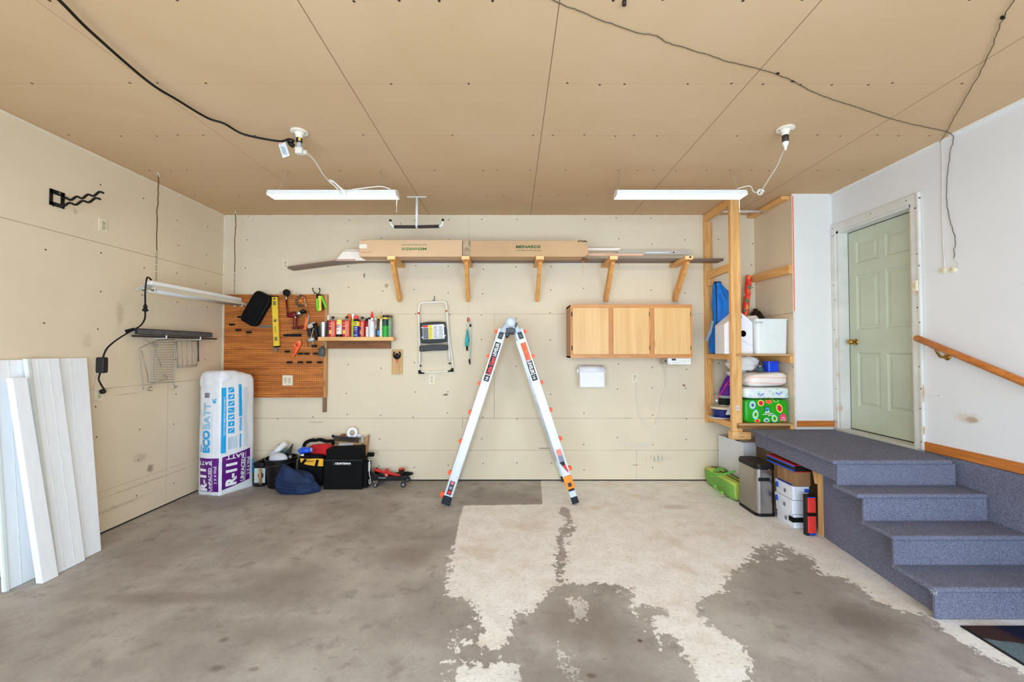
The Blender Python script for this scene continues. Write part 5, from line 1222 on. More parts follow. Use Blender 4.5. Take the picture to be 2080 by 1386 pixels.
can('glue_bottle', 'white bottle with square black cap left of the red-nozzle spray bottle', 'bottle', 1166, 1216, 250, 4.888, None, None, n=16, parts=(('bottle_body', M('bottle_white', (232,226,224), .4), [(0,0),(1,0),(1,.8),(.8,.9)]), ('cap', BLACK, [(.95,.9),(.95,1),(0,1)])))
t, x, r, h = can('spray_bottle', 'white bottle with tall red nozzle on the wall shelf', 'bottle', 1184, 1300, 130, 4.84, None, None, parts=(('bottle_body', M('spray_white', (226,228,236), .35), [(0,0),(.98,0),(1,.03),(1,.36),(.86,.54),(.46,.70),(.42,.745)]), ('nozzle', M('nozzle_red', (226,34,40), .35), [(.48,.745),(.48,.86),(.30,.89),(.34,.95),(.22,.965),(.16,1),(0,1)])))
MB().tube([(x+.01, 4.84-r*.6, zc_+h*.66), (x+.022, 4.84-r*.7, zc_+h*.62)], .004, 6).build('trigger', M('nozzle_red', (226,34,40), .35), t)
can('drink_bottle', 'clear bottle of brown liquid beside the white spray bottle', 'bottle', 1286, 1348, 262, 4.87, None, None, n=18, parts=(('bottle_body', M('amber_liquid', (110,52,30), .2), [(0,0),(1,0),(1,.42)]), ('bottle_neck', M('smoky_clear', (168,152,146), .15, 0, .2, 40), [(1,.42),(1.02,.6),(.8,.8),(.45,.9)]), ('cap', M('cap_pale', (220,196,196), .4), [(.5,.9),(.5,1),(0,1)])))
can('oil_bottle', 'slim bottle with blue label and black cap on the wall shelf', 'bottle', 1346, 1398, 274, 4.858, None, None, n=18, parts=(('bottle_body', M('bottle_brown', (70,46,38), .3), [(0,0),(1,0),(1,.66),(.7,.8),(.6,.9)]), ('label', M('label_blue', (60,150,214), .4), [(1.02,.08),(1.02,.36)]), ('cap', BLACK, [(.8,.9),(.8,1),(0,1)])))
can('oil_bottle', 'tall bottle with yellow and black cap at the back of the shelf', 'bottle', 1336, 1440, 205, 4.90, None, None, n=18, parts=(('bottle_body', M('bottle_grey', (150,138,128), .3), [(0,0),(.9,0),(.9,.7),(.5,.82)]), ('cap', M('cap_mustard', (206,186,90), .4), [(.55,.82),(.55,1),(0,1)])))
can('bottle', 'cream bottle half hidden by the green can', 'bottle', 1394, 1470, 276, 4.868, None, None, n=18, parts=(('bottle_body', M('bottle_cream', (236,224,196), .35), [(0,0),(1,0),(1,.8),(.75,.9)]), ('cap', M('cap_cream', (240,220,150), .35), [(.9,.9),(.9,1),(0,1)])))
t, x, r, h = can('spray_can', 'bright green spray can with yellow band and black cap', 'can', 1450, 1574, 200, 4.842, None, None, parts=(('can_body', M('can_green', (28,160,40), .35), [(0,0),(1,0),(1,.5)]), ('dark_band', M('can_dark_green', (26,56,34), .35), [(1.002,.5),(1.002,.81)]), ('yellow_band', M('can_yellow', (238,206,70), .4), [(.98,.81),(.94,.88)]), ('cap', M('cap_brownblack', (40,34,32), .4), [(.94,.88),(.92,.99),(0,1)])))
mb = MB(); c_ = V((x-.012, 4.842-r-.0008, zc_+h*.62)); mb.tube([c_+V((.016*math.cos(a), .0005+.004*abs(math.cos(a)), .016*math.sin(a))) for a in [i*PI/10 for i in range(20)]], .002, 5, closed=True); mb.build('printed_ring', M('print_sky', (90,190,240), .5), t)
t, x, r, h = can('garden_spray', 'square grey-green container with brown cap at the shelf end', 'container', 1572, 1648, 196, 4.868, None, None, parts=())
mb = MB(); rbox(mb, x-r, x+r, 4.84, 4.898, zc_, zc_+h*.86, .012); mb.build('container_body', M('container_sage', (120,140,112), .4), t)
mb = MB(); rbox(mb, x-r*.98, x+r*.98, 4.842, 4.896, zc_+h*.86, zc_+h*.97, .012); mb.build('cap', M('cap_brown', (92,66,54), .5), t)
MB().box(x-r*.9, x+r*.2, 4.85, 4.88, zc_+h*.97, zc_+h).build('lid_clip', M('cap_rust', (190,90,70), .5), t)
mb = MB()
for k in range(8): mb.box(x-r*.7, x+r*.7-(k % 3)*.006, 4.8394, 4.8404, zc_+h*(.2+.07*k), zc_+h*(.2+.07*k)+.005)
mb.build('printed_lines', M('sage_print', (160,190,160), .5), t)
# ---------------------------------------------------------------- pegboard
yp = D-.045
xa, xb = max(P(455, 700, yp).x, XL+.006), P(663.5, 700, yp).x; z0_, z1_ = P(0, 808, yp).z, P(0, 598.5, yp).z
g = G('pegboard_hardboard'); o = g.xyz(); pz = .0254
def cell(c, p): k = g.math('DIVIDE', c, p); return g.math('MULTIPLY', g.math('SUBTRACT', g.math('SUBTRACT', k, g.math('FLOOR', k)), .5), p)
fx, fz = cell(o[0], pz), cell(o[2], pz)
hole = g.math('LESS_THAN', g.math('SQRT', g.math('ADD', g.math('MULTIPLY', fx, fx), g.math('MULTIPLY', fz, fz))), .0042)
gr = g.noise(7, 5, .65, (.25, 1, 3.2), dist=.8); gr2 = g.noise(60, 3, .6, (.06, 1, 1))
col = g.mix(g.sstep(gr, .35, .65), lin((204,122,52)), lin((164,92,36)))
col = g.mix(g.math('MULTIPLY', g.sstep(gr2, .5, .7), .22), col, lin((128,66,26)))
zl = g.math('LESS_THAN', g.math('ABSOLUTE', cell(o[2], .0762)), .0026); col = g.mix(g.math('MULTIPLY', zl, g.sstep(g.noise(5, 2), .35, .6, .4, .9)), col, lin((84,40,16)))
col = g.mix(hole, col, lin((44,22,10)))
pegm = g.fin(col, .5, 0, None)
t = thing('pegboard', 'large brown pegboard in the corner of the back wall', 'pegboard', ((xa+xb)/2, D, z0_))
MB().box(xa, xb-.028, yp, yp+.006, z0_, z1_).build('panel', pegm, t)
MB().box(xb-.030, xb, yp-.002, D-.002, z0_+.0, z1_).build('edge_stud', W('stud_weathered', (206,160,104), (170,116,64), 'Z'), t)
MB().box(xb-.044, xb-.010, yp+.006, D-.003, P(0,838,yp).z, z0_-.001).build('mounting_stud', W('stud_dirty', (150,112,80), (110,82,60), 'Z'), t)
MB().box(xa+.004, xa+.03, yp+.006, D-.003, z0_, z1_).build('edge_stud', W('stud_weathered', (206,160,104), (170,116,64), 'Z'), t)
NB2 = V((0,-1,0))
oq = outlet(P(584.5, 773, yp-.001), NB, 'ivory double outlet set in the lower part of the pegboard', w=.122, h=.122, wide=2)
def pg(a, b, y=yp): return P(490+a/5.333, 570+b/5.333, y)
# black magnetic holders clipped to the board
mh = [(482,530,770),(622,676,793),(693,742,793),(784,838,793),(503,556,886),(620,674,886),(713,767,886),(828,882,886)]
mh2 = [(64,118,562),(-46,4,518),(-102,-56,488),(-22,-1,0)]
lst = [(a, b, c_) for a, b, c_ in mh]+[(64,118,562),(-50,2,538-0),(-116,-70,478),(-28,22,397)]
holders = None
for i, (a, b, c_) in enumerate(lst):
    A, B_ = pg(a, c_), pg(b, c_); c0 = (A+B_)/2
    if holders is None:
        t0 = thing('peg_holder', 'short black rubber holder pushed into the pegboard', 'holder', (c0.x, yp, c0.z), 'black rubber holders on the pegboard')
        MB().box(c0.x-.029, c0.x+.029, yp-.026, yp-.001, c0.z-.012, c0.z+.012).build('clip_body', BLACK, t0, .004)
        MB().box(c0.x-.024, c0.x+.024, yp-.030, yp-.026, c0.z-.005, c0.z+.005).build('grip_strip', RUBBER, t0)
        holders = c0
    else: copy_tree(t0, c0-holders, 'short black rubber holder pushed into the pegboard')
A, B_ = pg(448, 593), pg(655, 593); 
tag(MB().prism([(0,0),(.03,-.014),(B_.x-A.x,-.016),(B_.x-A.x,.016),(.04,.013)], (A.x, yp-.002, A.z), (1,0,0), (0,0,1), .014).build('rubber_strip', RUBBER), 'long black pointed rubber strip across the pegboard', 'strip')
A, B_ = pg(192, 498), pg(336, 498)
t = thing('tool_bar', 'short grey magnetic bar on the pegboard behind the level', 'bar', (A.x, yp, A.z)); MB().box(A.x, B_.x+.03, yp-.016, yp-.001, A.z-.013, A.z+.013).build('bar', M('bar_grey', (122,112,106), .5), t, .003)
MB().box(A.x+.01, B_.x-.01, yp-.018, yp-.016, A.z-.003, A.z+.003).build('groove', M('bar_dark', (70,64,60), .5), t)
# black pouch
t = thing('tool_pouch', 'black zipped nylon pouch hanging tilted on the pegboard', 'pouch', pg(180, 320))
c_ = pg(170, 306, yp-.06); Rm = Matrix.Rotation(math.radians(29), 3, 'Y')
mb = MB(); pillow(mb, c_, (.205, .105, .40), .32, .025, 5, R=Rm, nu=44, nv=26, fr=7); mb.build('pouch_body', BFAB, t)
mb = MB(); pillow(mb, c_+Rm@V((.005,-.048,-.02)), (.165, .03, .30), .3, .02, 6, R=Rm, nu=32, nv=18); mb.build('front_pocket', BFAB, t)
MB().tube([c_+Rm@V((.102*math.copysign(abs(math.cos(a))**.4, math.cos(a)), -.03, .198*math.copysign(abs(math.sin(a))**.4, math.sin(a)))) for a in [i*PI/20 for i in range(40)]], .004, 6, closed=True).build('zipper', M('zip_black', (34,34,38), .5), t)
MB().tube(smooth_path([c_+Rm@V((.04,.02,.195)), c_+Rm@V((.07,.03,.215)), c_+Rm@V((.098,.03,.19)), pg(300,176,yp-.03)], 5), .006, 8).build('hang_loop', BLACK, t)
# yellow level
t = thing('spirit_level', 'yellow box level hanging upright on the pegboard', 'level', pg(385, 700))
A, B_ = pg(364, 172, yp-.03), pg(386, 718, yp-.03); ax_ = (B_-A).normalized(); pr_ = V((ax_.z, 0, -ax_.x)); yel = M('level_yellow', (226,192,58), .45, 0, .05)
MB().bar(A, B_, .025, .066, pr_).build('body', yel, t, .002)
MB().bar(A-ax_*.004, A+ax_*.010, .027, .070, pr_).bar(B_-ax_*.010, B_+ax_*.004, .027, .07, pr_).build('end_cap', BLACK, t, .002)
C_ = A+ax_*.028+V((0,-.0135,0)); MB().prism([(-.013,-.012),(.013,-.012),(0,.016)], C_, pr_*-1, ax_*-1, .001).build('hang_hole', INKK, t)
for f_, s_ in ((.14, .024), (.485, .016), (.845, .022)):
    C_ = A+(B_-A)*f_+V((0,-.013,0)); v_ = MB().bar(C_-ax_*s_, C_+ax_*s_, .004, .034, pr_).build('vial_window', M('vial_grey', (136,126,84), .35), t, .002)
    mb = MB()
    for k in range(3): mb.bar(C_-ax_*(s_*.6-k*s_*.6)-pr_*.013+V((0,-.003,0)), C_-ax_*(s_*.6-k*s_*.6)+pr_*.013+V((0,-.003,0)), .002, .003, ax_)
    mb.build('vial_line', INKK, v_)
mb = MB()
for k in range(10): C_ = A+(B_-A)*(.60+.013*k)+V((0,-.0135,0)); mb.bar(C_-pr_*.004, C_+pr_*.005, .002, .004, ax_)
mb.build('printed_mark', M('level_ink', (120,96,30), .5), t)
C_ = pg(372, 745, yp-.02); MB().box(C_.x-.02, C_.x+.02, yp-.025, yp-.004, C_.z-.03, C_.z+.02).build('hanging_tag', M('tag_grey', (120,112,100), .5), t, .004)
# red rod with round black head
DR = M('dark_red_enamel', (112,18,24), .3, .2, .1)
t = thing('hand_brace', 'dark red rod tool with round black knob topping the pegboard', 'hand tool', pg(505, 395, yp-.04))
K_ = pg(484, 128, yp-.05)
MB().lathe(K_+V((0,.03,0)), [(0,0),(.038,0),(.042,.010),(.040,.028),(.03,.036),(0,.04)], 26, axis=(0,-1,-.25), sx=1.0).build('knob', RUBBER, t)
MB().tube([pg(487,165,yp-.04), pg(489,215,yp-.04)], .010, 12).build('collar', STEEL, t)
MB().tube([pg(489,212,yp-.04), pg(497,300,yp-.04), pg(505,392,yp-.05)], .0105, 12).build('rod', DR, t)
MB().tube(smooth_path([pg(445,146,yp-.05), pg(425,136,yp-.06), pg(420,122,yp-.06)], 5), .003, 6).tube(smooth_path([pg(523,150,yp-.05), pg(532,170,yp-.05), pg(524,190,yp-.05)], 5), .003, 6).build('spring', DSTEEL, t)
# red drill
t = thing('cordless_drill', 'dark red hand drill with chrome chuck on the pegboard', 'drill', pg(590, 520, yp-.06))
yy = yp-.07
MB().tube([pg(508,378,yy), pg(540,376,yy), pg(580,372,yy), pg(606,366,yy)], [.026,.034,.036,.030], 18).build('motor_housing', DR, t)
MB().tube([pg(606,366,yy), pg(632,354,yy), pg(660,338,yy)], [.032,.036,.028], 18).build('gear_case', STEEL, t)
MB().tube([pg(640,352,yy-.03), pg(676,332,yy-.02), pg(690,338,yy-.01), pg(700,356,yy-.01)], [.020,.026,.020,.012], 14).build('chuck', M('chuck_dark', (44,42,44), .35, .8), t)
MB().tube(smooth_path([pg(590,400,yy), pg(582,450,yy), pg(584,512,yy)], 5), [.020]*11, 12).build('handle', DR, t)
mb = MB(); c0 = pg(592, 516, yy); rbox(mb, c0.x-.034, c0.x+.030, yy-.028, yy+.028, c0.z-.012, c0.z+.012, .012); mb.build('battery_foot', M('drill_dark', (70,14,20), .4), t)
MB().tube(smooth_path([pg(600,512,yy), pg(640,500,yy), pg(662,494,yy), pg(655,512,yy), pg(620,516,yy)], 5), .012, 8).build('side_handle', DR, t)
MB().box(pg(600,398,yy).x-.008, pg(600,398,yy).x+.012, yy-.042, yy-.02, pg(600,408,yy).z, pg(600,392,yy).z).build('trigger', STEEL, t, .003)
# coil of cord
t = thing('cable_coil', 'coiled grey cord tied with orange string on the pegboard', 'coil', pg(640, 225, yp-.02))
mb = MB(); c0 = pg(640, 222, yp-.025)
for k in range(4):
    rx, rz_ = .056-.004*k, .070-.003*k; mb.tube([c0+V((rx*math.cos(a)+.004*k, -.008*(k % 3)+.004*math.sin(3*a+k), rz_*math.sin(a)+.004*math.sin(2*a+k))) for a in [i*PI/16 for i in range(32)]], .0045, 6, closed=True)
mb.build('cord_loop', M('cord_grey', (84,78,74), .6), t)
oc = M('orange_string', (244,140,60), .7); mb = MB()
for (a, b), (c1_, d1_) in (((600,190),(690,268)),((620,262),(668,172)),((604,232),(684,214)),((650,250),(712,278)),((660,180),(690,205))): mb.tube(smooth_path([pg(a,b,yp-.045), (pg(a,b,yp-.05)+pg(c1_,d1_,yp-.05))/2+V((.006,-.004,.006)), pg(c1_,d1_,yp-.045)], 4), .0036, 6)
mb.build('orange_tie', oc, t)
mb = MB().tube(smooth_path([pg(668,170,yp-.03), pg(686,200,yp-.04), pg(690,240,yp-.035), pg(706,265,yp-.03), pg(700,285,yp-.03)], 5), .0045, 6).tube(smooth_path([pg(592,127,yp-.01), pg(612,150,yp-.03), pg(622,180,yp-.03)], 5), .004, 6); mb.build('cord_end', M('cord_pale', (200,190,180), .6), t)
# green pliers
t = thing('wire_stripper', 'lime and yellow handled pliers with black jaws atop the pegboard', 'pliers', pg(855, 330, yp-.03))
yy = yp-.03; kk = BLACK
MB().tube(smooth_path([pg(776,88,yy), pg(778,110,yy), pg(798,132,yy), pg(826,150,yy)], 5), [.0055]*15+[.008], 8).tube(smooth_path([pg(842,86,yy), pg(853,105,yy), pg(846,130,yy), pg(834,150,yy)], 5), [.0055]*15+[.008], 8).ell(pg(776,86,yy),(.007,.007,.009),10,8).ell(pg(846,87,yy),(.010,.007,.007),10,8).build('jaw', kk, t)
MB().box(pg(818,150,yy).x, pg(862,150,yy).x, yy-.014, yy+.012, pg(0,196,yy).z, pg(0,148,yy).z).build('pivot_block', kk, t, .004)
lg = M('lime_grip', (92,226,40), .4)
MB().tube(smooth_path([pg(824,190,yy), pg(822,240,yy), pg(824,290,yy), pg(836,326,yy), pg(846,318,yy)], 5), .0115, 10).build('grip', lg, t)
MB().tube(smooth_path([pg(866,168,yy), pg(884,210,yy), pg(904,260,yy), pg(924,302,yy)], 5), .0105, 10).build('grip', lg, t)
MB().bar(pg(850,165,yy-.006), pg(856,330,yy-.006), .022, .034, (1,0,0)).build('yellow_handle', M('grip_yellow', (232,206,84), .4), t, .008)
MB().tube(smooth_path([pg(876,240,yy), pg(882,280,yy), pg(890,300,yy), pg(880,322,yy)], 5), .009, 8).build('dark_link', M('dark_maroon', (44,20,26), .5), t)  # short dark link between the handles
# orange knife and grey scraper
t = thing('utility_knife', 'orange handled knife hanging on the pegboard by the heat gun', 'knife', pg(700, 470, yp-.02))
MB().bar(pg(708,396,yp-.02), pg(692,534,yp-.02), .016, .026, (1,0,.1), 0, .016, .034).build('handle', M('knife_orange', (240,116,48), .45), t, .004)
MB().prism([(0,0),(.012,.0),(.026,.09),(.014,.12)], pg(716,470,yp-.018), (1,0,0), (0,0,1), .006).build('blade', M('blade_grey', (176,170,168), .35, .6), t)
# heat gun / soldering gun
t = thing('heat_gun', 'silver and black heat gun hanging nose down beside the shelf', 'heat gun', pg(760, 640, yp-.05))
yy = yp-.05
MB().bar(pg(722,505,yy), pg(806,470,yy), .03, .05, (0,0,1), 0, .03, .06).build('handle', M('gun_silver', (190,190,186), .35, .5), t, .008)
MB().tube([pg(796,466,yy), pg(806,520,yy), pg(816,590,yy), pg(826,640,yy)], [.026,.024,.026,.018], 14).build('motor_housing', BLACK, t)
MB().bar(pg(735,520,yy), pg(748,610,yy), .03, .050, (1,0,0)).build('grip', M('gun_black', (24,24,28), .5), t, .010)
MB().tube([pg(722,655,yy), pg(760,640,yy), pg(798,636,yy)], [.020,.030,.024], 16).tube([pg(760,610,yy), pg(764,645,yy)], .018, 12).build('gear_head', M('gun_silver', (190,190,186), .35, .5), t)
MB().tube([pg(724,655,yy), pg(714,652,yy)], .014, 12).tube([pg(721,668,yy), pg(723,720,yy)], [.004,.003], 8).build('nozzle', BLACK, t)
MB().tube(smooth_path([pg(788,520,yy-.03), pg(772,560,yy-.03), pg(762,610,yy-.03), pg(775,660,yy-.01), pg(778,700,yy)], 6), .004, 8).build('lead', M('lead_grey', (180,172,166), .5), t)
mb = MB(); c0 = pg(788, 712, yy); rbox(mb, c0.x-.022, c0.x+.026, yy-.02, yy+.02, c0.z-.016, c0.z+.018, .010); mb.build('plug', BLACK, t, .006)
MB().bar(pg(838,500,yp-.03), pg(836,600,yp-.03), .03, .05, (1,0,0)).build('battery', M('pack_black', (22,26,24), .5), t, .01)
# grey plug with lead from the shelf
t = thing('power_plug', 'grey moulded plug hanging by its lead below the wall shelf', 'plug', pg(872, 780, yp-.04))
mb = MB(); c0 = pg(872, 775, yp-.04); pillow(mb, c0, (.075, .05, .11), .6, .03, 3); mb.build('plug_body', M('plug_grey', (76,76,74), .5), t)
MB().tube([c0+V((0,0,.04)), c0+V((.008,0,.07))], [.02,.008], 12).build('strain_relief', M('plug_grey', (76,76,74), .5), t)
MB().tube(smooth_path([c0+V((.008,0,.068)), pg(890,690,yp-.05), pg(892,655,yp-.06)], 5), .0038, 6).build('lead', M('lead_grey', (180,172,166), .5), t)
c1_ = c0+V((.0,-.02,-.05)); MB().box(c1_.x-.012, c1_.x-.006, c1_.y, c1_.y+.012, c1_.z-.018, c1_.z+.002).box(c1_.x+.006, c1_.x+.012, c1_.y, c1_.y+.012, c1_.z-.018, c1_.z+.002).build('prong', STEEL, t)
# orange pipe cutter
t = thing('pipe_cutter', 'bright orange pipe cutter hanging on the pegboard', 'cutter', pg(595, 740, yp-.02))
A = [pg(*q, yp-.035) for q in ((545,832),(560,780),(568,720),(560,690),(590,670),(618,648),(640,650),(648,672),(640,706),(615,750),(590,790),(562,830))]; o_ = A[0]
MB().prism([(p.x-o_.x, p.z-o_.z) for p in A][::-1], (o_.x, yp-.035, o_.z), (1,0,0), (0,0,1), -.026).build('body', M('cutter_orange', (246,100,52), .4), t, .006)
MB().bar(pg(592,682,yp-.037), pg(612,716,yp-.037), .004, .012, (1,0,1)).tube([pg(588,724,yp-.036), pg(566,800,yp-.036)], .003, 6).build('slot', M('slot_brown', (110,44,24), .6), t)
C_ = pg(630, 664, yp-.037); MB().cyl(C_+V((0,.004,0)), C_, .015, n=16).build('pivot', M('pivot_tan', (214,150,110), .4), t)
# ================================================================ LEFT WALL
# double hook
t = thing('wall_hook', 'black steel double hook with wavy prongs high on the left wall', 'hook', X(115, 403, XL))
c_ = X(115, 404, XL); hk_ = M('hook_black', (14,14,15), .4, .3)
w_, h_ = .052, .062
mb = MB().box(XL, XL+.008, c_.y-w_, c_.y+w_, c_.z+h_-.034, c_.z+h_).box(XL, XL+.008, c_.y-w_, c_.y+w_, c_.z-h_, c_.z-h_+.030).box(XL, XL+.008, c_.y-w_, c_.y-w_+.022, c_.z-h_, c_.z+h_).box(XL, XL+.008, c_.y+w_-.026, c_.y+w_, c_.z-h_, c_.z+h_)
mb.build('mounting_plate', hk_, t, .003)
for s_, L_, dz_ in ((-.028, .35, -.062), (.036, .31, .010)):
    pts_ = [V((XL+.005+L_*i/22, c_.y+s_+.002*i/22, c_.z+dz_+.011*math.sin(i*1.02)+.05*(i/22)**1.6*1.1)) for i in range(23)]
    MB().tube(pts_, .0085, 10).ell(pts_[-1], (.0085,.0085,.0085), 10, 8).build('prong', hk_, t)
mb = MB()
for dz_ in (h_-.015, -h_+.015): mb.cyl((XL+.007, c_.y+.012, c_.z+dz_), (XL+.0095, c_.y+.012, c_.z+dz_), .005, n=10)
mb.build('screw', STEEL, t)
# unlit shop light along the wall
xl_ = P(300, 580, 3.68).x; ya, yb = 3.66, 4.90; zl_ = P(300, 583, 3.66).z
xl_ = -3.235
t = thing('shop_light', 'unlit white shop light hanging on chains along the left wall', 'shop light', (xl_, (ya+yb)/2, zl_))
prof = [(-.105,-.030),(-.055,.008),(-.03,.022),(.03,.022),(.055,.008),(.105,-.030)]
pr2 = [(x, z-.003) for x, z in prof]
mb = MB(); n_ = len(prof)
A = [V((xl_+x, ya, zl_+z)) for x, z in prof]+[V((xl_+x, ya, zl_+z)) for x, z in pr2[::-1]]; B_ = [p+V((0, yb-ya, 0)) for p in A]; k = len(A)
mb.add(A+B_, [tuple(range(k)), tuple(range(k, 2*k))[::-1]]+[(i, k+i, k+(i+1) % k, (i+1) % k) for i in range(k)])
mb.build('reflector', M('shade_white', (222,220,212), .35, 0, .03), t)
MB().box(xl_-.034, xl_+.034, ya+.01, yb-.01, zl_+.0225, zl_+.056).build('ballast_housing', WMETAL, t, .004)
for dx in (-.042, .042):
    MB().tube([(xl_+dx, ya+.03, zl_-.028), (xl_+dx, yb-.03, zl_-.028)], .0125, 12).build('tube', M('dead_tube', (224,222,214), .3, 0, .02), t)
mb = MB()
for y_ in (ya+.012, yb-.028):
    for dx in (-.042, .042): mb.box(xl_+dx-.016, xl_+dx+.016, y_, y_+.016, zl_-.046, zl_-.004)
mb.build('lamp_holder', M('holder_white', (216,210,196), .4), t, .003)
bolt = M('dull_brass', (150,134,80), .4, .7)
for dx in (-.042, .042): MB().cyl((xl_+dx, ya+.004, zl_-.028), (xl_+dx, ya+.012, zl_-.028), .012, n=12).build('pin_socket', bolt, t)
rusty = M('chain_rusty', (112,88,56), .6, .6, .2, 40); galv = M('chain_grey', (150,140,124), .5, .7, .1)
def chain(a, b, pitch, r, mat, par, nm='chain', w=.006, drop=None):
    a, b = V(a), V(b); n = max(2, int((b-a).length/pitch)); d = (b-a)/n; dn = d.normalized(); u = dn.orthogonal().normalized(); v = dn.cross(u); mb = MB()
    for i in range(n):
        c0 = a+d*(i+.5); s_ = u if i % 2 else v
        mb.tube([c0+dn*(d.length*.68*math.cos(q))+s_*(w*math.sin(q)) for q in [k_*PI/5 for k_ in range(10)]], r, 5, closed=True)
    return mb.build(nm, mat, par)
def wire(pts_, r, mat, par, nm='wire', seed=1, amp=.004):
    rnd = random.Random(seed); P2 = smooth_path(pts_, 6); P3 = [P2[0]]+[p+V((rnd.uniform(-amp,amp), rnd.uniform(-amp,amp), 0)) for p in P2[1:-1]]+[P2[-1]]
    return MB().tube(P3, r, 6).build(nm, mat, par)
for yy in (ya+.09, yb-.09):
    zm_ = H-.72
    wire([(xl_, yy, H-.03), (xl_+.004, yy, H-.2), (xl_-.003, yy, H-.4), (xl_+.002, yy, zm_-.0)], .0045, rusty, t, 'twisted_wire', int(yy*10), .003)
    chain((xl_, yy, zm_), (xl_, yy, zl_+.055), .028, .0021, galv, t)
    MB().tube([(xl_, yy, H-.001), (xl_, yy, H-.022)], .005, 8).tube([(xl_+.011*math.cos(a), yy, H-.032+.011*math.sin(a)) for a in [i*PI/6 for i in range(12)]], .003, 6, closed=True).build('ceiling_hook', M('hook_white', (216,204,180), .5), t)
# its black cord, adapter box and plug
t = thing('power_cable', 'black cord with square adapter box running from the unlit shop light to the wall outlet', 'cord', X(207, 742, XL))
s0 = V((xl_+.01, ya+.03, zl_+.066)); j = P(295, 622, 3.66); j2 = P(295, 632, 3.66)
MB().tube(smooth_path([s0, s0+V((.005,-.05,.012)), P(295,592,3.60), P(295,610,3.63), j], 6), .0065, 8).build('cable', BLACK, t)
MB().lathe(j2-V((0,0,.005)), [(0,-.005),(.010,0),(.020,.004),(.023,.012),(.020,.022),(.012,.026),(.016,.036),(.012,.058),(.007,.066),(0,.068)], 16).build('inline_plug', BLACK, t)
ab = X(207, 742, XL+.03)
pth = smooth_path([P(295,633,3.66), P(294,648,3.64), P(286,661,3.60), P(272,670,3.52), P(252,681,3.42), P(230,696,3.32), P(216,710,3.26), P(209,727,3.24)], 6)
MB().tube(pth, .0065, 8).build('cable', BLACK, t)
tg = P(265, 671, 3.48); MB().bar(tg+V((-.025,-.02,-.012)), tg+V((.022,.015,.010)), .004, .026, (0,0,1)).build('cord_tag', BFAB, t)
c_ = P(207, 742, 3.24); mb = MB(); pillow(mb, c_, (.062, .045, .125), .25, 0, 1); mb.build('adapter_box', M('adapter_black', (24,20,22), .45), t)
op = X(204, 795, XL)
MB().tube(smooth_path([c_+V((-.01,0,-.055)), P(200.5,770,3.22), P(206,783,3.24), P(212,792,3.26), P(209,794,3.25), op+V((.028,.0,0))], 6), .006, 8).build('cable', BLACK, t)
MB().lathe(op+V((.011,0,-.002)), [(0,0),(.020,0),(.021,.014),(.016,.024),(0,.026)], 16, axis=(1,0,0)).build('plug', BLACK, t)
t = thing('loose_string', 'thin brown string hanging beside the left wall adapter box', 'string', X(193, 780, XL))
MB().tube(smooth_path([P(197,760,3.19), P(193,774,3.18), P(189,790,3.17)], 5), .002, 5).build('string', M('string_tan', (150,132,104), .8), t)
# bundle of grey channels lying on pegs
ga = M('channel_grey', (92,96,98), .45, .25, .1); gb = M('channel_dark', (70,70,70), .5, .2, .15)
pegs = []
for i, (pa, pb_, pya, pyb, xo, lab, mt_) in enumerate(((272, 424, 669, 681, .050, 'uppermost grey steel channel of the bundle on the left wall', gb), (277, 429, 673, 685, .095, 'wide front grey steel channel of the bundle on the left wall', ga), (272, 437, 684, 690, .052, 'lowest, longest dark steel channel of the bundle on the left wall', gb))):
    A, B_ = X(pa, pya, XL+xo), X(pb_, pyb, XL+xo); zc = (A.z+B_.z)/2
    zc = (1.745, 1.725, 1.685)[i]
    w_, hh = (.036, .030, .045)[i], (.022, .050, .016)[i]
    y0_, y1_ = A.y, B_.y
    mb = MB().box(XL+xo-w_/2, XL+xo+w_/2, y0_, y1_, zc-hh/2, zc-hh/2+.003).box(XL+xo-w_/2, XL+xo-w_/2+.003, y0_, y1_, zc-hh/2, zc+hh/2).box(XL+xo+w_/2-.003, XL+xo+w_/2, y0_, y1_, zc-hh/2, zc+hh/2)
    if i == 1: mb.box(XL+xo-w_/2, XL+xo+w_/2, y0_, y1_, zc+hh/2-.003, zc+hh/2)
    t = thing('steel_channel', lab, 'channel', (XL+xo, (y0_+y1_)/2, zc-hh/2), 'grey steel channels on the left wall')
    mb.build('profile', mt_, t)
    if i == 1:
        mb = MB()
        for k in range(6): mb.cyl((XL+xo+w_/2-.001, y0_+.14+.14*k, zc), (XL+xo+w_/2+.0005, y0_+.14+.14*k, zc), .006, n=8)
        mb.build('slot', INKK, t)
t = thing('wall_peg', 'white wall peg under the grey channels, the one nearer the room', 'peg', (XL+.03, 4.0, 1.665)); MB().bar((XL, 4.02, 1.672), (XL+.12, 4.02, 1.672), .010, .006).bar((XL+.117, 4.02, 1.669), (XL+.117, 4.02, 1.70), .01, .006, (0,1,0)).build('peg', WMETAL, t)
t = thing('wall_peg', 'white wall peg under the grey channels, the one nearer the pegboard', 'peg', (XL+.03, 4.45, 1.665)); MB().bar((XL, 4.46, 1.672), (XL+.12, 4.46, 1.672), .010, .006).bar((XL+.117, 4.46, 1.669), (XL+.117, 4.46, 1.70), .01, .006, (0,1,0)).build('peg', WMETAL, t)
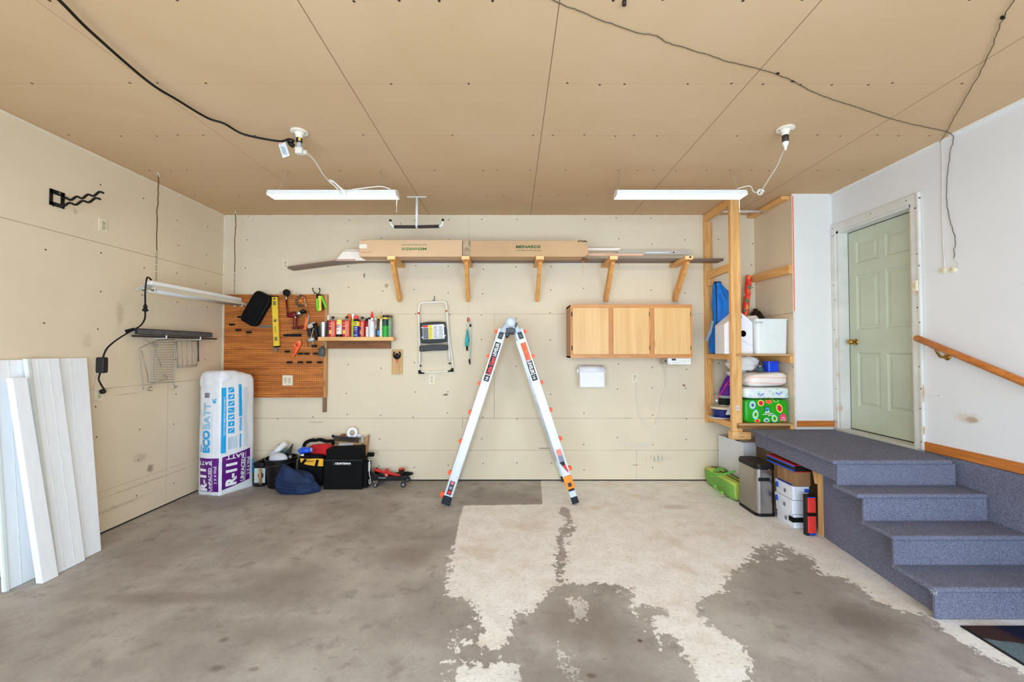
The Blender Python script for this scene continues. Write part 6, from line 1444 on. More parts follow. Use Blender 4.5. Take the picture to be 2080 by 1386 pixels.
# wire racks hanging below
wr = M('rack_wire', (158,156,148), .4, .4, .05)
def lw(a, b, x=XL+.05): return X(a/4, 540+b/4, x)
t = thing('wire_rack', 'large folding white wire rack hanging below the grey channels', 'wire rack', lw(1300, 1000))
MB().tube(smooth_path([lw(1253,640), lw(1240,800), lw(1233,970), lw(1205,990)], 5), .005, 8).tube(smooth_path([lw(1425,620), lw(1415,800), lw(1412,965), lw(1437,980), lw(1408,1000)], 5), .005, 8).build('hanging_wire', wr, t)
mb = MB()
for k in range(17):
    f = k/16; mb.tube([lw(1258-22*f, 625+320*f), lw(1425-12*f, 620+325*f)], .0024, 6)
mb.build('cross_wire', wr, t)
MB().tube(smooth_path([lw(1420,600), lw(1280,610), lw(1200,640), lw(1150,665), lw(1132,690), lw(1150,850), lw(1165,1010)], 5), .0036, 8).tube([lw(1150,690), lw(1205,920)], .003, 6).tube([lw(1265,680), lw(1310,820)], .003, 6).tube(smooth_path([lw(1165,595), lw(1230,630), lw(1280,640), lw(1270,660), lw(1230,640), lw(1290,600)], 5), .003, 6).build('swing_arm', wr, t)
MB().tube(smooth_path([lw(1205,915,XL+.06), lw(1200,940,XL+.06), lw(1250,950,XL+.06), lw(1360,915,XL+.06), lw(1325,885,XL+.06)], 5), .0034, 6).tube(smooth_path([lw(1232,975), lw(1200,1010), lw(1235,1015)], 5), .0046, 6).build('foot_loop', wr, t)
t = thing('wire_rack', 'small flat wire rack hanging beside the large one on the left wall', 'wire rack', lw(1520, 820))
mb = MB().tube([lw(1437,610), lw(1443,832)], .005, 8).tube([lw(1600,610), lw(1600,815)], .004, 8).tube([lw(1443,832), lw(1600,815)], .0032, 6).tube([lw(1440,818), lw(1600,803)], .0024, 6).tube([lw(1437,615), lw(1600,612)], .003, 6); mb.build('hanging_frame', wr, t)
mb = MB()
for f in (.25, .5, .75): mb.tube([lw(1437+163*f, 612), lw(1443+157*f, 828-14*f)], .0024, 6)
for f in (.25, .5, .75):
    for g_ in (.4, .6, .8): q0 = lw(1440+160*f, 612+212*g_); mb.tube([q0, q0+V((.012,.004,.010))], .002, 5)
mb.build('cross_wire', wr, t)
MB().tube([lw(1610,610), lw(1612,780)], .0055, 6).build('dark_rod', M('rod_dark', (70,70,66), .5, .6), t)
# ---------------------------------------------------------------- white boards leaning on the left wall
g = G('white_vinyl_board'); o = g.xyz(); nz = g.noise(40, 2, .5, (1, 1, .03))
VB = g.fin(g.mix(g.sstep(nz, .3, .7), lin((238,242,247)), lin((243,246,250))), .4, 0, nz, .06, .003)
VE = M('board_edge', (214,222,218), .5, 0, .03)
def board(lab, b0, b1, xbt, t0, t1, zt_, xtp, th=.018, grooves=0, lip=False):
    """a plank standing on the floor from y=b0 to b1, its top on the wall from y=t0 to t1"""
    t = thing('white_board', lab, 'board', (xbt, (b0+b1)/2, 0), 'white boards leaning on the left wall')
    A, B_ = V((xbt, b0, .002)), V((xbt, b1, .002)); Cc, Dd = V((xtp, t1, zt_)), V((xtp, t0, zt_))
    dn = V((-th, 0, -th*.14))
    mb = MB().add([A, B_, Cc, Dd, A+V((-th,0,0)), B_+V((-th,0,0)), Cc+V((-th,0,0)), Dd+V((-th,0,0))], [(0,1,2,3),(5,4,7,6),(1,0,4,5),(2,1,5,6),(3,2,6,7),(0,3,7,4)])
    mb.build('panel', VB, t, .002)
    for k in range(grooves):
        f = (k+1)/(grooves+1); a_ = A.lerp(B_, f); b_ = Dd.lerp(Cc, f); w = .003
        MB().hexa([a_+V((.0012,-w,0)), a_+V((.0012,w,0)), a_+V((-.001,w,0)), a_+V((-.001,-w,0)), b_+V((.0012,-w,0)), b_+V((.0012,w,0)), b_+V((-.001,w,0)), b_+V((-.001,-w,0))]).build('groove', M('groove_grey', (230,233,237), .5), t)
    if lip:
        MB().bar(A+V((.006,.010,0)), Dd+V((.006,.010,0)), .020, .012, (1,0,0)).build('edge_bead', VE, t, .002)
    return t
zT = X(150, 728, XL+.04).z
def fy(px, py): q = Z(px, py); return q.y, q.x
y5b, x5 = fy(209, 1119); y5a, _ = fy(160, 1143)
y4b, x4 = fy(173, 1139); y4a, _ = fy(111, 1170)
y3b, x3 = fy(110, 1171); y3a, _ = fy(66, 1187)
y1b, x1 = fy(66, 1180); y1a, _ = fy(6, 1201)
ty = lambda px, py, x: X(px, py, x).y
board('white board nearest the back wall, the rightmost leaning one, with its top clear', y5a-.05, y5b, x5-.012, ty(108,728,XL+.03), ty(178,728,XL+.03), zT, XL+.025, .018, 1)
board('wide white board in front of the rightmost one, grooved', y4a, y4b, x4+.0, ty(53,730,XL+.06), ty(121,730,XL+.06), zT+.002, XL+.055, .020, 2, True)
board('leftmost white board, partly outside the view, with an edge bead', y1a-.02, y1b+.05, x1-.02, ty(-20,731,XL+.03), ty(53,731,XL+.03), zT-.004, XL+.028, .018, 1, True)
zT3 = X(45, 767, XL+.12).z
board('short thick white board standing forward of all the others', y3a+.0, y3b, x3+.03, ty(33,767,XL+.15), ty(62,767,XL+.15), zT3, XL+.125, .045, 0)
# ---------------------------------------------------------------- bag of insulation in the corner
t = thing('insulation_bag', 'tall white plastic bag of insulation with purple and blue print in the corner', 'insulation bag', (-3.18, 4.68, 0))
p0 = V((-3.128, 4.455)); dl = V((-.265, .055)); dr = V((.155, .335)); dlu, dru = dl.normalized(), dr.normalized()
HB = 1.33
def bagpt(s, zf, off=0.0):
    """s: 0..1 left face from the corner outwards, >1..2 the rest; here: s<0 left face (metres), s>0 right face (metres)"""
    z = zf
    lean = V((.02, .03))*(z/HB)
    fl = dl.length; fr = dr.length
    taper = 1-.03*(z/HB)**2
    if s < 0: c2 = p0+dlu*(-s)*taper; nrm = V((dlu.y, -dlu.x)); f = -s/fl
    else: c2 = p0+dru*s*taper; nrm = V((dru.y, -dru.x)); f = s/fr
    if nrm.dot(V((0,-1))) < 0 and s < 0: nrm = -nrm
    if s >= 0 and nrm.x < 0: nrm = -nrm
    bul = .035*math.sin(PI*min(max(f,0),1))*math.sin(PI*min(max(z/HB,0),1))**.5
    top = 0
    if z > HB*.93:
        k = (z-HB*.93)/(HB*.07); c_in = p0+(dl+dr)/2; c2 = c2.lerp(c_in, .13*k*k)
    wr = .0022*math.sin(31*z+5*s*10)*math.sin(17*z+2)+.0012*math.sin(60*s+9*z)
    q = c2+nrm*(bul+wr+off)-V((lean.x, -lean.y))*0
    return V((q.x, q.y, z))
film = M('bag_film', (226,228,232), .3, 0, .04, 5, .12)
mb = MB(); fl, fr = dl.length, dr.length
ss_ = [(-fl+fl*i/12) for i in range(12)]+[fr*i/16 for i in range(17)]
zs_ = [.0, .012]+[HB*i/44 for i in range(1, 45)]
zz = lambda s, z: z-(.05*((s-fr*.2)/fr)**2*(1 if s > fr*.2 else 0)+(.02 if s < 0 else 0)*0)*(1 if z > HB*.9 else 0)*((z-HB*.9)/(HB*.1))
gridv = []
cb = p0+dl+dr
for z in zs_:
    row = [bagpt(s, z) for s in ss_]
    k = max(0, (z-HB*.93)/(HB*.07)); 
    e = V((p0+dl+dr).to_3d()[:2]).lerp(p0+(dl+dr)/2, .13*k*k); row.append(V((e.x, e.y, z)))
    for i, s in enumerate(ss_):
        if z > HB*.88 and s > fr*.45: row[i].z -= (s-fr*.45)/(fr*.55)*.05*((z-HB*.88)/(HB*.12))
    if z > HB*.88: row[-1].z -= .03*((z-HB*.88)/(HB*.12))
    gridv.append(row)
w_ = len(gridv[0]); vs = [p for r in gridv for p in r]
mb.add(vs, [(j*w_+i, j*w_+(i+1) % w_, (j+1)*w_+(i+1) % w_, (j+1)*w_+i) for j in range(len(zs_)-1) for i in range(w_)], 0, True)
topc = sum((p for p in gridv[-1]), V((0,0,0)))/w_+V((0,0,.012))
b0 = (len(zs_)-1)*w_
mb.v.append(topc); ti = len(mb.v)-1
for i in range(w_): mb.f.append([b0+i, b0+(i+1) % w_, ti]); mb.mi.append(0); mb.sm.append(True)
mb.add([gridv[0][i] for i in range(w_)], [tuple(range(w_))[::-1]])
mb.build('bag_body', film, t)
# folded top flap
mb = MB()
mb.grid(lambda u, v: bagpt(-fl*.98+(fl*.98+fr*.35)*u, HB*(.985-.11*v*(.3+.7*abs(math.cos(1.6*u)))), .006+.004*math.sin(9*u)), 20, 6, 0, True)
mb.build('folded_flap', film, t)
purple = M('print_purple', (92,18,120), .4, 0, .05); cyan = M('print_cyan', (22,160,220), .4, 0, .05); cyl_ = M('print_pale_blue', (150,196,222), .4, 0, .05)
PW = M('print_white', (236,236,240), .4, 0, .02)
# pixel coordinates of the print, mapped onto the two faces by height and distance from the edge
def face(fu, fz, side, off): return bagpt(-fl*(1-fu) if side == 'L' else fr*fu, HB*fz, off)
def patch(side, u0, u1, z0, z1, mat, nm, off=.004, n=12, m_=16, sl=0.0):
    return MB().grid(lambda u, v: face(u0+(u1-u0)*u, z0+(z1-z0)*v+sl*(u0+(u1-u0)*u), side, off), n, m_, 0, True).build(nm, mat, t)
def vtext(side, s, uc, z0, z1, hgt, mat, off=.0075, bold=.02, up=-1, par=None):
    """letters running up the bag (or flipped); hgt is the letter height as a fraction of the face"""
    sc = (z1-z0)
    return text(s, mat, (0,0,0), (1,0,0), (0,1,0), t, height=hgt, width=sc, name='lettering', bold=bold,
        fn=lambda a, b: face(uc-b, (z0+z1)/2+a, side, off))
def htext(side, s, uc, zc, w, h, mat, off=.0075, bold=.02, flip=False):
    f = -1 if flip else 1
    return text(s, mat, (0,0,0), (1,0,0), (0,1,0), t, height=h, width=w, name='lettering', bold=bold, fn=lambda a, b: face(uc+f*a, zc+f*b, side, off))
# left face
patch('L', .14, .98, .115, .300, purple, 'printed_panel'); patch('L', .80, .98, .115, .300, purple, 'printed_panel', .0045)
patch('L', .14, .98, .030, .115, purple, 'printed_panel')
vtext('L', 'R-11', .34, .036, .215, .34, PW, bold=.05)
vtext('L', 'UNFACED', .66, .036, .225, .12, PW, bold=.02); MB().grid(lambda u, v: face(.735+.012*u, .04+.25*v, 'L', .0062), 1, 8).build('printed_rule', PW, t)
vtext('L', '2 X 4 Wall', .87, .095, .235, .11, PW, bold=.01)
htext('L', 'BATT', .44, .262, .62, .030, PW, flip=True, bold=.02)
vtext('L', 'ECO', .50, .345, .525, .33, cyan, bold=.045); vtext('L', 'BATT', .50, .535, .745, .33, cyl_, bold=.02)
MB().grid(lambda u, v: face(.50-.05+.10*u, .49+.03*v+.012*u, 'L', .0072), 2, 3).build('leaf_mark', PW, t)
vtext('L', 'Knauf', .22, .35, .405, .10, cyan, bold=.02)
MB().grid(lambda u, v: face(.725+.008*u, .35+.33*v, 'L', .005), 1, 8).build('printed_rule', cyl_, t)
for du, dz_, r_ in ((.80,.752,.055),(.74,.768,.03),(.84,.772,.03)):
    MB().add([face(du+r_*math.cos(a), dz_+r_*.22*math.sin(a), 'L', .0055) for a in [i*PI/8 for i in range(16)]], [tuple(range(16))]).build('printed_dot', cyan, t)
mb = MB()
for k in range(7): mb.grid(lambda u, v, k=k: face(.34+.038*k+.02*u, .785+.04*v, 'L', .0045), 1, 2)
mb.build('barcode', M('barcode_ink', (80,70,110), .5), t)
# right face
patch('R', .06, .86, .035, .300, purple, 'printed_panel', sl=.045)
vtext('R', 'R-11', .30, .062, .245, .30, PW, bold=.055); vtext('R', 'UNFACED', .62, .075, .275, .12, PW, bold=.03)
vtext('R', '2 X 4 Wall', .80, .115, .265, .10, PW, bold=.01); MB().grid(lambda u, v: face(.70+.012*u, .07+.245*v, 'R', .0062), 1, 8).build('printed_rule', PW, t)
htext('R', 'BATT', .40, .295, .50, .034, PW, flip=True, bold=.02)
patch('R', -.04 if False else .02, .14, .335, .865, cyan, 'blue_bar')
vtext('R', 'TOOLS YOU NEED FOR YOUR PROJECT', .10, .475, .79, .055, PW, .0065, .01)
for k in range(7):
    z0_ = .49+.0555*k; pn_ = patch('R', .19, .35, z0_, z0_+.042, cyan, 'tool_icon', .004, 3, 3)
    a_, b_ = [((.22,.01),(.32,.034)), ((.26,.008),(.28,.03)), ((.22,.014),(.33,.03)), ((.21,.03),(.33,.012)), ((.22,.01),(.33,.034)), ((.24,.012),(.30,.032)), ((.21,.008),(.33,.036))][k]
    MB().tube([face(a_[0], z0_+a_[1], 'R', .006), face((a_[0]+b_[0])/2+.02*(k % 3-1), z0_+(a_[1]+b_[1])/2, 'R', .0075), face(b_[0], z0_+b_[1], 'R', .006)], .004+.002*(k % 3), 6).build('icon_mark', PW, t)
patch('R', .48, .57, .62, .885, cyan, 'blue_bar'); patch('R', .49, .56, .50, .61, cyl_, 'blue_bar')
vtext('R', 'HOW TO INSTALL', .53, .495, .615, .05, cyan, .0065, .02); patch('R', .51, .55, .36, .475, cyan, 'blue_bar')
mb = MB(); rnd = random.Random(1)
for r_ in range(14): mb.grid(lambda u, v, r_=r_: face(.20+.008*u+.024*(r_ % 10), .36+.10*v, 'R', .0045), 1, 4)
mb.build('printed_lines', cyl_, t)
mb = MB()
for r_ in range(8): mb.grid(lambda u, v, r_=r_: face(.62+.02*r_+.007*u, .36+.5*v, 'R', .0045), 1, 8)
mb.build('printed_lines', M('print_faint', (206,218,228), .4), t)
for k in range(4): patch('R', .93, 1.0, .115+.032*k, .138+.032*k, cyan, 'small_emblem', .0045, 2, 2)
# ================================================================ CEILING THINGS
TUBE = emit('lit_diffuser', (255,240,214), 12.0)
def shop_light(nm, lab, x0, x1, y0, y1, zb, chains, sidecord):
    t = thing(nm, lab, 'shop light', ((x0+x1)/2, (y0+y1)/2, zb), 'lit shop lights under the ceiling')
    MB().box(x0+.010, x1-.010, y0+.006, y1-.006, zb, zb+.004).build('diffuser', TUBE, t)
    mb = MB(); A = [(y0, zb+.0012), (y0+.005, zb+.0012), (y0+.005, zb+.0045), (y1-.005, zb+.0045), (y1-.005, zb+.0012), (y1, zb+.0012), (y1-.004, zb+.042), ((y0+y1)/2+.03, zb+.058), ((y0+y1)/2-.03, zb+.058), (y0+.004, zb+.042)]; k = 10
    a = [V((x0+.006, y, z)) for y, z in A]; b = [V((x1-.006, y, z)) for y, z in A]
    mb.add(a+b, [tuple(range(k))[::-1], tuple(range(k, 2*k))]+[(i, (i+1) % k, k+(i+1) % k, k+i) for i in range(k)]); mb.build('housing', WMETAL, t)
    for xx in (x0, x1-.006): MB().prism([(0,-.002),(y1-y0,-.002),(y1-y0,.026),((y1-y0)*.68,.058),((y1-y0)*.32,.058),(0,.026)], (xx, y0-.001, zb), (0,1,0), (0,0,1), .0058).build('end_cap', WMETAL, t, .002)
    for xa, xc in chains:
        chain((xa, (y0+y1)/2, zb+.056), (xc, (y0+y1)/2, H-.004), .020, .0016, M('chain_bright', (190,180,164), .4, .8), t, 'chain', .005)
    xs_ = x1-.02
    MB().tube([(xs_, y1-.03, zb+.0), (xs_, y1-.03, zb-.115)], .0022, 6).ell((xs_, y1-.03, zb-.12), (.004,.004,.007), 8, 6).build('pull_string', M('pull_white', (224,210,190), .5), t)
    return t
zb_ = 2.945
yn = 3.66; yf2 = 3.79
lx0, lx1 = P(541, 391, yn).x, P(812, 403, yf2).x
shop_light('shop_light', 'lit white shop light hanging nearer the left wall', lx0, lx1, yn, yf2, zb_, ((lx0+.08, lx0+.14), (lx1-.13, lx1-.16)), 0)
zb2_ = 2.945
rx0, rx1 = P(1246, 408, yf2).x, P(1519, 392, yn).x
shop_light('shop_light', 'lit white shop light hanging nearer the nook shelf', rx0, rx1, yn, yf2, zb2_, ((rx0+.03, rx0+.04), (rx1-.05, rx1-.1)), 0)
def lampholder(q, lab):
    t = thing('lamp_holder', lab, 'lamp holder', q)
    MB().lathe(q+V((0,0,-.001)), [(0,0),(.060,0),(.062,-.008),(.056,-.012),(.032,-.015),(.026,-.030),(.023,-.052),(0,-.052)], 28).build('porcelain_base', M('porcelain', (232,224,208), .25, 0, .02), t)
    mb = MB()
    for s_ in (-1, 1): mb.cyl(q+V((s_*.044,0,-.011)), q+V((s_*.044,0,-.016)), .006, n=10)
    mb.build('screw', DSTEEL, t)
    return t
qa = Z(608, 267, H); qb_ = Z(1595, 261, H)
ta = lampholder(qa, 'white porcelain lamp holder on the ceiling with black and white cords plugged in')
MB().cyl(qa+V((0,0,-.052)), qa+V((0,0,-.085)), .021, n=18).build('socket_adapter', BLACK, ta)
MB().box(qa.x+.004, qa.x+.022, qa.y-.0225, qa.y-.018, qa.z-.080, qa.z-.056).build('warning_label', M('label_amber', (220,190,90), .5), ta)
MB().box(qa.x-.012, qa.x+.018, qa.y-.016, qa.y+.016, qa.z-.125, qa.z-.085).build('tap_neck', M('tap_grey', (176,178,178), .4), ta, .004)
MB().box(qa.x-.022, qa.x+.030, qa.y-.022, qa.y+.022, qa.z-.172, qa.z-.125).build('outlet_tap', M('tap_white', (222,218,208), .4), ta, .005)
tb = lampholder(qb_, 'white porcelain lamp holder on the ceiling with one white cord plugged in')
MB().cyl(qb_+V((0,0,-.052)), qb_+V((0,0,-.10)), .022, n=18).build('socket_adapter', M('adapter_brown', (58,48,40), .5), tb)
# white cords
wc_ = M('cord_white', (232,228,220), .4, 0, .02)
t = thing('power_cable', 'white cord looping from the lamp holder down to the lit shop light', 'cord', qa+V((.05,0,-.2)), 'white cords of the lit shop lights'); t['label'] = 'white looped cord from the two-cord lamp holder to its lit shop light'
s0 = qa+V((.03,0,-.155)); yy = 3.70
pts_ = [s0+V((.02,0,-.004)), P(620,308,3.10), P(638,325,3.25), P(655,352,3.45), P(668,368,3.62), P(682,380,3.64), P(697,398,3.64), P(703,400,3.63), P(702,390,3.64), P(690,380,3.65), P(676,368,3.64), P(668,366,3.63), P(680,372,3.65), P(692,384,3.645), P(706,387,3.645), P(725,384,3.645), P(750,381,3.66), P(775,379,3.70), (lx1-.06, 3.72, zb_+.066)]
MB().tube(smooth_path(pts_, 6), .0052, 8).build('cable', wc_, t)
MB().box(s0.x+.002, s0.x+.030, s0.y-.013, s0.y+.013, s0.z-.020, s0.z+.010).build('plug', M('plug_clear', (214,208,196), .3), t, .005)
t = thing('power_cable', 'white cord with a knotted coil from the single-cord lamp holder to its lit shop light', 'cord', qb_+V((-.05,0,-.2)), 'white cords of the lit shop lights')
s0 = qb_+V((0,0,-.102)); kn = P(1547, 389, 3.62)
MB().lathe(s0+V((0,0,-.055)), [(0,0),(.008,.0),(.011,.02),(.021,.045),(.021,.055),(0,.055)], 16).build('plug', WHITE, t)
pts_ = [s0+V((0,0,-.055)), P(1590,310,3.10), P(1579,336,3.28), P(1563,362,3.46), kn+V((.01,0,.02))]
for k in range(14): a = k*PI/3; pts_.append(kn+V((.022*math.cos(a)-.03*(k/13), .012*math.sin(a*.5), .022*math.sin(a)-.012*(k/13))))
pts_ += [P(1538,391,3.63), P(1530,389,3.66), P(1523,378,3.70), (rx1-.06, 3.72, zb2_+.075)]
MB().tube(smooth_path(pts_, 5), .005, 8).build('cable', wc_, t)
# black extension cord sagging under the ceiling
t = thing('extension_cable', 'black extension cord slung under the ceiling to the two-cord lamp holder', 'cord', Z(300, 165, 3.1))
e0 = qa+V((-.040,-.012,-.105))
zz_ = lambda px, py, z: Z(px, py, z)
pts_ = [zz_(20,-90,3.15), zz_(120,0,3.15), zz_(185,65,3.15), zz_(300,165,3.15), zz_(360,203,3.15), zz_(420,239,3.155), zz_(455,251,3.15), zz_(490,271,3.13), zz_(530,281,3.11), zz_(570,287,3.10), zz_(586,283,3.10), zz_(597,286,3.09), e0+V((-.02,-.005,.008))]
MB().tube(smooth_path(pts_, 6), .0075, 8).build('cable', BLACK, t)
MB().tube([e0+V((-.035,-.01,.02)), e0+V((-.015,-.005,.004)), e0+V((.004,0,-.012))], [.008,.019,.017], 12).build('plug', BLACK, t)
tq = zz_(571, 288, 3.10)
lb = MB().bar(tq+V((.006,0,-.012)), tq+V((.042,-.004,-.115)), .055, .0015, (0,1,.1)).build('warning_tag', M('tag_white', (216,222,226), .5), t)
mb = MB()
a_, b_ = tq+V((.006,-.0012,-.012)), tq+V((.042,-.0052,-.115))
for k in range(6): c_ = a_.lerp(b_, .3+.1*k); mb.bar(c_+V((-.018,-.0012,.006)), c_+V((.016,-.0012,-.006)), .001, .004, (0,0,1))
mb.build('printed_lines', M('tag_ink', (130,138,150), .6), lb)
MB().ell(tq+V((-.004,-.002,-.012)), (.012,.006,.012), 12, 8).build('tag_seal', M('tag_pink', (220,150,140), .5), t)
# bicycle hoist arm on the ceiling
t = thing('ceiling_rack', 'white T-shaped ceiling hanger with black foam bar above the upside-down carton', 'ceiling hanger', Z(847, 400, H))
c_ = Z(847, 400, H); yy = c_.y; zb3 = P(846, 461, yy).z
xa, xb = P(827, 399, yy).x, P(866, 399, yy).x
MB().box(xa, xb, yy-.018, yy+.018, H-.006, H-.0005).build('mounting_plate', WMETAL, t, .002)
MB().tube([(c_.x, yy, H-.006), (c_.x-.003, yy, zb3)], .0135, 12).build('post', WMETAL, t)
f0, f1 = P(801, 461, yy), P(892, 460, yy)
MB().tube([f0, V((c_.x-.016, yy, zb3))], .0175, 14).tube([V((c_.x+.012, yy, zb3)), f1], .0175, 14).build('foam_sleeve', M('foam_black', (58,52,50), .9, 0, .15, 60, .2), t)
MB().tube(smooth_path([f0+V((.05,0,0)), f0, P(795,456,yy), P(793,450,yy)], 5), .011, 10).tube(smooth_path([f1-V((.05,0,0)), f1, P(898,457,yy), P(899.5,449,yy)], 5), .011, 10).build('bar', WMETAL, t)
for p_ in (P(793,450,yy), P(899.5,449,yy)): MB().cyl(p_-V((0,0,.004)), p_+V((0,0,.020)), .0128, n=12).build('end_cap', BLACK, t)
t = thing('hook_wire', 'small dark wire hook standing on the foam bar of the ceiling hanger', 'wire', P(813, 455, yy))
MB().tube(smooth_path([P(816,458,yy-.016), P(815,455,yy-.012), P(814,452.5,yy-.012)], 4), .003, 6).build('wire', DSTEEL, t)
# thin bell wires stapled across the ceiling
bw = M('bell_wire', (84,72,56), .6)
zc_w = H-.004
t = thing('bell_wire', 'thin dark wire crossing the ceiling from the centre and dropping to the far button', 'wire', Z(1545, 142, H))
pts_ = [Z(x_, y_, zc_w) for x_, y_ in ((1060,-40),(1122,0),(1175,22),(1230,44),(1290,65),(1330,72),(1360,88),(1420,106),(1480,125),(1545,141),(1600,160),(1650,186),(1690,202),(1740,218),(1790,235),(1830,247),(1870,256),(1922,268))]
qd = X(1936, 274, XR-.012); pts_ += [V((XR-.02, qd.y, H-.006))]
w2 = [X(x_, y_, XR-.006) for x_, y_ in ((1937,282),(1930,310),(1924,360),(1923,410),(1928,440),(1933,460),(1940,482),(1939,505),(1937,525))]
wire(pts_+w2, .0022, bw, t, 'wire', 3, .003)
for px, py in ((1580,149),(1610,165)): c_ = Z(px, py, H-.004); MB().box(c_.x-.008, c_.x+.008, c_.y-.003, c_.y+.003, H-.009, H-.001).build('staple', BLACK, t)
MB().tube(smooth_path([w2[-1], X(1943,533,XR-.006), X(1948,540,XR-.008), X(1943,546,XR-.010)], 5), .0025, 6).build('wire_tail', M('bell_wire_white', (214,208,200), .5), t)
t = thing('bell_wire', 'thin wire crossing the ceiling corner, painted white where it drops to the near button', 'wire', Z(1960, 200, H))
pts_ = [Z(x_, y_, zc_w) for x_, y_ in ((2075,-40),(2057,0),(2038,33),(2024,70),(2010,105),(1985,155),(1960,200),(1940,235),(1922,268))]+[V((XR-.02, X(1914,285,XR).y, H-.008))]
wire([p-V((0,0,.007)) for p in pts_], .0022, bw, t, 'wire', 5, .003)
w2 = [V((XR-.012, X(1914,285,XR).y, H-.012))]+[X(x_, y_, XR-.006) for x_, y_ in ((1913,290),(1914,360),(1914,430),(1916,500),(1918,530),(1918,543))]
MB().tube(smooth_path(w2, 5), .0038, 6).build('painted_wire', M('bell_wire_white', (226,222,218), .5), t)
c_ = Z(2037, 34, H-.004); MB().box(c_.x-.008, c_.x+.008, c_.y-.004, c_.y+.004, H-.016, H-.001).build('staple', BLACK, t)
c_ = Z(1268, 2, H)
tag(MB().cyl(c_+V((0,0,-.0005)), c_+V((0,0,-.02)), .010, n=10).build('ceiling_screw', M('screw_dark', (40,30,26), .5)), 'lone dark screw head in the ceiling at the top of the view', 'screw')
# ================================================================ LADDER
ALU = M('ladder_white', (204,207,211), .35, .15, .03, 5)
t = thing('ladder', 'white telescoping A-frame ladder standing open in the middle of the floor', 'ladder', (0, 4.5, 0))
ROTL = math.radians(1.5)
def lp(x, y, z):
    """ladder frame: x along the spread, y along the rungs (0 near .. far), z up; slightly turned"""
    c, s = math.cos(ROTL), math.sin(ROTL); X0, Y0 = -.012, 4.22
    return V((X0+x*c-y*s, Y0+x*s+y*c, z))
zA = 1.80; hx0 = .072
FX = .655
def legpt(side, f, j, off=0.0):
    """f: 0 foot .. 1 hinge along a leg; j: 0 near rail, 1 far rail; off: sideways, away from the ladder's middle"""
    flare = (1-f); y = (-.02+.10*(1-flare)) if j == 0 else (.70-.14*(1-flare))
    x = side*(FX+(hx0-FX)*f); z = .012+(zA-.012)*f
    d = V((side*(hx0-FX), 0, zA)).normalized(); n_ = V((d.z*side, 0, -d.x*side))  # outward normal in the x-z plane
    return lp(x+n_.x*off, y, z+n_.z*off)
def legaxis(side, j): return (legpt(side, 1, j)-legpt(side, 0, j)).normalized()
for side in (-1, 1):
    for j in (0, 1):
        a, b = legpt(side, .035, j), legpt(side, .985, j); yv = (0, 1, 0)
        lg_ = 'rail'
        wd = .086
        if side == 1: a = legpt(side, .10, j)
        mb = MB().bar(a, b, wd, .028, yv)
        n_ = (legpt(side, .5, j, .1)-legpt(side, .5, j)).normalized()
        for s_ in (-1, 1): mb.bar(a+n_*s_*(wd/2-.006)+V((0,-.016 if j == 0 else .016,0)), b+n_*s_*(wd/2-.006)+V((0,-.016 if j == 0 else .016,0)), .012, .006, yv)
        rl = mb.build('rail', ALU, t, .002)
        # inner telescoping section along the inside
        MB().bar(legpt(side, .02 if side == -1 else .14, j, -.012)+V((0,.024 if j == 0 else -.024,0)), legpt(side, .93, j, -.012)+V((0,.024 if j == 0 else -.024,0)), .066, .022, yv).build('inner_rail', M('ladder_alu', (186,190,194), .35, .6, .05), rl)
        # feet
        if side == -1: MB().bar(legpt(side, .0, j), legpt(side, .046, j), .092, .046, yv).build('rubber_foot', M('foot_navy', (22,28,38), .7), rl, .006)
        else:
            MB().bar(legpt(side, .030, j), legpt(side, .11, j), .066, .032, yv).build('leveler_leg', M('leveler_grey', (196,208,212), .4), rl, .003)
            MB().bar(legpt(side, .0, j), legpt(side, .036, j), .070, .046, yv).build('rubber_foot', M('foot_navy', (22,28,38), .7), rl, .006)
            if j == 0:
                lv_ = MB().bar(legpt(side, .083, j)+V((0,-.012,0)), legpt(side, .152, j)+V((0,-.012,0)), .088, .05, yv).build('leveler', M('leveler_orange', (246,140,30), .4), rl, .006)
                MB().bar(legpt(side, .098, j)+V((0,-.04,0)), legpt(side, .118, j)+V((0,-.04,0)), .036, .014, yv).build('button', M('button_black', (40,42,48), .4), lv_, .004)
                MB().bar(legpt(side, .073, j)+V((0,-.02,0)), legpt(side, .083, j)+V((0,-.02,0)), .06, .03, yv).build('gasket', BLACK, lv_)
        # window plates near the hinge
        if j == 0:
            c0 = legpt(side, .948, j)+V((0,-.021,0)); ax = legaxis(side, j)
            w1 = MB().bar(c0-ax*.036, c0+ax*.036, .046, .010, yv).build('window_plate', M('plate_black', (20,22,20), .4), rl, .006)
            MB().bar(c0-ax*.022+V((0,-.006,0)), c0+ax*.018+V((0,-.006,0)), .024, .004, yv).build('window', M('plate_green', (70,82,76), .3), w1, .002)
    # rungs between the rails, with orange rung locks outside
    for k in range(6):
        f = .163+.164*min(k, 4) if k < 5 else .925
        MB().tube([legpt(side, f, 0)+V((0,.014,0)), legpt(side, f, 1)-V((0,.014,0))], .016, 12).build('rung', M('rung_alu', (190,194,198), .35, .6), t)
    fs_ = [.042, .163, .337, .50, .663, .82, .962] if side == -1 else [.182, .348, .511, .668, .82, .962]
    for f in fs_:
        c0 = legpt(side, f, 0, .056)+V((0,.012,0))
        n_ = (legpt(side, .5, 0, .1)-legpt(side, .5, 0)).normalized()
        big = 1.25 if f < .1 else 1.0
        mb = MB().tube([c0+V((0,-.012,0)), c0+V((0,.020,0))], .0215*big, 18)
        mb.bar(c0-n_*.03+V((0,.004,0)), c0+V((0,.004,0)), .020, .016, (0,1,0)); mb.build('rung_lock', ORANGE, t)
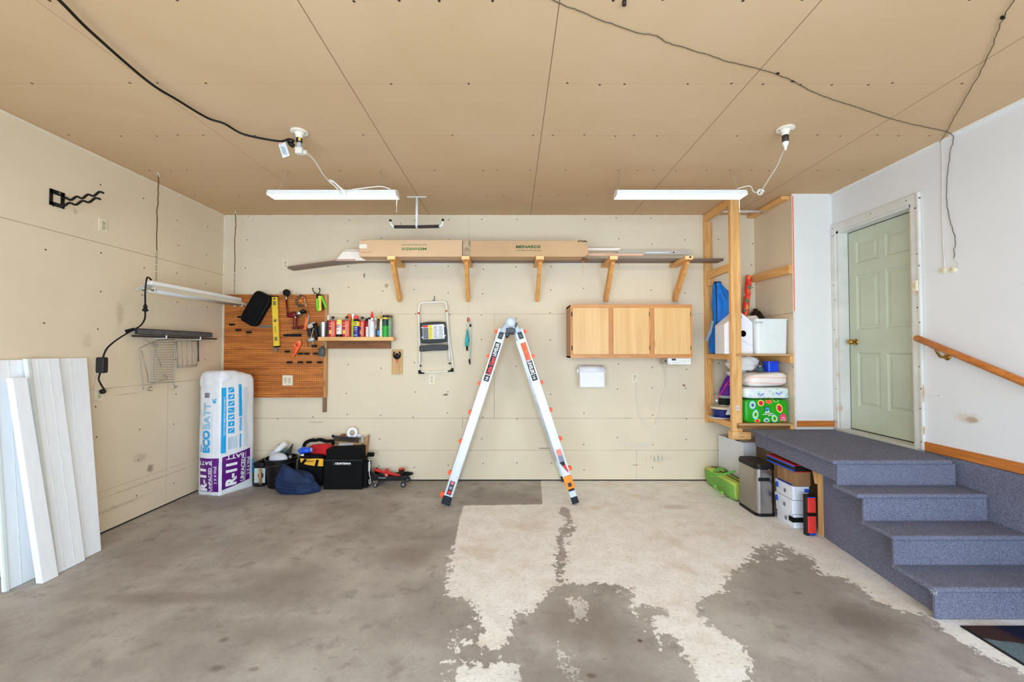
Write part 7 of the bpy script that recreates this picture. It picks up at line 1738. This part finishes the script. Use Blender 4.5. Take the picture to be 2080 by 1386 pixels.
# hinge head
C0 = lp(0, .075, zA+.035)
for yy_ in (.085, .56):
    cc = lp(0, yy_-.02, zA+.045)
    MB().tube([cc+V((0,-.016,0)), cc+V((0,.022,0))], .052, 24).build('hinge_disc', M('hinge_silver', (150,154,158), .4, .35), t, .003)
    MB().tube([cc+V((0,-.020,0)), cc+V((0,-.016,0))], .030, 20).build('hinge_cap', M('hinge_light', (172,176,180), .35, .3), t)
    for side in (-1, 1):
        MB().bar(cc+V((side*.022,0,-.010)), lp(side*.088, yy_-.02, zA-.055), .054, .030, (0,1,0)).build('hinge_arm', M('hinge_silver', (150,154,158), .4, .35), t, .004)
    MB().bar(cc+V((-.05,.004,-.085)), cc+V((.05,.004,-.085)), .05, .05, (0,0,1)).build('hinge_block', M('block_grey', (66,72,76), .5), t, .006)
    MB().bar(cc+V((-.052,.004,-.105)), cc+V((-.020,.004,-.145)), .034, .03, (0,1,0)).build('lock_lever', M('plate_black', (20,22,20), .4), t, .004)
    MB().bar(cc+V((.048,-.012,-.055)), cc+V((.062,-.012,-.005)), .022, .012, (0,1,0)).build('hinge_latch', M('block_grey', (66,72,76), .5), t, .003)
# stickers on the near rails; letters run along the rail
def sticker(side, f0, f1, w, mat, nm, off=.0198):
    a, b = legpt(side, f0, 0)+V((0,-off,0)), legpt(side, f1, 0)+V((0,-off,0)); return MB().bar(a, b, w, .0012, (0,1,0)).build(nm, mat, t)
def railtext(side, s, fc, L, hgt, mat, bold=.03, dn=False, off=.0212):
    ax = legaxis(side, 0); c0 = legpt(side, fc, 0)+V((0,-off,0)); ux = -ax if dn else ax; uy = V((-ux.z, 0, ux.x)) if True else None
    uy = V((0,-1,0)).cross(ux); text(s, mat, c0, ux, uy, t, hgt, L, 'lettering', bold)
OL, OR2 = M('sticker_red', (222,44,30), .4), M('sticker_orange', (240,110,30), .4)
sticker(-1, .826, .908, .056, INKK, 'sticker'); railtext(-1, 'LEVELER', .867, .140, .034, INKW)
sticker(-1, .724, .826, .056, INKK, 'sticker')
railtext(-1, 'Little Giant', .775, .185, .046, OL, .035)
sticker(-1, .686, .720, .054, INKK, 'sticker'); railtext(-1, '16', .703, .036, .03, INKW)
sticker(1, .806, .906, .058, OR2, 'sticker'); railtext(1, 'Little Giant', .856, .185, .046, M('sticker_dark_orange', (196,70,20), .4), .035, True)
sticker(1, .728, .803, .056, INKK, 'sticker'); railtext(1, 'LEVELER', .765, .135, .036, INKW, .03, True)
sticker(1, .690, .724, .054, INKK, 'sticker'); railtext(1, '16', .707, .036, .03, INKW, .02, True)
sticker(-1, .055, .128, .046, M('sticker_navy', (26,24,46), .4), 'sticker')
for f, c_, w in ((.068, RED, .034), (.092, M('sticker_grey', (130,134,150), .5), .03), (.118, M('sticker_pale_red', (226,120,120), .4), .026)): sticker(-1, f-.008, f+.008, w, c_, 'sticker_mark', .0208)
sticker(1, .268, .300, .05, M('sticker_salmon', (224,130,110), .4), 'sticker'); sticker(1, .232, .266, .05, M('sticker_grey', (130,134,150), .5), 'sticker')
A_, B_ = legpt(1, .232, 0)+V((0,-.0206,0)), legpt(1, .175, 0)+V((0,-.0206,0)); n_ = (legpt(1,.5,0,.1)-legpt(1,.5,0)).normalized()
MB().add([A_-n_*.03, A_+n_*.02, B_+n_*.026, B_+n_*.016], [(0,1,2,3)]).build('sticker_arrow', INKK, t)
A_, B_ = legpt(1, .212, 0)+V((0,-.0212,0)), legpt(1, .168, 0)+V((0,-.0212,0))
MB().add([A_-n_*.012, A_+n_*.022, B_+n_*.030, B_+n_*.024], [(0,1,2,3)]).build('sticker_flash', RED, t)
# ================================================================ CLUTTER BY THE BACK WALL
def fp(a, b, y): return P(500+a/6.118, 860+b/6.118, y)
# finishing trowel in an open black case
t = thing('tool_case', 'open black case standing by the insulation bag', 'case', fp(170, 800, 4.74)); q = fp(170, 620, 4.74)
xa, xb = fp(97, 0, 4.74).x, fp(215, 0, 4.74).x; zt_ = fp(0, 470, 4.74).z
MB().box(xa, xb, 4.74, 4.86, .001, zt_-.02).build('case_body', M('case_black', (9,9,10), .5), t, .012)
MB().hexa([(xa-.0,4.735,zt_-.05),(xb,4.735,zt_+.0),(xb,4.86,zt_+.0),(xa,4.86,zt_-.05),(xa,4.735,zt_-.02),(xb,4.735,zt_+.03),(xb,4.86,zt_+.03),(xa,4.86,zt_-.02)]).build('lid', M('case_black', (9,9,10), .5), t, .006)
t = thing('hand_float', 'pale finishing float with wooden handle in front of the open black case', 'float', fp(180, 755, 4.72))
xa, xb = fp(114, 0, 4.725).x, fp(248, 0, 4.725).x
MB().box(xa, xb, 4.716, 4.724, fp(0,742,4.72).z, fp(0,560,4.72).z).build('blade', M('float_grey', (190,200,192), .5, .1), t, .002)
MB().tube([fp(170,570,4.68), fp(172,660,4.67), fp(174,755,4.68)], [.012,.016,.013], 12).build('handle', W('float_wood', (206,160,110), (170,120,74), 'Z'), t)
mb = MB()
for b in (590, 735): mb.tube([fp(171,b,4.68), fp(171,b,4.718)], .007, 8)
mb.build('mount', DSTEEL, t)
MB().lathe(fp(180,650,4.7155), [(0,0),(.034,0),(.030,.0008),(0,.001)], 20, axis=(0,-1,0)).build('dark_patch', M('float_dark', (70,74,70), .6), t)
# bucket
bc = V((fp(395, 0, 4.72).x, 4.795, 0)); rr = .165
t = thing('bucket', 'black plastic bucket full of tools beside the blue cloth bag', 'bucket', bc)
zr = fp(0, 478, 4.60).z
MB().lathe(bc, [(0,.001),(.128,.001),(.132,.006),(rr-.004,zr-.03),(rr+.006,zr-.03),(rr+.008,zr),(rr-.006,zr),(.126,.012),(0,.012)], 36).build('pail', M('bucket_black', (11,11,12), .4, spec=.3), t)
MB().tube(smooth_path([bc+V((-rr-.004,0,zr-.02)), bc+V((-rr+.02,-.09,zr-.05)), bc+V((-.06,-rr-.03,zr-.06)), bc+V((.06,-rr-.03,zr-.045)), bc+V((rr+.02,-.07,zr-.03)), bc+V((rr+.004,0,zr-.02))], 6), .004, 6).build('handle', M('wire_dark', (60,60,62), .4, .6), t)
t = thing('caulk_tube', 'white caulk tube poking out of the black bucket', 'caulk', fp(420, 300, 4.75))
a, b = fp(352, 372, 4.815), fp(488, 252, 4.84); d = (b-a).normalized()
MB().tube([a-d*.05, b], .033, 20).build('cartridge', M('tube_white', (222,224,226), .4, 0, .05, 20), t); MB().tube([b, b+d*.004], .030, 20).build('plunger_end', WHITE, t)
MB().tube([a+d*.02, a+d*.024], .0336, 20).tube([a-d*.0, a+d*.002], .0338, 20).build('printed_band', M('band_grey', (150,154,158), .5), t)
t = thing('mixing_bowl', 'pale grey dome-shaped bowl lying in the black bucket', 'bowl', fp(400, 420, 4.70))
MB().ell(fp(400, 445, 4.715), (.105,.05,.07), 28, 16).build('bowl', M('bowl_grey', (196,196,204), .45, 0, .03), t)
t = thing('pointing_trowel', 'black triangular trowel blade standing up from the bucket', 'trowel', fp(540, 320, 4.82))
A = [fp(480,372,4.83), fp(578,250,4.87), fp(585,262,4.87), fp(552,400,4.83)]; nn = V((0,.006,0))
MB().add(A+[p+nn for p in A], [(0,1,2,3),(7,6,5,4)]+[(i, 4+i, 4+(i+1) % 4, (i+1) % 4) for i in range(4)]).build('blade', M('blade_black', (18,18,20), .4), t)
MB().tube([fp(520,392,4.84), fp(505,470,4.82)], .012, 10).build('handle', BLACK, t)
t = thing('paint_tray', 'crumpled grey-green plastic sheet stuffed beside the caulk tube', 'plastic', fp(450, 350, 4.78)); mb = MB(); pillow(mb, fp(448, 352, 4.885), (.09,.04,.10), .8, .12, 4, fr=12, R=rot('Y', 25)); mb.build('plastic', M('plastic_green', (96,122,118), .3, 0, .2, 30), t)
t = thing('tape_measure', 'small round gauge with steel rim on the right lip of the bucket', 'gauge', fp(550, 415, 4.66))
c_ = fp(552, 415, 4.66); MB().tube([c_+V((0,.012,0)), c_+V((0,-.008,0))], .024, 18).build('body', BLACK, t); MB().tube([c_+V((0,-.008,0)), c_+V((0,-.0095,0))], .016, 18).build('dial', M('dial_grey', (150,146,140), .3, .5), t)
# blue cloth bag
t = thing('cloth_bag', 'dark blue round-bottomed cloth bag slumped on the floor before the bucket', 'bag', fp(680, 880, 4.56))
dn = M('denim_blue', (20,40,76), .75, 0, .3, 7, .25); bcx, bcy = fp(668, 0, 4.60).x, 4.575
def cb_(u, v):
    a = 2*PI*u
    r = .238*(.86+.14*math.sin(min(1, v/.12)*PI/2)) if v < .12 else .238*(1-.42*((v-.12)/.88)**1.6)
    z = v*(.248-.055*math.cos(a-.2)*v)
    r *= 1+.06*math.sin(5*a+7*v)+.05*math.sin(11*a-9*v)*v+.03*math.sin(3*a+1)
    cx = bcx-.035*v
    z += .02*v*math.sin(2*a+.5)
    return V((cx+r*math.cos(a), bcy+r*.42*math.sin(a), max(z, .001)))
mb = MB(); mb.grid(cb_, 44, 18, 0, True, True); mb.add([cb_(i/44, 0) for i in range(44)], [tuple(range(44))[::-1]]); mb.add([cb_(i/44, 1) for i in range(44)], [tuple(range(44))])
mb.build('bag_body', dn, t)
mb = MB()
for k in range(3): mb.tube([cb_(.52+.42*i/14, .16+.17*k+.03*math.sin(i*.5+k))+V((0,-.006,0)) for i in range(15)], [.002]+[.010]*13+[.002], 6)
mb.build('fold', dn, t)
MB().tube([cb_(i/44, .02)+V((0,0,.004)) for i in range(44)], .007, 6, closed=True).build('base_seam', M('denim_dark', (18,34,66), .8), t)
# tool bag with yellow band
t = thing('tool_bag', 'black tool bag with a yellow printed band behind the blue cloth bag', 'tool bag', fp(800, 600, 4.76))
xa, xb = fp(650, 0, 4.74).x, fp(958, 0, 4.74).x; zt_ = fp(0, 405, 4.74).z
mb = MB(); pillow(mb, ((xa+xb)/2, 4.775, zt_/2+.006), (xb-xa, .10, zt_), .3, .02, 3); 
for v_ in mb.v: v_.z = max(v_.z, .002)
mb.build('bag_body', BFAB, t)
yb_ = M('bag_yellow', (244,180,54), .6); yy = 4.719
A = [fp(668,438,yy), fp(760,446,yy), fp(850,440,yy), fp(958,444,yy), fp(956,536,yy), fp(860,534,yy), fp(760,518,yy), fp(682,498,yy)]
MB().add(A+[p+V((0,.008,0)) for p in A], [tuple(range(8))[::-1]]+[(i, (i+1) % 8, 8+(i+1) % 8, 8+i) for i in range(8)]).build('yellow_band', yb_, t)
for pa in ((742,450,690,510),(888,455,866,540)): MB().bar(fp(pa[0],pa[1],yy-.004), fp(pa[2],pa[3],yy-.004), .030, .005, (0,1,0)).build('strap', BFAB, t)
text('DEWALT', INKK, fp(797, 474, yy-.002), (1,0,.02), (0,0,1), t, .020, .085, bold=.03)
# black backpack with red lining, blue bottle
t = thing('backpack', 'open black backpack with red cloth spilling out behind the tool bag', 'backpack', fp(900, 400, 4.88))
bx0, bx1 = fp(715, 0, 4.88).x, fp(1075, 0, 4.88).x
mb = MB(); pillow(mb, ((bx0+bx1)/2, 4.905, .20), (bx1-bx0, .10, .40), .45, .04, 11); 
for v_ in mb.v: v_.z = max(v_.z, .002)
mb.build('pack_body', BFAB, t)
mb = MB().tube(smooth_path([fp(715,310,4.85), fp(735,250,4.85), fp(800,215,4.85), fp(860,214,4.84), fp(920,205,4.85), fp(1000,225,4.85), fp(1070,225,4.85), fp(1080,270,4.85)], 6), [.012]+[.020]*40+[.016, .012], 10); mb.build('padded_opening', BFAB, t)
mb = MB(); pillow(mb, fp(950, 330, 4.858), (.30,.036,.13), .6, .10, 17, fr=9, nu=44, nv=26); mb.build('red_lining', M('red_cloth', (196,22,28), .7, 0, .3, 9, .3), t)
t = thing('bottle', 'bright blue bottle lying on the yellow-banded tool bag', 'bottle', fp(750, 370, 4.78))
a, b = fp(668, 366, 4.77), fp(800, 332, 4.79); d = (b-a).normalized()
MB().tube([fp(740,318,4.79), fp(690,342,4.78), fp(662,366,4.77)], [.030,.036,.034], 18).tube([a+V((.02,0,.02)), b], .032, 16).build('bottle_body', M('bottle_blue', (40,92,220), .3), t)
MB().bar(fp(684,398,4.735), fp(716,396,4.735), .004, .018, (0,0,1)).build('white_label', INKW, t); MB().tube([b, b+d*.02], .026, 16).build('cap', M('bottle_pale', (140,170,230), .3), t)
# CRAFTSMAN tote
t = thing('tool_tote', 'large square black tool tote with white lettering beside the floor jack', 'tool tote', fp(1200, 820, 4.66))
yy = 4.645; xa, xb = fp(962, 0, yy).x, fp(1446, 0, yy).x; zt_ = fp(0, 452, yy).z
MB().box(xa, xb, yy, yy+.185, .002, zt_).build('tote_body', BFAB, t, .014, 3)
mb = MB(); rbox(mb, xa+.02, xb-.02, yy+.012, yy+.18, zt_+.001, fp(0,325,yy).z, .02)
for v_ in mb.v:
    if v_.z > zt_+.02: v_.z += .012*math.sin(22*v_.x)+.008*math.sin(37*v_.x+2)
mb.build('lid', BFAB, t, .012)
MB().box(xa+.002, xb-.002, yy-.004, yy, zt_-.012, zt_-.002).build('zipper', M('zip_black', (34,34,38), .5), t)
text('CRAFTSMAN', INKW, fp(1202, 502, yy-.0035), (1,0,0), (0,0,1), t, .022, .172, bold=.045, thick=.001)
MB().box(fp(1290,0,yy).x-.19, fp(1290,0,yy).x+.012, yy-.003, yy, fp(0,524,yy).z, fp(0,484,yy).z).build('name_patch', M('patch_black', (18,18,22), .8), t)
xs_ = xb+.004
MB().box(xb, xb+.045, yy+.03, yy+.18, .01, zt_-.05).build('side_pocket', BFAB, t, .012)
mb = MB().tube(smooth_path([V((xb+.05,yy+.09,zt_-.02)), V((xb+.062,yy+.08,zt_-.10)), V((xb+.056,yy+.07,zt_-.17)), V((xb+.066,yy+.07,zt_-.22))], 5), .004, 6); mb.tube(smooth_path([V((xb+.066,yy+.07,zt_-.22)), V((xb+.075,yy+.06,zt_-.27)), V((xb+.060,yy+.06,zt_-.29)), V((xb+.055,yy+.065,zt_-.24))], 5), .003, 6)
mb.build('side_cord', M('cord_white', (232,228,220), .4, 0, .02), t)
MB().box(xb+.047, xb+.056, yy+.06, yy+.10, zt_-.15, zt_-.045).build('side_label', M('label_faded', (206,204,192), .6), t, .002)
MB().box(xb-.002, xb+.075, yy+.15, yy+.19, zt_-.01, zt_+.035).build('side_handle', BFAB, t, .008)
# cardboard box behind with odds and ends
t = thing('cardboard_box', 'open brown carton with address label standing behind the black tote', 'box', fp(1280, 400, 4.92))
xa, xb = fp(1095, 0, 4.89).x, fp(1440, 0, 4.89).x; zt_ = fp(0, 200, 4.89).z
MB().box(xa, xb, 4.89, 4.955, .002, zt_).build('carton_body', CARD, t, .002)
MB().hexa([(xb+.001,4.885,.30),(xb+.045,4.90,.30),(xb+.045,4.95,.30),(xb+.001,4.95,.30),(xb+.02,4.88,zt_-.01),(xb+.075,4.89,zt_+.05),(xb+.075,4.94,zt_+.05),(xb+.02,4.95,zt_-.01)]).build('flap', CARD, t)
q = fp(1240, 285, 4.889); MB().box(q.x-.085, q.x+.085, 4.8882, 4.8895, q.z-.03, q.z+.03).build('address_label', M('label_white', (224,226,228), .5, 0, .02), t)
mb = MB(); rnd = random.Random(9)
for r_ in range(3):
    for k in range(8): x_ = q.x-.075+.019*k; mb.box(x_, x_+rnd.uniform(.006,.014), 4.8876, 4.8884, q.z+.016-.016*r_, q.z+.021-.016*r_)
mb.build('printed_lines', M('label_ink', (120,122,128), .6), t)
mb = MB()
for k in (0, 1): c_ = fp(1127+22*k, 250, 4.8895); mb.box(c_.x-.004, c_.x+.004, 4.8882, 4.8894, c_.z-.02, c_.z+.012).prism([(-.008,0),(.008,0),(0,.012)], (c_.x, 4.8882, c_.z+.012), (1,0,0), (0,0,1), -.001)
mb.build('arrow_mark', M('box_ink', (74,52,34), .7), t)
t = thing('spike_strip', 'black comb-like spiked strip lying over the brown carton', 'strip', fp(1250, 185, 4.87))
a, b = fp(1090, 165, 4.826), fp(1415, 190, 4.826)
MB().bar(a, b, .05, .012, (0,0,1)).build('strip', M('strip_grey', (52,54,62), .5), t)
mb = MB()
for k in range(17): c_ = a.lerp(b, (k+.4)/17.3); mb.bar(c_+V((0,-.022,.010)), c_+V((.004,-.028,-.046)), .012, .005, (0,1,0))
mb.build('spike', BLACK, t); MB().ell(a+V((-.006,-.01,.006)), (.018,.018,.016), 12, 8).build('end_knob', BLACK, t)
t = thing('tape_roll', 'white roll of tape standing on top of the brown carton', 'tape', fp(1315, 115, 4.90))
c_ = fp(1316, 118, 4.885); n1_ = V((.42,-.9,.12)).normalized(); R0, R1_, L_ = .056, .030, .022
u_ = V((0,0,1)); u_ = (u_-n1_*u_.dot(n1_)).normalized(); v2 = n1_.cross(u_)
mb = MB(); k = 28
rg = lambda r, s_: [c_+n1_*s_+(u_*math.cos(2*PI*i/k)*1.12+v2*math.sin(2*PI*i/k))*r for i in range(k)]
A, B_, C2, D2 = rg(R0, L_), rg(R0, -L_), rg(R1_, L_), rg(R1_, -L_)
mb.add(A+B_+C2+D2, [f for i in range(k) for f in ((i, (i+1) % k, k+(i+1) % k, k+i), (2*k+i, 3*k+i, 3*k+(i+1) % k, 2*k+(i+1) % k), (i, 2*k+i, 2*k+(i+1) % k, (i+1) % k), (k+i, k+(i+1) % k, 3*k+(i+1) % k, 3*k+i))], 0, False)
mb.build('tape', M('tape_white', (236,236,240), .5, 0, .02), t)
A, B_ = rg(R1_, L_), rg(R1_*.86, L_*1.01)
A2 = rg(R1_-.0005, L_*.9); B2 = rg(R1_-.0005, -L_*.9); MB().add(A2+B2, [(i, k+i, k+(i+1) % k, (i+1) % k) for i in range(k)]).build('core', M('core_brown', (120,86,66), .8), t)
t = thing('shop_rag', 'rumpled white cloth under the tape roll on the brown carton', 'cloth', fp(1330, 170, 4.92)); mb = MB(); pillow(mb, fp(1338, 158, 4.935), (.19,.04,.045), .7, .14, 6, fr=11, nu=40, nv=20); mb.build('cloth', M('rag_white', (222,222,228), .9, 0, .06), t)
t = thing('wood_scrap', 'small reddish brown lump on the brown carton beside the tape roll', 'scrap', fp(1205, 150, 4.91)); mb = MB(); pillow(mb, fp(1203, 152, 4.915), (.062,.03,.034), .5, .08, 3, R=rot('Y', -15)); mb.build('lump', M('scrap_brown', (140,82,44), .7), t)
t = thing('paper_sheet', 'curled white paper at the end of the spiked strip', 'paper', fp(1435, 210, 4.87)); MB().grid(lambda u, v: fp(1418+38*u, 170+78*v, 4.862+.02*math.cos(3*u)), 8, 6).build('sheet', M('paper_pale', (216,204,190), .7), t, solid=.002)
# floor jack
t = thing('floor_jack', 'low black and red trolley jack on the floor beside the tote', 'floor jack', fp(1780, 770, 4.78))
yj = 4.76; bk = M('jack_black', (20,20,22), .4, .3); rj = M('jack_red', (206,38,36), .35, .1)
for dy in (0, .16):
    A = [fp(1530,640,yj), fp(1560,600,yj), fp(1640,660,yj), fp(1800,668,yj), fp(1960,655,yj), fp(2030,668,yj), fp(2032,690,yj), fp(1960,715,yj), fp(1800,720,yj), fp(1640,725,yj), fp(1560,725,yj)]; o_ = A[0]
    MB().prism([(p.x-o_.x, p.z-o_.z) for p in A][::-1], (o_.x, yj+dy, o_.z), (1,0,0), (0,0,1), -.012).build('side_plate', bk, t, .002)
MB().box(fp(1560,0,yj).x, fp(1700,0,yj).x, yj+.014, yj+.146, fp(0,712,yj).z, fp(0,664,yj).z).build('hydraulic_unit', bk, t, .006)
a_ = MB().bar(fp(1585,575,yj+.08), fp(1920,655,yj+.08), .034, .026, (0,0,1)).build('lift_arm', rj, t, .004)
MB().tube([fp(1650,640,yj+.03), fp(1905,690,yj+.03)], .007, 8).build('link_rod', M('link_teal', (40,60,62), .4, .6), t)
MB().tube([fp(1752,650,yj+.08), fp(1752,590,yj+.08), fp(1754,565,yj+.08)], [.022,.016,.018], 14).build('handle_socket', rj, t)
MB().bar(fp(1738,628,yj+.03), fp(1748,664,yj+.03), .03, .02, (0,1,0)).build('release_lever', M('jack_pale_red', (232,110,110), .4), t, .003)
c_ = fp(1932, 640, yj+.08)
MB().lathe(V((c_.x, yj+.08, c_.z)), [(0,0),(.018,0),(.020,.035),(.034,.040),(.036,.056),(.028,.060),(0,.058)], 20).build('saddle', M('saddle_dark', (44,26,26), .5, .3), t)
MB().lathe(V((c_.x, yj+.08, c_.z+.0605)), [(0,0),(.033,0),(.035,.010),(.028,.012),(0,.010)], 20).build('saddle_pad', rj, t)
whm = M('wheel_steel', (150,150,152), .35, .8)
for px, py, r_, dys in ((1618,752,.026,(-.028,.19)), (1960,728,.030,(-.022,.174))):
    for dy in dys:
        c_ = fp(px, py, yj); c_ = V((c_.x, yj+dy, r_+.001))
        w1 = MB().tube([c_+V((0,-.011,0)), c_+V((0,.011,0))], r_, 20).build('wheel', BLACK, t, .003)
        MB().tube([c_+V((0,-.0135,0)), c_+V((0,-.011,0))], r_*.55, 16).build('hub', whm, w1)
for dy in (-.028, .19): c_ = fp(1618, 705, yj); MB().box(c_.x-.026, c_.x+.03, yj+dy-.016, yj+dy+.016, .045, .078).build('caster_fork', M('fork_grey', (96,88,80), .5, .4), t, .004)
q = fp(1680, 680, yj-.0125)
mb = MB(); rnd = random.Random(4); x_ = q.x-.03
while x_ < q.x+.05: w_ = rnd.uniform(.004,.008); mb.box(x_, x_+w_, yj-.0135, yj-.0122, q.z-.004, q.z+.004); x_ += w_+.003
mb.build('printed_name', M('jack_print', (190,190,190), .5), t)
mb = MB()
for a, b in ((1525,600),(1525,660),(1535,710),(1560,640),(1560,690),(1580,720)): c_ = fp(a, b, yj+.03); mb.obox(c_, (.012,.012,.012), rot('Y', a))
mb.build('bolt', whm, t)
# ================================================================ LIGHT, SKY, CAMERA
w = bpy.data.worlds.new('daylight'); SC.world = w; w.use_nodes = True
bg = w.node_tree.nodes['Background']; bg.inputs['Color'].default_value = (.68, .84, 1.0, 1); bg.inputs['Strength'].default_value = 6.5
pl = bpy.data.lights.new('door_portal', 'AREA'); pl.shape = 'RECTANGLE'; pl.size = 5.8; pl.size_y = 2.5; pl.cycles.is_portal = True
po = bpy.data.objects.new('door_portal', pl); COL.objects.link(po); po.location = (0, YF-.07, 1.25); po.rotation_euler = (PI/2, 0, 0)
cam = bpy.data.cameras.new('camera'); co = bpy.data.objects.new('camera', cam); COL.objects.link(co)
cam.sensor_width = 36; cam.sensor_fit = 'HORIZONTAL'; cam.lens = 36*FPX/2080; cam.clip_start = .02; cam.clip_end = 200
co.location = (0, 0, CH); co.rotation_euler = (PI/2+TH, 0, 0)
SC.camera = co
vs_ = SC.view_settings; vs_.view_transform = 'Standard'; vs_.look = 'None'; vs_.gamma = 1; vs_.exposure = 0.43; vs_.use_curve_mapping = False
cy = SC.cycles; cy.max_bounces = 8; cy.diffuse_bounces = 6; cy.glossy_bounces = 4; cy.transmission_bounces = 4; cy.use_denoising = True; cy.sample_clamp_indirect = 6; cy.caustics_reflective = False; cy.caustics_refractive = False
